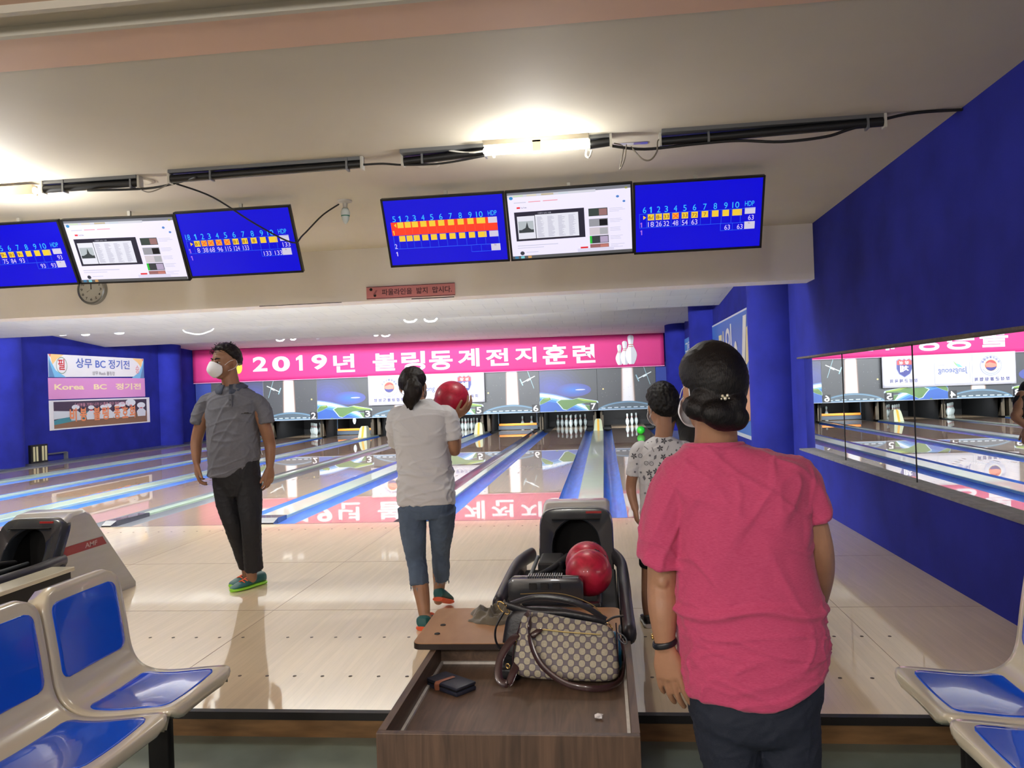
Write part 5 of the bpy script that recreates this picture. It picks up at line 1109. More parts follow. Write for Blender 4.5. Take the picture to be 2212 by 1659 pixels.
# --- black leather tote behind it
tb = thing('tote_bag', 'black leather bag with a curved zipped top behind the patterned handbag', 'handbag', (-0.22, 3.13, ZF))
tc_ = V((-0.225, 3.125, ZF+0.115)); tux = V((math.cos(-0.10), math.sin(-0.10), -0.11)).normalized(); tuz = V((0, 0.12, 1)).normalized(); tuy = tuz.cross(tux).normalized(); tuz = tux.cross(tuy)
def sg2(p): p = p.copy(); t = (p.z/0.11+1)/2; p.z += 0.024*t*(math.cos(p.x/0.19*PI*0.5)-0.6)*0.9; p.y += 0.010*math.sin(p.x*14)*t; return p
def TP(x, y, z): return tc_+tux*x+tuy*y+tuz*z
g = soft_box(tc_, tux, tuy, tuz, 0.195, 0.052, 0.112, 0.45, e=0.4, sagf=sg2); g.build('bag_body', M_bleath, tb, smooth=True)
strap([TP(-0.19, 0.0, 0.105), TP(-0.10, 0.018, 0.142), TP(0.0, 0.02, 0.150), TP(0.10, 0.014, 0.138), TP(0.19, 0, 0.10)], 0.020, 'top_rim', tb, M_bleath, 0.006, (0, 1, 0.3))
strap([TP(-0.19, -0.02, 0.108), TP(-0.08, -0.03, 0.095), TP(0.04, -0.033, 0.105), TP(0.14, -0.03, 0.10), TP(0.19, -0.02, 0.09)], 0.016, 'top_rim', tb, M_bleath, 0.008, (0, 0, 1))
strap([TP(-0.15, 0.02, 0.150), TP(0.0, 0.04, 0.168), TP(0.12, 0.03, 0.148), TP(0.18, 0.01, 0.112)], 0.002, 'zip', tb, mat('dull_brass', (120, 100, 60), 0.5, metal=0.5), 0.0008, (0, 0, 1))
strap([TP(-0.20, -0.02, 0.08), TP(-0.222, -0.04, 0.02), TP(-0.21, -0.06, -0.03), TP(-0.165, -0.075, -0.065), TP(-0.12, -0.075, -0.075)], 0.008, 'strap', tb, M_bleath, 0.004, (0, 1, 0))
strap([TP(0.19, -0.01, 0.09), TP(0.22, 0.0, 0.112), TP(0.255, 0.01, 0.120)], 0.007, 'zip_tab', tb, M_bleath, 0.004, (0, 1, 0))
ringm(TP(-0.205, -0.015, 0.095), 0.014, (0.2, 1, 0), 'clasp_ring', tb, k=2.2); ringm(TP(0.20, -0.01, 0.075), 0.014, (0.2, 1, 0), 'clasp_ring', tb, k=1.6)
g = soft_box(V((-0.395, 3.05, ZF+0.030)), V((1, 0, 0)), V((0, 1, 0)), V((0, 0, 1)), 0.05, 0.07, 0.028, 0, e=0.5); tag(g.build('black_pouch', M_bleath, None, smooth=True), 'small black pouch half under the bags on the tray', 'pouch')
g = soft_box(V((0.0, 3.105, ZF+0.075)), V((1, 0, 0)), V((0, 1, 0)), V((0, 0, 1)), 0.032, 0.055, 0.075, 0.3, e=0.6); tag(g.build('teal_pouch', mat('teal_satin', (20, 110, 146), 0.2, coat=0.6), None, smooth=True), 'shiny teal blue pouch right of the handbag', 'pouch')
# --- wallet
wl = thing('wallet', 'dark blue folding wallet with a tan strap in the wooden box', 'wallet', (-0.60, 2.97, ZF))
wa = math.radians(-38); wx = V((math.cos(wa), math.sin(wa), 0)); wy = V((-wx.y, wx.x, 0)); wc = V((-0.592, 2.925, ZF))
def WP(x, y, z): return wc+wx*x+wy*y+V((0, 0, z))
for i, (z0, z1, tl) in enumerate(((0.0, 0.016, 0), (0.020, 0.032, 0.01))):
    g = MB(); g.box((-0.085, -0.048, z0), (0.085, 0.048, z1), None, 0.005); g.v = [WP(p.x, p.y, p.z+tl*(0.085-p.x)*0.6) for p in g.v]; g.build('wallet_cover', mat('navy_leather', (40, 44, 60), 0.45), wl, smooth=True, angle=30)
g = MB(); g.box((-0.080, -0.044, 0.012), (0.080, 0.044, 0.024)); g.v = [WP(p.x, p.y, p.z) for p in g.v]; g.build('wallet_pages', M_black, wl)
strap([WP(-0.015, -0.052, 0.004), WP(-0.014, -0.054, 0.028), WP(-0.012, -0.035, 0.0345), WP(-0.008, 0.022, 0.0345)], 0.009, 'wallet_strap', wl, mat('tan_strap', (150, 92, 66), 0.5), 0.0015, (1, 0, 0))
# --- crumpled towel, paper scrap
g = MB(); NT, NR = 110, 34; rr_ = []
def rdg(p): return max(0, 1-abs(noise.noise(p))*3.2)
for i in range(NR+1):
    q = i/NR; ring_ = []
    for j in range(NT):
        t = 2*PI*j/NT; ro = 1+0.16*math.sin(3*t+1)+0.10*math.sin(5*t+2.2)+0.05*math.sin(11*t)
        x = 0.138*ro*q*math.cos(t); y = 0.086*ro*q*math.sin(t)
        wx_ = 0.03*noise.noise(V((x*9, y*9, 4))); wy_ = 0.03*noise.noise(V((x*9, y*9, 9)))
        h_ = rdg(V(((x+wx_)*17, (y+wy_)*13, 1.7)))*0.62+rdg(V(((y+wy_)*22+(x+wx_)*9, (x-wx_)*15, 5.1)))*0.38
        z = (0.014+0.052*h_)*max(0, 1-q**4)**0.7+0.030*math.exp(-((x-0.01)**2+(y-0.045)**2)/0.0006)
        ring_.append((-0.475+x-wx_*0.5, 3.435+y-wy_*0.5, 0.3605+z))
    rr_.append(ring_)
for r_ in rr_: g.v += [V(p) for p in r_]
for i in range(NR):
    for j in range(NT): a_i = i*NT+j; b_i = i*NT+(j+1) % NT; g.f.append([a_i, b_i, b_i+NT, a_i+NT]); g.m.append(0)
me = g.mesh('towel_cloth')
o = thing('towel', 'crumpled olive grey towel on the tan board', 'towel', (-0.5, 3.43, 0.36)); skin_obj('towel_cloth', me, mat('olive_towel', (98, 92, 78), 0.95, bump=0.6, bump_scale=300, sheen=0.4), o)
pp = MB(); pp.ball((-0.054, 2.66, ZF+0.011), (0.016, 0.012, 0.010), None, 7); pp.v = [p+V((noise.noise(p*150), noise.noise(p*170), 0))*0.006 for p in pp.v]
tag(pp.build('paper_scrap', M_white), 'crumpled white paper scrap in the wooden box', 'paper')
# ================================================================== PEOPLE
def skin_mat(name, rgb): return mat(name, rgb, 0.5, noise_amt=0.10, noise_scale=14, bump=0.15, bump_scale=160)
SK1 = skin_mat('skin_tan', (166, 124, 96)); SK2 = skin_mat('skin_man', (146, 106, 82)); SK3 = skin_mat('skin_boy', (166, 124, 98))
M_hair = mat('black_hair', (11, 9, 10), 0.5, bump=0.5, bump_scale=90, stretch=(5, 5, 0.8), spec=0.3); M_hairb = mat('brown_black_hair', (22, 14, 12), 0.5, bump=0.5, bump_scale=90, stretch=(5, 5, 0.8), spec=0.3)
M_mask = mat('mask_white', (230, 233, 240), 0.7, bump=0.2, bump_scale=200)
def X_(f, u): return V(f).cross(V(u)).normalized()
def head(g, c, fwd, up=(0, 0, 1), s=1.0, neck=None, nr=0.052, face=True):
    c = V(c); f = V(fwd).normalized(); u = V(up).normalized(); x = f.cross(u).normalized(); u = x.cross(f)
    P = lambda a, b, d: c+x*a*s+f*b*s+u*d*s
    g.ball(P(0, -0.008, 0.028), (0.074*s, 0.093*s, 0.086*s), None, 28, fwd=f, up=u)
    g.ball(P(0, 0.026, -0.028), (0.060*s, 0.064*s, 0.076*s), None, 24, fwd=f, up=u)
    g.ball(P(0, 0.038, -0.074), (0.040*s, 0.044*s, 0.034*s), None, 20, fwd=f, up=u)
    g.tube([P(0, 0.083, 0.012), P(0, 0.095, -0.010), P(0, 0.103, -0.026)], [(0.008*s, 0.008*s), (0.010*s, 0.010*s), (0.015*s, 0.011*s)], 10, ref=x)
    g.ball(P(0, 0.083, -0.056), (0.023*s, 0.010*s, 0.009*s), None, 12, fwd=f, up=u)
    for sd in (-1, 1):
        g.ball(P(sd*0.026, 0.074, 0.022), (0.020*s, 0.012*s, 0.007*s), None, 10, fwd=f, up=u)
        g.ball(P(sd*0.038, 0.060, -0.022), (0.018*s, 0.016*s, 0.016*s), None, 10, fwd=f, up=u)
        e = P(sd*0.076, -0.008, -0.004); xf_ = (x*sd*0.55-f*0.83).normalized()
        g.ball(e+xf_*0.006*s, (0.006*s, 0.016*s, 0.030*s), None, 14, fwd=(f*0.6+x*sd*0.8), up=(u*0.97-f*0.2))
        g.tube([e+u*0.024*s+x*sd*0.004*s+f*0.004*s, e+u*0.026*s+xf_*0.014*s, e+xf_*0.018*s, e-u*0.020*s+xf_*0.008*s, e-u*0.030*s], 0.0045*s, 8, smooth=4)
    if neck is not None: g.tube([P(0, -0.018, -0.045), (P(0, -0.02, -0.07)+V(neck))/2, V(neck)], [nr*0.95, nr, nr*1.12], 18, smooth=5)
    return P, x, f, u
def hair(c, fwd, up, s, fn, amp=0.0022, k=1.0, rad=(0.084, 0.104, 0.098), lift=0.030, pole='up', seg=120, rows=70, freq=26):
    """scalp of hair: fn(x, y, z) of the direction gives 1 where hair grows and its extra thickness"""
    c = V(c); f = V(fwd).normalized(); u = V(up).normalized(); x = f.cross(u).normalized(); u = x.cross(f); cc = c+u*lift*s-f*0.010*s
    R_ = []
    for i in range(rows+1):
        a = PI*min(max(i/rows, 0.004), 0.996); r = []
        for j in range(seg):
            t = 2*PI*j/seg
            if pole == 'up': d = (math.sin(a)*math.cos(t), math.sin(a)*math.sin(t), math.cos(a))
            else: d = (math.sin(a)*math.cos(t), -math.cos(a), math.sin(a)*math.sin(t))
            m_, ex = fn(*d); m_ = min(1, max(0, m_)); m_ = m_*m_*(3-2*m_)
            st = noise.noise(V((math.cos(t)*freq*0.35, math.sin(t)*freq*0.35, a*1.6)))+0.6*noise.noise(V((math.cos(t)*freq, math.sin(t)*freq, a*2.5)))
            q = 0.80+(0.20+ex)*m_+amp*10*st*m_
            r.append(cc+x*(d[0]*rad[0]*s*q)+f*(d[1]*rad[1]*s*q)+u*(d[2]*rad[2]*s*q))
        R_.append(r)
    g = MB(); g.rings(R_); return g
def hand(g, W, d, pn, ts, s=1.0, curl=(0.5, 0.5, 0.55, 0.6), spread=0.10, thumb=(0.6, 0.35), fr=0.0082):
    """W wrist, d towards the fingers, pn palm normal, ts side of the thumb"""
    W = V(W); d = V(d).normalized(); pn = V(pn); pn = (pn-d*pn.dot(d)).normalized(); ts_ = V(ts); ts = (ts_-d*ts_.dot(d)-pn*ts_.dot(pn)).normalized()
    g.tube([W-d*0.01*s, W+d*0.022*s, W+d*0.055*s, W+d*0.083*s], [(0.024*s, 0.019*s), (0.032*s, 0.018*s), (0.040*s, 0.016*s), (0.038*s, 0.013*s)], 16, ref=ts, smooth=4)
    Ls = ((0.044, 0.026, 0.020), (0.048, 0.030, 0.022), (0.045, 0.028, 0.021), (0.035, 0.021, 0.018)); T = []
    for i in range(4):
        off = (0.029, 0.0095, -0.0100, -0.0285)[i]; base = W+d*(0.080, 0.086, 0.083, 0.074)[i]*s+ts*off*s
        dd = (d+ts*spread*(1.3, 0.35, -0.45, -1.4)[i]).normalized(); p = base-dd*0.02*s; pts = [p, base]; rr = [fr*1.15*s, fr*1.12*s]; ang = 0
        for k in range(3):
            ang += curl[i]*(0.75, 1.1, 0.8)[k]; v = dd*math.cos(ang)+pn*math.sin(ang); base = base+v*Ls[i][k]*s; pts.append(base); rr.append(fr*(1.0, 0.92, 0.80)[k]*s*(0.9 if i == 3 else 1))
        g.tube(pts, rr, 12, smooth=3); T.append(base)
    b = W+d*0.028*s+ts*0.020*s+pn*0.004*s; v1 = (d*math.cos(thumb[0])+ts*math.sin(thumb[0])+pn*0.25).normalized()
    p1 = b+v1*0.040*s; v2 = (v1+d*thumb[1]+pn*0.2*thumb[1]).normalized(); p2 = p1+v2*0.030*s; v3 = (v2+d*0.2+pn*0.15).normalized(); p3 = p2+v3*0.024*s
    g.tube([b-v1*0.012*s, b, p1, p2, p3], [0.013*s, 0.0145*s, 0.0108*s, 0.0098*s, 0.0080*s], 12, smooth=3); T.append(p3)
    return T
def torso(g, R, fwd=(0, 1, 0), seg=40, e=0.82, sm=5):
    """rings (centre, half width, half depth) stacked upwards; soft superellipse"""
    f = V(fwd).normalized(); x = f.cross(V((0, 0, 1))).normalized()
    Q = catmull([(*V(c), a, b) for c, a, b in R], sm); rr = []
    for q in Q:
        c = V(q[:3]); r = []
        for j in range(seg):
            t = 2*PI*j/seg; ct, st = math.cos(t), math.sin(t)
            r.append(c+x*(q[3]*abs(ct)**e*(1 if ct >= 0 else -1))+f*(q[4]*abs(st)**e*(1 if st >= 0 else -1)))
        rr.append(r)
    g.rings(rr)
def folds(amp, dirs, seed=0, band=None):
    """cloth creases: ridged noise stretched along each direction; band(p) scales the depth"""
    D = [(V(a).normalized(), fa, fb) for a, fa, fb in dirs]
    def fn(p, n):
        h = 0
        for i, (a, fa, fb) in enumerate(D):
            al = p.dot(a); pe = p-a*al; q = V((pe.x*fb, pe.y*fb, pe.z*fb))+a*(al*fa)+V((seed+i*7.3,)*3)
            r = noise.noise(q); h += 0.9*max(0, 1-abs(r)*5.5)**1.4+0.5*r+0.25*noise.noise(q*2.1)
        return p+n*(amp*h/len(D)*(band(p) if band else 1.0))
    return fn
def shoe(name, par, heel, toe, m_up, m_sole, w_=0.046, h=0.075, m_lace=None, up=(0, 0, 1), ankle=None):
    heel, toe = V(heel), V(toe); d = (toe-heel); L_ = d.length; d.normalize(); u = V(up); u = (u-d*u.dot(d)).normalized(); x = d.cross(u)
    def sec(t, hw, z0, z1, fl=0.6):
        c = heel+d*(L_*t); return [c+x*(hw*math.cos(a)*(abs(math.cos(a))**-0.25 if abs(math.cos(a)) > 0.01 else 1))+u*((z0+z1)/2+(z1-z0)/2*(math.sin(a)*(abs(math.sin(a))**(-0.2) if abs(math.sin(a)) > 0.01 else 1))) for a in [2*PI*k/20 for k in range(20)]]
    prm = ((0.0, 0.6, 0.9), (0.04, 0.78, 1.0), (0.15, 0.86, 0.98), (0.30, 0.84, 0.92), (0.45, 0.92, 0.80), (0.60, 1.02, 0.66), (0.75, 1.0, 0.54), (0.90, 0.80, 0.42), (0.97, 0.55, 0.34), (1.0, 0.25, 0.28))
    g = MB(); g.rings([sec(t, w_*a, 0.018, h*b) for t, a, b in prm]); o = g.build(name, m_up, par, smooth=True, angle=50)
    g = MB(); g.rings([sec(t*1.02-0.01, w_*a*1.08, 0.0, 0.024) for t, a, b in prm]); g.build('sole', m_sole, o, smooth=True, angle=50)
    if m_lace:
        g = MB()
        for k in range(5):
            t = 0.34+0.085*k; zz = h*(0.93-0.30*(t-0.3)/0.4); c = heel+d*(L_*t)+u*(zz*0.98)
            g.tube([c-x*w_*0.55-u*0.006, c+u*0.004, c+x*w_*0.55-u*0.006], 0.005, 6, smooth=3)
        g.build('laces', m_lace, o, smooth=True)
    return o
def face_mask(par, P, x, f, u, s=1.0, bulge=1.0, zo=-0.040, zh=0.056):
    """boat-shaped mask over nose, mouth and chin, with ear loops"""
    g = MB(); rows = []
    for i in range(13):
        v = -1+2*i/12; r = []
        for j in range(21):
            h_ = -1+2*j/20; a = h_*1.0
            w_ = (0.072+0.006*math.cos(v*PI/2)); z = zo+zh*v*(1-0.6*abs(h_)**2)-0.010*abs(h_)*0
            dep = 0.010+0.098*math.cos(a*0.93)+0.022*bulge*(1-abs(v)**1.6)*(1-h_*h_)-0.020*max(0, -v)**2*(1-h_*h_)
            r.append(P(w_*math.sin(a), dep, z))
        rows.append(r)
    for r in rows: g.v += [V(p) for p in r]
    for i in range(12):
        for j in range(20): q = i*21+j; g.f.append([q, q+1, q+22, q+21]); g.m.append(0)
    o = g.build('face_mask', M_mask, par, smooth=True); md = o.modifiers.new('t', 'SOLIDIFY'); md.thickness = 0.0025
    for sd in (-1, 1):
        g = MB(); g.tube([P(sd*0.068, 0.052, -0.012), P(sd*0.078, 0.018, 0.012), P(sd*0.084, -0.022, 0.018), P(sd*0.086, -0.030, -0.010), P(sd*0.080, -0.015, -0.034), P(sd*0.069, 0.030, -0.052)], 0.0014, 6, smooth=4); g.build('ear_loop', M_mask, o, smooth=True)
def body_obj(g, par, m, vox=0.004, smooth=3): return skin_obj('body', remesh(g, vox, smooth), m, par)
HT = lambda m_, ex=0.0: (m_, ex)
# ---------------------------------------------------------------- woman in the pink T-shirt (foreground)
YP = 2.15
pw1 = thing('person', 'person seen from behind in a heathered pink T-shirt and dark trousers, foreground', 'person', (0.40, YP, FZ))
a_ = lambda px, py, y=YP: at(px, py, y)
hc = a_(1536, 846, 2.13); hf = V((-0.42, 0.90, -0.04)); hup = V((-0.02, 0.03, 1))
g = MB(); P, hx, hfv, hu = head(g, hc, hf, hup, 0.93, a_(1545, 985, 2.17), 0.054)
torso(g, [(a_(1622, 1480), 0.13, 0.09), (a_(1612, 1320), 0.12, 0.08), (a_(1602, 1180), 0.12, 0.08), (a_(1596, 1060), 0.12, 0.075), (a_(1580, 1010), 0.09, 0.06), (a_(1555, 985), 0.045, 0.045)])
WL = a_(1436, 1392, 2.13)
g.tube([a_(1478, 1050), a_(1450, 1110), a_(1434, 1200), a_(1431, 1262, 2.16), a_(1432, 1310, 2.14), a_(1434, 1355, 2.13), WL], [0.040, 0.044, 0.0405, 0.0395, 0.0390, 0.032, 0.0250], 18, smooth=5)
g.ball(a_(1432, 1258, 2.125), (0.016, 0.012, 0.018), None, 10)
hand(g, WL, V((0.10, -0.03, -1)), V((0.45, 0.88, 0.0)), V((0.9, -0.4, 0)), 0.98, (0.22, 0.28, 0.30, 0.30), 0.09, (0.42, 0.45), 0.0088)
WR = a_(1752, 1345, 2.34)
g.tube([a_(1705, 1050), a_(1742, 1095), a_(1762, 1160), a_(1770, 1215, 2.18), a_(1768, 1265, 2.24), WR], [0.034, 0.036, 0.038, 0.038, 0.034, 0.024], 18, smooth=5)
hand(g, WR, V((-0.25, 0.6, -0.75)), V((-0.7, 0, 0.5)), V((0, 0.6, 0.5)), 0.98, (0.7, 0.8, 0.9, 0.9))
for px1, px2 in ((1583, 1592), (1706, 1706)): p1 = a_(px1, 1660); kx = a_(px2, 1700).x; g.tube([a_(1625, 1500), p1, V((kx, YP+0.015, 0.25)), V((kx, YP-0.01, 0.05)), V((kx, YP-0.02, FZ+0.07))], [0.05, 0.05, 0.045, 0.04, 0.035], 14, smooth=4)
body_obj(g, pw1, SK1, 0.0036, 3)
tr = MB()
torso(tr, [(V((0.305+0.085, YP, 0.42)), 0.10, 0.085), (a_(1627, 1560), 0.148, 0.115), (a_(1628, 1480), 0.168, 0.125), (a_(1620, 1380), 0.160, 0.115), (a_(1612, 1300), 0.15, 0.10)])
for px0, px1, px2 in ((1565, 1583, 1592), (1692, 1706, 1706)):
    p1 = a_(px1, 1660); p0 = a_(px0, 1520); kx = a_(px2, 1700).x
    tr.tube([p0, (p0+p1)/2+V((0, 0, 0)), p1, V((kx, YP+0.015, 0.25)), V((kx, YP-0.01, 0.05)), V((kx+0.0, YP-0.02, -0.045))], [(0.086, 0.105), (0.083, 0.095), (0.073, 0.082), (0.068, 0.072), (0.060, 0.064), (0.054, 0.056)], 22, ref=(1, 0, 0), smooth=5)
skin_obj('trousers', remesh(tr, 0.006, 3, fn=folds(0.0045, (((0.2, 0, 1), 6, 26), ((1, 0, 0.5), 7, 30)), 3)), mat('dark_navy_trousers', (26, 34, 50), 0.75, bump=0.4, bump_scale=500), pw1)
for xx in (a_(1592, 1700).x, a_(1706, 1700).x): shoe('shoe', pw1, (xx, YP-0.08, FZ), (xx, YP+0.15, FZ), M_black, M_white)
ts = MB()
torso(ts, [(a_(1626, 1486), 0.178, 0.138), (a_(1626, 1450), 0.184, 0.140), (a_(1624, 1390), 0.186, 0.138), (a_(1616, 1310), 0.184, 0.126), (a_(1608, 1230), 0.176, 0.122), (a_(1602, 1150), 0.168, 0.126), (a_(1598, 1085), 0.170, 0.124),
           (a_(1592, 1035), 0.185, 0.112), (a_(1584, 1003), 0.178, 0.094), (a_(1566, 984), 0.130, 0.082), (a_(1550, 970), 0.092, 0.076), (a_(1543, 961), 0.076, 0.072)], seg=48)
ts.tube([a_(1500, 1030), a_(1462, 1055), a_(1440, 1110), a_(1428, 1165), a_(1423, 1207)], [(0.060, 0.064), (0.062, 0.068), (0.058, 0.066), (0.056, 0.066), (0.057, 0.066)], 24, ref=(1, 0, 0), smooth=6, rnd=False)
ts.tube([a_(1690, 1030), a_(1722, 1045), a_(1746, 1085), a_(1760, 1122)], [(0.058, 0.062), (0.058, 0.062), (0.048, 0.060), (0.040, 0.058)], 24, ref=(1, 0, 0), smooth=6, rnd=False)
ts.tube([a_(1384, 1190, 2.14), a_(1396, 1208, 2.10), a_(1430, 1226, 2.085), a_(1466, 1229, 2.10)], [(0.010, 0.007), (0.016, 0.008), (0.014, 0.008), (0.008, 0.006)], 12, ref=(0, 0, 1), smooth=4)
zlow, zmid = a_(1620, 1500).z, a_(1620, 1290).z
_f1 = folds(0.0115, (((0.45, 0, 1), 2.4, 13), ((1, 0, -0.8), 2.0, 11)), 11); _f2 = folds(0.0088, (((1, 0.1, 0.12), 1.8, 27), ((1, 0, -0.35), 2.2, 22)), 5)
def pinkfold(p, n):
    t = min(1, max(0, (zmid+0.06-p.z)/0.12)); q = _f1(p, n)*(1-t)+_f2(p, n)*t
    zz = zmid-0.012; q = q+n*(0.012*math.exp(-((p.z-zz-0.012*math.sin(p.x*22))/0.010)**2))*(1 if p.x > 0.1 else 0)
    rx = p.x-a_(1626, 1486).x
    wz = min(1, max(0, (zlow+0.20-p.z)/0.20)); q.z += wz*(0.070*(max(0, rx-0.02)/0.17)**1.6-0.012*(1-min(1, abs(rx)/0.15)))
    return q
pk = bpy.data.materials.new('heathered_pink'); pk.use_nodes = True; nt = pk.node_tree; b = nt.nodes['Principled BSDF']
tc = N(nt, 'ShaderNodeTexCoord'); mp = N(nt, 'ShaderNodeMapping'); mp.inputs['Scale'].default_value = (110, 110, 900); n1 = N(nt, 'ShaderNodeTexNoise'); n1.inputs['Scale'].default_value = 1.0; n1.inputs['Detail'].default_value = 4
nt.links.new(tc.outputs['Object'], mp.inputs[0]); nt.links.new(mp.outputs[0], n1.inputs['Vector']); cr = N(nt, 'ShaderNodeValToRGB'); nt.links.new(n1.outputs[0], cr.inputs[0])
cr.color_ramp.elements[0].position = 0.25; cr.color_ramp.elements[1].position = 0.8; cr.color_ramp.elements[0].color = (*lin((178, 52, 96)), 1); cr.color_ramp.elements[1].color = (*lin((200, 84, 122)), 1)
nt.links.new(cr.outputs[0], b.inputs['Base Color']); b.inputs['Roughness'].default_value = 0.9; b.inputs['Sheen Weight'].default_value = 0.15
skin_obj('t_shirt', remesh(ts, 0.0055, 4, fn=pinkfold), pk, pw1)
g = MB(); nk = a_(1543, 966); g.tube([nk+V((0.073*math.cos(2*PI*k/28), 0.070*math.sin(2*PI*k/28), 0.004-0.004*math.sin(2*PI*k/28))) for k in range(29)], [(0.009, 0.005)]*29, 8, ref=(0, 0, 1), rnd=False); g.build('collar', pk, pw1, smooth=True)
# hair gathered into a low bun
def hf1(x, y, z):
    side = -0.30-0.35*max(0, -y); front = 0.50
    t = (y+0.15)/0.8; line = side if t < 0 else side+(front-side)*min(1, t)**1.3
    return (z-line)/0.16+0.5, 0.06
g = hair(hc, hf, hup, 0.94, hf1, 0.0008, pole='back', freq=30, rad=(0.084, 0.104, 0.104))
bun = a_(1562, 897, 2.045)
g.ball(bun, (0.062, 0.036, 0.040), None, 24, fwd=(-0.45, 0.9, 0.0), up=(0.25, 0, 1)); g.ball(a_(1540, 868, 2.06), (0.058, 0.034, 0.05), None, 24)
g.ball(a_(1588, 902, 2.05), (0.034, 0.030, 0.034), None, 20); g.tube([P(-0.05, 0.0, -0.03), a_(1500, 880, 2.06), bun], [0.018, 0.03, 0.028], 14, smooth=4); g.tube([P(0.06, 0.0, -0.02), a_(1590, 865, 2.06), bun], [0.018, 0.028, 0.03], 14, smooth=4)
skin_obj('hair', remesh(g, 0.0036, 6, fn=lambda p, n: p+n*0.0011*noise.noise(V((p.x*60+p.z*10, p.y*60, p.z*170-p.x*70)))), M_hair, pw1)
g = MB(); cc = a_(1566, 857, 2.016)
for dx, dz, r in ((-0.006, 0.002, 0.0042), (0.0055, 0.003, 0.0042), (0, -0.004, 0.005), (-0.009, -0.005, 0.0026), (0.009, -0.004, 0.0026)): g.ball(cc+V((dx, -0.004, dz)), r, None, 12)
g.build('hair_clip', mat('crystal', (226, 222, 200), 0.08, metal=0.6), pw1, smooth=True)
face_mask(pw1, P, hx, hfv, hu, 0.93, 0.8, -0.052, 0.046)
# wristwatch band with gold chain
g = MB(); P_ = []
for k in range(19):
    t = 2*PI*k/18; P_.append(WL+V((0.0285*math.cos(t), 0.0265*math.sin(t), 0.004+0.006*math.cos(t))))
g.tube(P_, [(0.0085, 0.0035)]*19, 8, ref=(0, 0, 1), rnd=False); g.build('watch_band', M_bleath, pw1, smooth=True)
g = MB()
for k in range(9): t = PI*0.72+0.13*k; g.ball(WL+V((0.0305*math.cos(t), 0.029*math.sin(t), 0.018+0.005*(k % 2))), 0.0042, None, 8)
g.build('gold_bracelet', M_gold, pw1, smooth=True)
# ---------------------------------------------------------------- woman in the white T-shirt holding a ball
YW = 4.65
pw2 = thing('person', 'person seen from behind in a white T-shirt and cropped jeans holding a red ball', 'person', (-1.05, YW, 0))
b_ = lambda px, py, y=YW: at(px, py, y)
hc = b_(893, 836, 4.66); hf = V((0.12, 0.99, -0.02)); hup = V((0, 0, 1))
g = MB(); P, hx, hfv, hu = head(g, hc, hf, hup, 0.92, b_(912, 882, 4.66), 0.052)
torso(g, [(b_(921, 1080), 0.12, 0.08), (b_(917, 1010), 0.11, 0.07), (b_(912, 940), 0.12, 0.075), (b_(910, 898), 0.11, 0.06), (b_(912, 882), 0.06, 0.05), (b_(912, 870), 0.045, 0.045)])
ball_c = b_(976, 860, 5.0); bu = V((0.52, -0.45, -0.72)).normalized(); bd = V((0.80, 0.10, 0.52)); bd = (bd-bu*bd.dot(bu)).normalized(); WH = ball_c+bu*0.127-bd*0.055
g.tube([b_(960, 902), b_(976, 935), b_(981, 972, 4.68), b_(985, 955, 4.78), WH], [0.036, 0.040, 0.036, 0.032, 0.025], 16, smooth=5)
# right hand cupped under and beside the ball
dn = (WH-ball_c)
Tn = hand(g, WH, bd, -bu, V((-0.55, -0.6, 0.55)), 0.98, (0.38, 0.40, 0.42, 0.42), 0.16, (0.75, 0.5), 0.0086)
WH2 = ball_c+V((-0.135, 0.035, -0.085))
g.tube([b_(866, 905), b_(854, 945, 4.70), b_(865, 960, 4.86), b_(905, 925, 5.0), WH2], [0.034, 0.038, 0.035, 0.031, 0.025], 16, smooth=5)
hand(g, WH2, V((0.55, 0.10, 0.55)), V((0.65, -0.2, 0.6)), V((0, -1, 0.2)), 0.96, (0.35, 0.35, 0.38, 0.4), 0.14, (0.5, 0.4))
# legs: left planted, right heel lifted
g.tube([b_(896, 1130), b_(900, 1205, 4.66), b_(908, 1262, 4.60), b_(914, 1300, 4.56), b_(918, 1338, 4.53), V((-1.045, 4.53, 0.05))], [0.045, 0.046, 0.048, 0.040, 0.030, 0.034], 16, smooth=5)
g.tube([b_(954, 1130), b_(950, 1190, 4.80), b_(950, 1240, 4.84), b_(949, 1262, 4.85), b_(947, 1296, 4.86)], [0.045, 0.046, 0.044, 0.036, 0.030], 16, smooth=5)
body_obj(g, pw2, SK1, 0.0042, 3)
g = MB(); torso(g, [(b_(927, 1118), 0.120, 0.085), (b_(922, 1092), 0.152, 0.110), (b_(921, 1070), 0.152, 0.105), (b_(920, 1040), 0.14, 0.09)])
g.tube([b_(890, 1095), b_(893, 1150), b_(899, 1205, 4.66), b_(904, 1236, 4.62), b_(906, 1264, 4.60)], [(0.082, 0.096), (0.074, 0.082), (0.057, 0.066), (0.055, 0.062), (0.052, 0.058)], 20, ref=(1, 0, 0), smooth=6, rnd=False)
g.tube([b_(955, 1095), b_(954, 1145, 4.72), b_(952, 1190, 4.80), b_(953, 1225, 4.83), b_(954, 1252, 4.85)], [(0.080, 0.094), (0.070, 0.080), (0.054, 0.062), (0.051, 0.058), (0.045, 0.052)], 20, ref=(1, 0, 0), smooth=6, rnd=False)
skin_obj('jeans', remesh(g, 0.0055, 3, fn=folds(0.005, (((0.25, 0, 1), 7, 24), ((1, 0.2, 0.1), 9, 34)), 8)), mat('blue_denim', (86, 104, 128), 0.85, noise_amt=0.28, noise_scale=7, bump=0.5, bump_scale=600), pw2)
rn = random.Random(5)
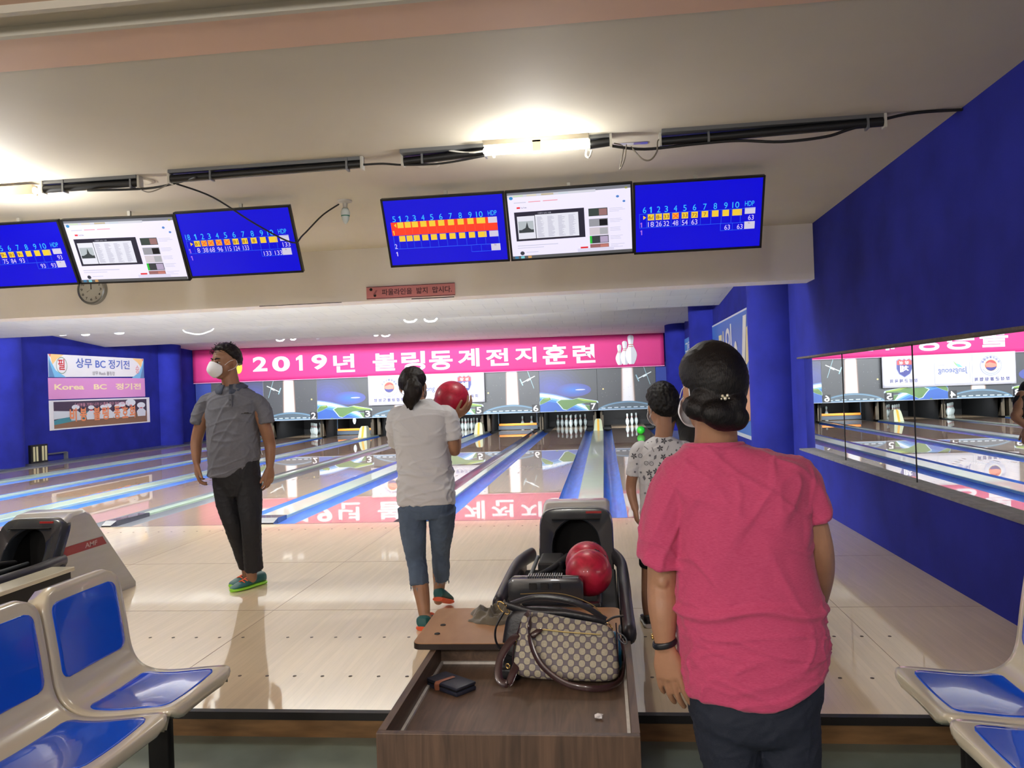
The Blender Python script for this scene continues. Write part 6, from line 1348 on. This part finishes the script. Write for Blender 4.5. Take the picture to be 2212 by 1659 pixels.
for (cx_, cy_, yy, hw_, nm) in ((905, 1266, 4.60, 0.050, 1), (954, 1254, 4.85, 0.044, 2)):
    g = MB(); c = b_(cx_, cy_, yy)
    for k in range(46): t = rn.uniform(0, 2*PI); q = c+V((hw_*math.cos(t), hw_*1.12*math.sin(t), 0.004)); g.tube([q, q+V((rn.uniform(-0.006, 0.006), rn.uniform(-0.006, 0.006), -rn.uniform(0.008, 0.024)))], 0.0011, 4, rnd=False)
    tag(g.build('frayed_hem', mat('fray_threads', (150, 158, 166), 0.9), pw2), None, None, None, 'stuff')
g = MB(); torso(g, [(b_(922, 1087), 0.166, 0.118), (b_(921, 1060), 0.166, 0.118), (b_(919, 1020), 0.160, 0.112), (b_(914, 980), 0.152, 0.108), (b_(910, 940), 0.158, 0.110), (b_(907, 908), 0.170, 0.102), (b_(907, 890), 0.168, 0.088), (b_(909, 877), 0.118, 0.068), (b_(911, 868), 0.070, 0.060), (b_(911, 863), 0.058, 0.056)], fwd=(0.08, 1, 0))
g.tube([b_(952, 893), b_(968, 898), b_(977, 925), b_(982, 950)], [(0.050, 0.055), (0.052, 0.058), (0.046, 0.056), (0.043, 0.056)], 20, ref=(1, 0, 0), smooth=6, rnd=False)
g.tube([b_(870, 895), b_(856, 900), b_(852, 928, 4.68), b_(856, 955, 4.76)], [(0.050, 0.055), (0.052, 0.058), (0.048, 0.056), (0.044, 0.055)], 20, ref=(1, 0, 0), smooth=6, rnd=False)
zw = b_(920, 1040).z
skin_obj('t_shirt', remesh(g, 0.0055, 4, fn=folds(0.0115, (((0.8, 0, -0.6), 2.2, 11), ((1, 0, 0.15), 2.0, 20)), 21, band=lambda p: 0.45+1.0*min(1, max(0, (1.25-p.z)/0.45)))), mat('white_cotton', (208, 210, 214), 0.9, bump=0.25, bump_scale=500), pw2)
def hf2(x, y, z):
    side = -0.22-0.5*max(0, -y); t = (y+0.2)/0.8; line = side if t < 0 else side+(0.55-side)*min(1, t)**1.3
    return (z-line)/0.16+0.5, 0.05
g = hair(hc, hf, hup, 0.92, hf2, 0.0018, pole='back', freq=28)
rn = random.Random(9)
g.tube([b_(893, 822, 4.57), b_(893, 838, 4.535), b_(892, 852, 4.535), b_(889, 866, 4.54), b_(888, 882, 4.55)], [(0.030, 0.028), (0.050, 0.034), (0.052, 0.034), (0.036, 0.028), (0.012, 0.012)], 18, ref=(1, 0, 0), smooth=6)
for k in range(9): x0 = rn.uniform(-22, 20); g.tube([b_(893+x0*0.6, 845, 4.525), b_(890+x0*0.8, 862, 4.53), b_(888+x0*0.5, 872+rn.uniform(0, 12), 4.54)], [0.010, 0.009, 0.003], 8, smooth=4)
skin_obj('hair', remesh(g, 0.0045, 2, fn=lambda p, n: p+n*0.004*noise.noise(V((p.x*70, p.y*60, p.z*22)))), M_hairb, pw2)
g = MB(); g.tube([b_(893+5.5*math.cos(2*PI*k/12), 826+3.5*math.sin(2*PI*k/12), 4.555) for k in range(13)], 0.006, 8, rnd=False); g.build('hair_tie', mat('brown_tie', (84, 56, 36), 0.7), pw2, smooth=True)
M_sh = mat('teal_shoe', (26, 92, 92), 0.5); M_shg = mat('orange_shoe', (236, 96, 52), 0.5); M_sog = mat('lime_sole', (150, 220, 60), 0.5)
face_mask(pw2, P, hx, hfv, hu, 0.92)
shoe('shoe', pw2, (-1.058, 4.465, 0), (-1.03, 4.71, 0), M_sh, M_shg, 0.044, 0.078, M_shg)
hl = b_(949, 1318, 4.84); shoe('shoe', pw2, (hl.x+0.005, 4.79, 0.080), (hl.x+0.03, 5.01, 0.004), M_sh, M_shg, 0.044, 0.078, M_shg, up=(0, 0.35, 1))
mball('bowling_ball', ball_c, 0.108, M_red, 'red bowling ball held up in the hand of the person in white')
# ---------------------------------------------------------------- man in the grey polo walking towards the viewer
YM_ = 5.5
pm = thing('person', 'person in a grey polo shirt and white mask walking towards the seats', 'person', (-2.55, YM_, 0))
m_ = lambda px, py, y=YM_: at(px, py, y)
hc = m_(487, 784, 5.46); hf = V((-0.50, -0.86, -0.05)); hup = V((0.04, 0, 1))
g = MB(); P, hx, hfv, hu = head(g, hc, hf, hup, 1.05, m_(503, 850, 5.50), 0.060)
torso(g, [(m_(512, 1030), 0.13, 0.09), (m_(510, 960), 0.13, 0.09), (m_(505, 900), 0.13, 0.09), (m_(503, 868), 0.12, 0.07), (m_(502, 850), 0.06, 0.05), (m_(501, 840), 0.05, 0.05)], fwd=(0, -1, 0))
WA = m_(425, 998, 5.44)
g.tube([m_(452, 872), m_(436, 910), m_(425, 950, 5.5), m_(424, 975, 5.47), WA], [0.038, 0.044, 0.041, 0.036, 0.027], 16, smooth=5)
hand(g, WA, V((0.02, -0.12, -1)), V((0.75, 0.5, 0)), V((0.3, -0.9, 0)), 1.04, (0.45, 0.5, 0.55, 0.6), 0.10, (0.55, 0.5), 0.009)
WB = m_(583, 1006, 5.52)
g.tube([m_(553, 872), m_(570, 915), m_(582, 955, 5.54), m_(584, 980, 5.53), WB], [0.038, 0.044, 0.041, 0.036, 0.027], 16, smooth=5)
hand(g, WB, V((-0.04, -0.05, -1)), V((-0.8, 0.4, 0)), V((-0.35, -0.9, 0)), 1.04, (0.35, 0.4, 0.45, 0.5), 0.10, (0.45, 0.4), 0.009)
for q in ([m_(488, 1050), m_(505, 1130, 5.48), m_(530, 1215, 5.56), V((-2.58, 5.58, 0.07))], [m_(538, 1045), m_(545, 1130, 5.42), m_(543, 1215, 5.46), V((-2.50, 5.48, 0.07))]): g.tube(q, [0.07, 0.052, 0.040, 0.035], 14, smooth=5)
body_obj(g, pm, SK2, 0.0045, 3)
g = MB(); torso(g, [(m_(515, 1070), 0.150, 0.100), (m_(511, 1035), 0.165, 0.120), (m_(510, 1005), 0.160, 0.118), (m_(510, 980), 0.15, 0.11)], fwd=(0, -1, 0))
g.tube([m_(488, 1040), m_(494, 1090, 5.48), m_(507, 1135, 5.46), m_(521, 1180, 5.52), m_(534, 1222, 5.57)], [(0.088, 0.105), (0.080, 0.094), (0.068, 0.080), (0.060, 0.070), (0.058, 0.066)], 20, ref=(1, 0, 0), smooth=6, rnd=False)
g.tube([m_(536, 1035), m_(540, 1085, 5.46), m_(543, 1135, 5.42), m_(545, 1185, 5.44), m_(548, 1230, 5.47)], [(0.090, 0.105), (0.080, 0.094), (0.066, 0.078), (0.062, 0.070), (0.064, 0.070)], 20, ref=(1, 0, 0), smooth=6, rnd=False)
skin_obj('trousers', remesh(g, 0.006, 3, fn=folds(0.005, (((0.1, 0, 1), 5, 22), ((1, 0.2, 0.2), 9, 26)), 31)), mat('black_trousers', (20, 21, 28), 0.75, bump=0.3, bump_scale=500), pm)
g = MB(); torso(g, [(m_(499, 1027), 0.158, 0.128), (m_(505, 1000), 0.172, 0.134), (m_(505, 960), 0.180, 0.136), (m_(503, 915), 0.180, 0.130), (m_(503, 880), 0.184, 0.118), (m_(503, 858), 0.180, 0.100), (m_(503, 845), 0.130, 0.078), (m_(502, 836), 0.078, 0.068), (m_(502, 831), 0.066, 0.064)], fwd=(0, -1, 0), seg=44)
g.tube([m_(462, 862), m_(447, 868), m_(433, 892), m_(427, 914)], [(0.044, 0.05), (0.050, 0.058), (0.051, 0.060), (0.052, 0.064)], 22, ref=(1, 0, 0), smooth=6, rnd=False)
g.tube([m_(544, 862), m_(558, 868), m_(571, 892), m_(575, 914)], [(0.044, 0.05), (0.050, 0.058), (0.051, 0.060), (0.050, 0.064)], 22, ref=(1, 0, 0), smooth=6, rnd=False)
zh = m_(499, 1027).z
def polofold(p, n, F=folds(0.012, (((0.6, 0, 0.8), 2.2, 11), ((1, 0, 0.25), 2.0, 16)), 44)):
    q = F(p, n)
    if p.z < zh+0.12: q.z += 0.075*max(0, min(1, (p.x+2.62)/0.22))*min(1, (zh+0.12-p.z)/0.12)
    return q
M_polo = mat('slate_grey_polo', (104, 106, 116), 0.85, noise_amt=0.08, noise_scale=60, bump=0.3, bump_scale=400)
sh = skin_obj('polo_shirt', remesh(g, 0.006, 4, fn=polofold), M_polo, pm)
g = MB()
nb_ = m_(500, 845, 5.5); cl = []
for k in range(25):
    t = PI*1.58+1.84*PI*k/24-0.0; x = math.cos(t); y = math.sin(t); cl.append((x, y))
nb_ = nb_+V((0, 0, 0.022))
R0 = [nb_+V((x*0.068, y*0.068, 0.030+0.010*y)) for x, y in cl]; R1 = [nb_+V((x*0.074, y*0.074, 0.034+0.010*y)) for x, y in cl]; R2 = [nb_+V((x*0.118, y*0.106, 0.004+0.018*y-(0.026 if k in (0, 1, 2, 22, 23, 24) else 0))) for k, (x, y) in enumerate(cl)]
g.v += R0+R1+R2; n_ = 25
for a0_ in (0, 1):
    for k in range(24): g.f.append([a0_*n_+k, a0_*n_+k+1, (a0_+1)*n_+k+1, (a0_+1)*n_+k]); g.m.append(0)
co2 = g.build('collar', mat('polo_collar', (70, 78, 96), 0.85), sh, smooth=True); md = co2.modifiers.new('t', 'SOLIDIFY'); md.thickness = 0.004
g = MB(); yf = 5.5-0.128
pl0 = m_(499, 862, 5.385); g.box((pl0.x-0.011, 5.371, pl0.z-0.055), (pl0.x+0.011, 5.40, pl0.z+0.03)); g.build('placket', mat('polo_dark', (94, 96, 106), 0.85), sh)
g = MB()
for k in range(2): g.ball((pl0.x, 5.370, pl0.z-0.040+0.035*k), (0.0045, 0.002, 0.0045), None, 10)
g.build('button', mat('polo_button', (50, 52, 60), 0.4), sh)
pk_ = m_(533, 893, 5.37); g = MB(); g.box((pk_.x-0.035, 5.358, pk_.z-0.002), (pk_.x+0.035, 5.372, pk_.z+0.002)); g.box((pk_.x-0.012, 5.356, pk_.z+0.002), (pk_.x+0.014, 5.37, pk_.z+0.007)); g.build('chest_emblem', M_black, sh)
def hf3(x, y, z):
    side = -0.12-0.55*max(0, -y); t = (y+0.1)/0.7; line = side if t < 0 else side+(0.72-side)*min(1, t)**1.1
    return (z-line)/0.2+0.45+0.35*noise.noise(V((x*5, y*5, z*5))), 0.05+0.10*abs(noise.noise(V((x*4, y*4, z*4+3))))
g = hair(hc, hf, hup, 1.05, hf3, 0.0035, freq=20)
hm = remesh(g, 0.005, 2, fn=lambda p, n: p+n*0.004*noise.noise(V((p.x*60, p.y*60, p.z*30)))); ho_ = skin_obj('hair', hm, M_hairb, pm)
rn = random.Random(12); g = MB()
for k in range(70):
    t = rn.uniform(0, 2*PI); e = rn.uniform(0.35, 1.2); d = V((math.cos(t)*math.cos(e), math.sin(t)*math.cos(e), math.sin(e))); b0 = hc+V((0, 0, 0.03))+V((d.x*0.085, d.y*0.095, d.z*0.098)); w_ = V((-d.y, d.x, 0.2))*rn.choice((-1, 1))
    g.tube([b0, b0+d*0.018+w_*0.012, b0+d*0.024+w_*0.035, b0+d*0.014+w_*0.055], [0.0016, 0.0014, 0.0012, 0.0008], 4, smooth=3, rnd=False)
tag(g.build('hair_wisps', M_hairb, pm, smooth=True), None, None, None, 'stuff')
face_mask(pm, P, hx, hfv, hu, 1.05, 1.3)
for sd in (-1, 1):
    g = MB(); e = P(sd*0.030, 0.0705, 0.006); g.ball(e, (0.014, 0.010, 0.0075), None, 14, fwd=hfv, up=hu); ey = g.build('eye', mat('eye_white', (200, 192, 184), 0.2), pm, smooth=True)
    g = MB(); g.ball(P(sd*0.030, 0.0785, 0.005), (0.0062, 0.004, 0.0062), None, 12, fwd=hfv, up=hu); g.build('iris', mat('iris_dark', (26, 16, 12), 0.15), ey, smooth=True)
    g = MB(); g.tube([P(sd*0.014, 0.083, 0.013), P(sd*0.030, 0.084, 0.0165), P(sd*0.046, 0.073, 0.011)], [0.0038, 0.0042, 0.003], 8, smooth=4); g.build('eyelid', SK2, pm, smooth=True)
    g = MB(); g.tube([P(sd*0.012, 0.086, 0.027), P(sd*0.030, 0.086, 0.034), P(sd*0.050, 0.073, 0.030)], [(0.0045, 0.003), (0.0052, 0.003), (0.0025, 0.002)], 8, ref=(0, 0, 1), smooth=4); g.build('eyebrow', M_hairb, pm, smooth=True)
shoe('shoe', pm, (-2.475, 5.62, 0.0), (-2.595, 5.36, 0.0), M_sh, M_sog, 0.052, 0.088, M_shg)
shoe('shoe', pm, (-2.555, 5.73, 0.0), (-2.665, 5.49, 0.0), M_sh, M_sog, 0.050, 0.088, M_shg)
# ---------------------------------------------------------------- boy in the patterned T-shirt
YB_ = 4.56
pb_ = thing('person', 'child seen from behind in a white T-shirt with small grey motifs', 'person', (0.27, YB_, 0))
q_ = lambda px, py, y=YB_: at(px, py, y)
hc = q_(1430, 881, 4.56); hf = V((-0.38, 0.92, -0.12)); hup = V((0, 0.05, 1))
g = MB(); P, hx, hfv, hu = head(g, hc, hf, hup, 0.95, q_(1432, 952, 4.56), 0.044)
torso(g, [(q_(1432, 1150), 0.09, 0.065), (q_(1432, 1080), 0.09, 0.065), (q_(1432, 1000), 0.09, 0.06), (q_(1432, 968), 0.07, 0.05), (q_(1432, 945), 0.04, 0.04)])
WC = q_(1372, 1098, 4.54)
g.tube([q_(1388, 978), q_(1370, 1015), q_(1363, 1055, 4.58), WC], [0.028, 0.031, 0.029, 0.021], 14, smooth=5); hand(g, WC, V((0.1, -0.05, -1)), V((0.9, 0.2, 0)), V((0.2, 0.95, 0)), 0.78, (0.7, 0.8, 0.9, 0.9), 0.05, (0.4, 0.4), 0.0085)
WD = q_(1490, 1100, 4.50)
g.tube([q_(1476, 978), q_(1492, 1015), q_(1498, 1055, 4.55), WD], [0.028, 0.031, 0.029, 0.021], 14, smooth=5); hand(g, WD, V((-0.1, 0.1, -1)), V((-0.9, 0.2, 0)), V((-0.2, 0.95, 0)), 0.78, (0.7, 0.8, 0.9, 0.9), 0.05, (0.4, 0.4), 0.0085)
g.tube([q_(1408, 1150), q_(1402, 1235, 4.58), q_(1401, 1300, 4.56), q_(1403, 1338, 4.55)], [0.058, 0.042, 0.038, 0.028], 14, smooth=5)
g.tube([q_(1456, 1150), q_(1462, 1240, 4.50), q_(1466, 1310, 4.42), q_(1468, 1352, 4.38)], [0.058, 0.042, 0.038, 0.028], 14, smooth=5)
body_obj(g, pb_, SK3, 0.0045, 3)
g = MB(); torso(g, [(q_(1432, 1165), 0.105, 0.08), (q_(1432, 1120), 0.115, 0.085)])
g.tube([q_(1408, 1145), q_(1405, 1190, 4.57), q_(1404, 1222, 4.58)], [(0.070, 0.08), (0.064, 0.074), (0.060, 0.068)], 18, ref=(1, 0, 0), smooth=5, rnd=False); g.tube([q_(1456, 1145), q_(1460, 1190, 4.53), q_(1462, 1222, 4.51)], [(0.070, 0.08), (0.064, 0.074), (0.060, 0.068)], 18, ref=(1, 0, 0), smooth=5, rnd=False)
skin_obj('shorts', remesh(g, 0.006, 3, fn=folds(0.004, (((0, 0, 1), 5, 22),), 3)), mat('black_shorts', (18, 18, 22), 0.7), pb_)
g = MB(); torso(g, [(q_(1433, 1140), 0.128, 0.095), (q_(1433, 1080), 0.126, 0.094), (q_(1432, 1020), 0.128, 0.094), (q_(1432, 982), 0.134, 0.086), (q_(1432, 962), 0.122, 0.072), (q_(1432, 950), 0.080, 0.060), (q_(1432, 943), 0.052, 0.052)])
g.tube([q_(1392, 968), q_(1381, 972), q_(1371, 1000), q_(1366, 1028)], [(0.042, 0.046), (0.044, 0.05), (0.038, 0.048), (0.036, 0.05)], 18, ref=(1, 0, 0), smooth=5, rnd=False)
g.tube([q_(1472, 968), q_(1483, 972), q_(1493, 1000), q_(1498, 1028)], [(0.042, 0.046), (0.044, 0.05), (0.038, 0.048), (0.036, 0.05)], 18, ref=(1, 0, 0), smooth=5, rnd=False)
bt = skin_obj('t_shirt', remesh(g, 0.005, 4, fn=folds(0.005, (((0.3, 0, 1), 3, 18), ((1, 0, 0.4), 3, 16)), 71)), mat('white_cotton_boy', (208, 210, 214), 0.9), pb_)
# printed motifs projected onto the shirt back: small grey leaves, rings, rhombs and bars
from mathutils.bvhtree import BVHTree
me = bt.data; org = parent_org(pb_); bvh = BVHTree.FromPolygons([v.co+org for v in me.vertices], [tuple(p.vertices) for p in me.polygons])
rn = random.Random(4); mot = MB(); pts = []
for row in range(12):
    for col in range(10): pts.append((1352+col*16+(8 if row % 2 else 0)+rn.uniform(-3, 3), 952+row*16+rn.uniform(-3, 3)))
def stamp(px, py, P2, m):
    vs_ = []
    for (u_, v_) in P2:
        o_ = V((q_(px, py).x+u_, YB_-0.4, q_(px, py).z+v_)); hit = bvh.ray_cast(o_, V((0, 1, 0)), 0.6)
        if hit[0] is None or hit[1].y > -0.15: return
        vs_.append(hit[0]+V((0, -0.0022, 0)))
    if max(v.y for v in vs_)-min(v.y for v in vs_) > 0.02: return
    mot.add(vs_, [list(range(len(vs_)))], m)
mg = mat('motif_grey', (118, 120, 126), 0.9); md_ = mat('motif_dark', (84, 86, 92), 0.9)
for i, (px, py) in enumerate(pts):
    k = rn.randrange(6); t0 = rn.uniform(0, PI)
    rot_ = lambda P2: [(a*math.cos(t0)-b*math.sin(t0), a*math.sin(t0)+b*math.cos(t0)) for a, b in P2]
    if k == 0:
        for q in range(8):
            a0_, a1_ = q*PI/4, (q+1)*PI/4; stamp(px, py, [(0.009*math.cos(a0_), 0.009*math.sin(a0_)), (0.0125*math.cos(a0_), 0.0125*math.sin(a0_)), (0.0125*math.cos(a1_), 0.0125*math.sin(a1_)), (0.009*math.cos(a1_), 0.009*math.sin(a1_))], mg)
        stamp(px, py, [(-0.005, -0.001), (0.005, -0.001), (0.005, 0.001), (-0.005, 0.001)], mg)
    elif k == 1: stamp(px, py, rot_([(-0.016, 0), (-0.003, -0.008), (0.016, 0), (0.003, 0.008)]), mg)
    elif k in (2, 3):
        for q in range(5):
            a0_ = q*2*PI/5+t0; d0 = (math.cos(a0_), math.sin(a0_)); n0 = (-d0[1], d0[0]); stamp(px, py, [(0, 0), (d0[0]*0.010+n0[0]*0.005, d0[1]*0.010+n0[1]*0.005), (d0[0]*0.019, d0[1]*0.019), (d0[0]*0.010-n0[0]*0.005, d0[1]*0.010-n0[1]*0.005)], md_)
    elif k == 4: stamp(px, py, rot_([(-0.013, -0.0018), (0.013, -0.0018), (0.013, 0.0018), (-0.013, 0.0018)]), mg)
    else: stamp(px, py, rot_([(-0.005, -0.005), (0.005, -0.005), (0.005, 0.005), (-0.005, 0.005)]), mg)
tag(mot.build('printed_motifs', None, bt), None, None, None, 'stuff')
def hf4(x, y, z):
    side = -0.05-1.05*max(0, -y)**0.7; t = (y+0.1)/0.7; line = side if t < 0 else side+(0.5-side)*min(1, t)**1.2
    return (z-line)/0.16+0.45, 0.12
g = hair(hc, hf, hup, 0.95, hf4, 0.003, freq=22, rad=(0.086, 0.104, 0.112)); rn = random.Random(2)
for k in range(12): d = V((rn.uniform(-0.5, 0.5), rn.uniform(-0.5, 0.2), 1)).normalized(); b0 = hc+V((d.x*0.075, d.y*0.09, 0.03+d.z*0.085)); g.tube([b0, b0+d*0.012+V((0.006, 0, 0)), b0+d*0.016+V((0.018, 0, -0.002))], [0.006, 0.004, 0.0015], 6, smooth=3)
skin_obj('hair', remesh(g, 0.0042, 1, fn=lambda p, n: p+n*0.005*noise.noise(V((p.x*75, p.y*75, p.z*55)))), M_hair, pb_)
face_mask(pb_, P, hx, hfv, hu, 0.90)
shoe('shoe', pb_, (0.205, 4.50, 0), (0.195, 4.71, 0), mat('black_shoe', (22, 22, 26), 0.5), M_white, 0.040, 0.068, M_white); shoe('shoe', pb_, (0.355, 4.33, 0), (0.385, 4.53, 0), mat('black_shoe', (22, 22, 26), 0.5), M_white, 0.040, 0.068, M_white)
# ---------------------------------------------------------------- bowler in black (seen in the wall mirror)
pr = thing('person', 'bowler in black clothes, visible only as a reflection in the wall mirror', 'person', (0.66, 7.25, 0))
bx_, by_ = 0.79, 7.05
hc = V((bx_-0.03, by_+0.26, 1.12)); hf = V((0, 0.8, -0.6)); hup = V((0, 0.3, 1))
g = MB(); P, hx, hfv, hu = head(g, hc, hf, hup, 0.95, V((bx_-0.01, by_+0.12, 1.04)), 0.052)
torso(g, [(V((bx_, by_-0.08, 0.72)), 0.13, 0.10), (V((bx_-0.01, by_, 0.95)), 0.14, 0.10), (V((bx_-0.01, by_+0.08, 1.04)), 0.12, 0.07), (V((bx_-0.01, by_+0.12, 1.09)), 0.05, 0.05)])
WE = V((0.98, by_-0.10, 0.88))
g.tube([V((bx_+0.15, by_+0.05, 1.12)), V((bx_+0.22, by_-0.02, 0.99)), V((bx_+0.25, by_-0.05, 0.95)), WE], [0.045, 0.040, 0.036, 0.026], 14, smooth=5); hand(g, WE, V((0.25, -0.3, -1)), V((-0.6, 0.6, 0)), V((0.2, 0.9, 0)), 0.98, (0.6, 0.6, 0.7, 0.7))
g.tube([V((bx_-0.19, by_+0.05, 1.12)), V((bx_-0.25, by_+0.12, 0.88)), V((bx_-0.20, by_+0.28, 0.74))], [0.045, 0.038, 0.026], 14, smooth=5); hand(g, V((bx_-0.20, by_+0.28, 0.74)), V((-0.1, 0.4, -0.8)), V((0.8, 0.2, 0)), V((0.2, 0.9, 0.3)), 0.98)
body_obj(g, pr, SK2, 0.005, 3)
g = MB(); torso(g, [(V((bx_, by_-0.08, 0.68)), 0.165, 0.14), (V((bx_-0.01, by_-0.02, 0.90)), 0.160, 0.13), (V((bx_-0.01, by_+0.06, 1.02)), 0.175, 0.11), (V((bx_-0.01, by_+0.10, 1.08)), 0.14, 0.08), (V((bx_-0.01, by_+0.11, 1.11)), 0.065, 0.06)])
g.tube([V((bx_+0.10, by_+0.05, 1.10)), V((bx_+0.16, by_+0.04, 1.08)), V((bx_+0.185, by_, 1.00))], [0.055, 0.058, 0.05], 16, smooth=4); g.tube([V((bx_-0.14, by_+0.05, 1.10)), V((bx_-0.2, by_+0.04, 1.08)), V((bx_-0.27, by_, 1.02))], [0.055, 0.058, 0.05], 16, smooth=4)
skin_obj('t_shirt', remesh(g, 0.007, 3, fn=folds(0.006, (((0.5, 0, 1), 3, 14),), 6)), mat('black_cotton', (20, 20, 24), 0.85), pr)
g = MB(); torso(g, [(V((bx_, by_-0.08, 0.60)), 0.16, 0.12), (V((bx_, by_-0.08, 0.78)), 0.15, 0.11)])
g.tube([V((bx_+0.08, by_-0.08, 0.65)), V((bx_+0.12, by_-0.10, 0.40)), V((bx_+0.24, by_-0.38, 0.12))], [0.085, 0.065, 0.05], 18, smooth=6); g.tube([V((bx_-0.08, by_-0.06, 0.65)), V((bx_-0.10, by_+0.16, 0.40)), V((bx_-0.10, by_+0.08, 0.09))], [0.085, 0.065, 0.05], 18, smooth=6)
skin_obj('trousers', remesh(g, 0.007, 3, fn=folds(0.005, (((0, 0, 1), 5, 20),), 6)), mat('black_trousers', (20, 21, 28), 0.75), pr)
g = hair(hc, hf, hup, 0.95, hf4, 0.003, freq=20, seg=60, rows=36); g.build('hair', M_hair, pr, smooth=True)
shoe('shoe', pr, (bx_-0.10, by_+0.02, 0), (bx_-0.10, by_+0.27, 0), M_black, M_white); shoe('shoe', pr, (bx_+0.27, by_-0.44, 0.09), (bx_+0.27, by_-0.24, 0.0), M_black, M_white, up=(0, 0.5, 1))
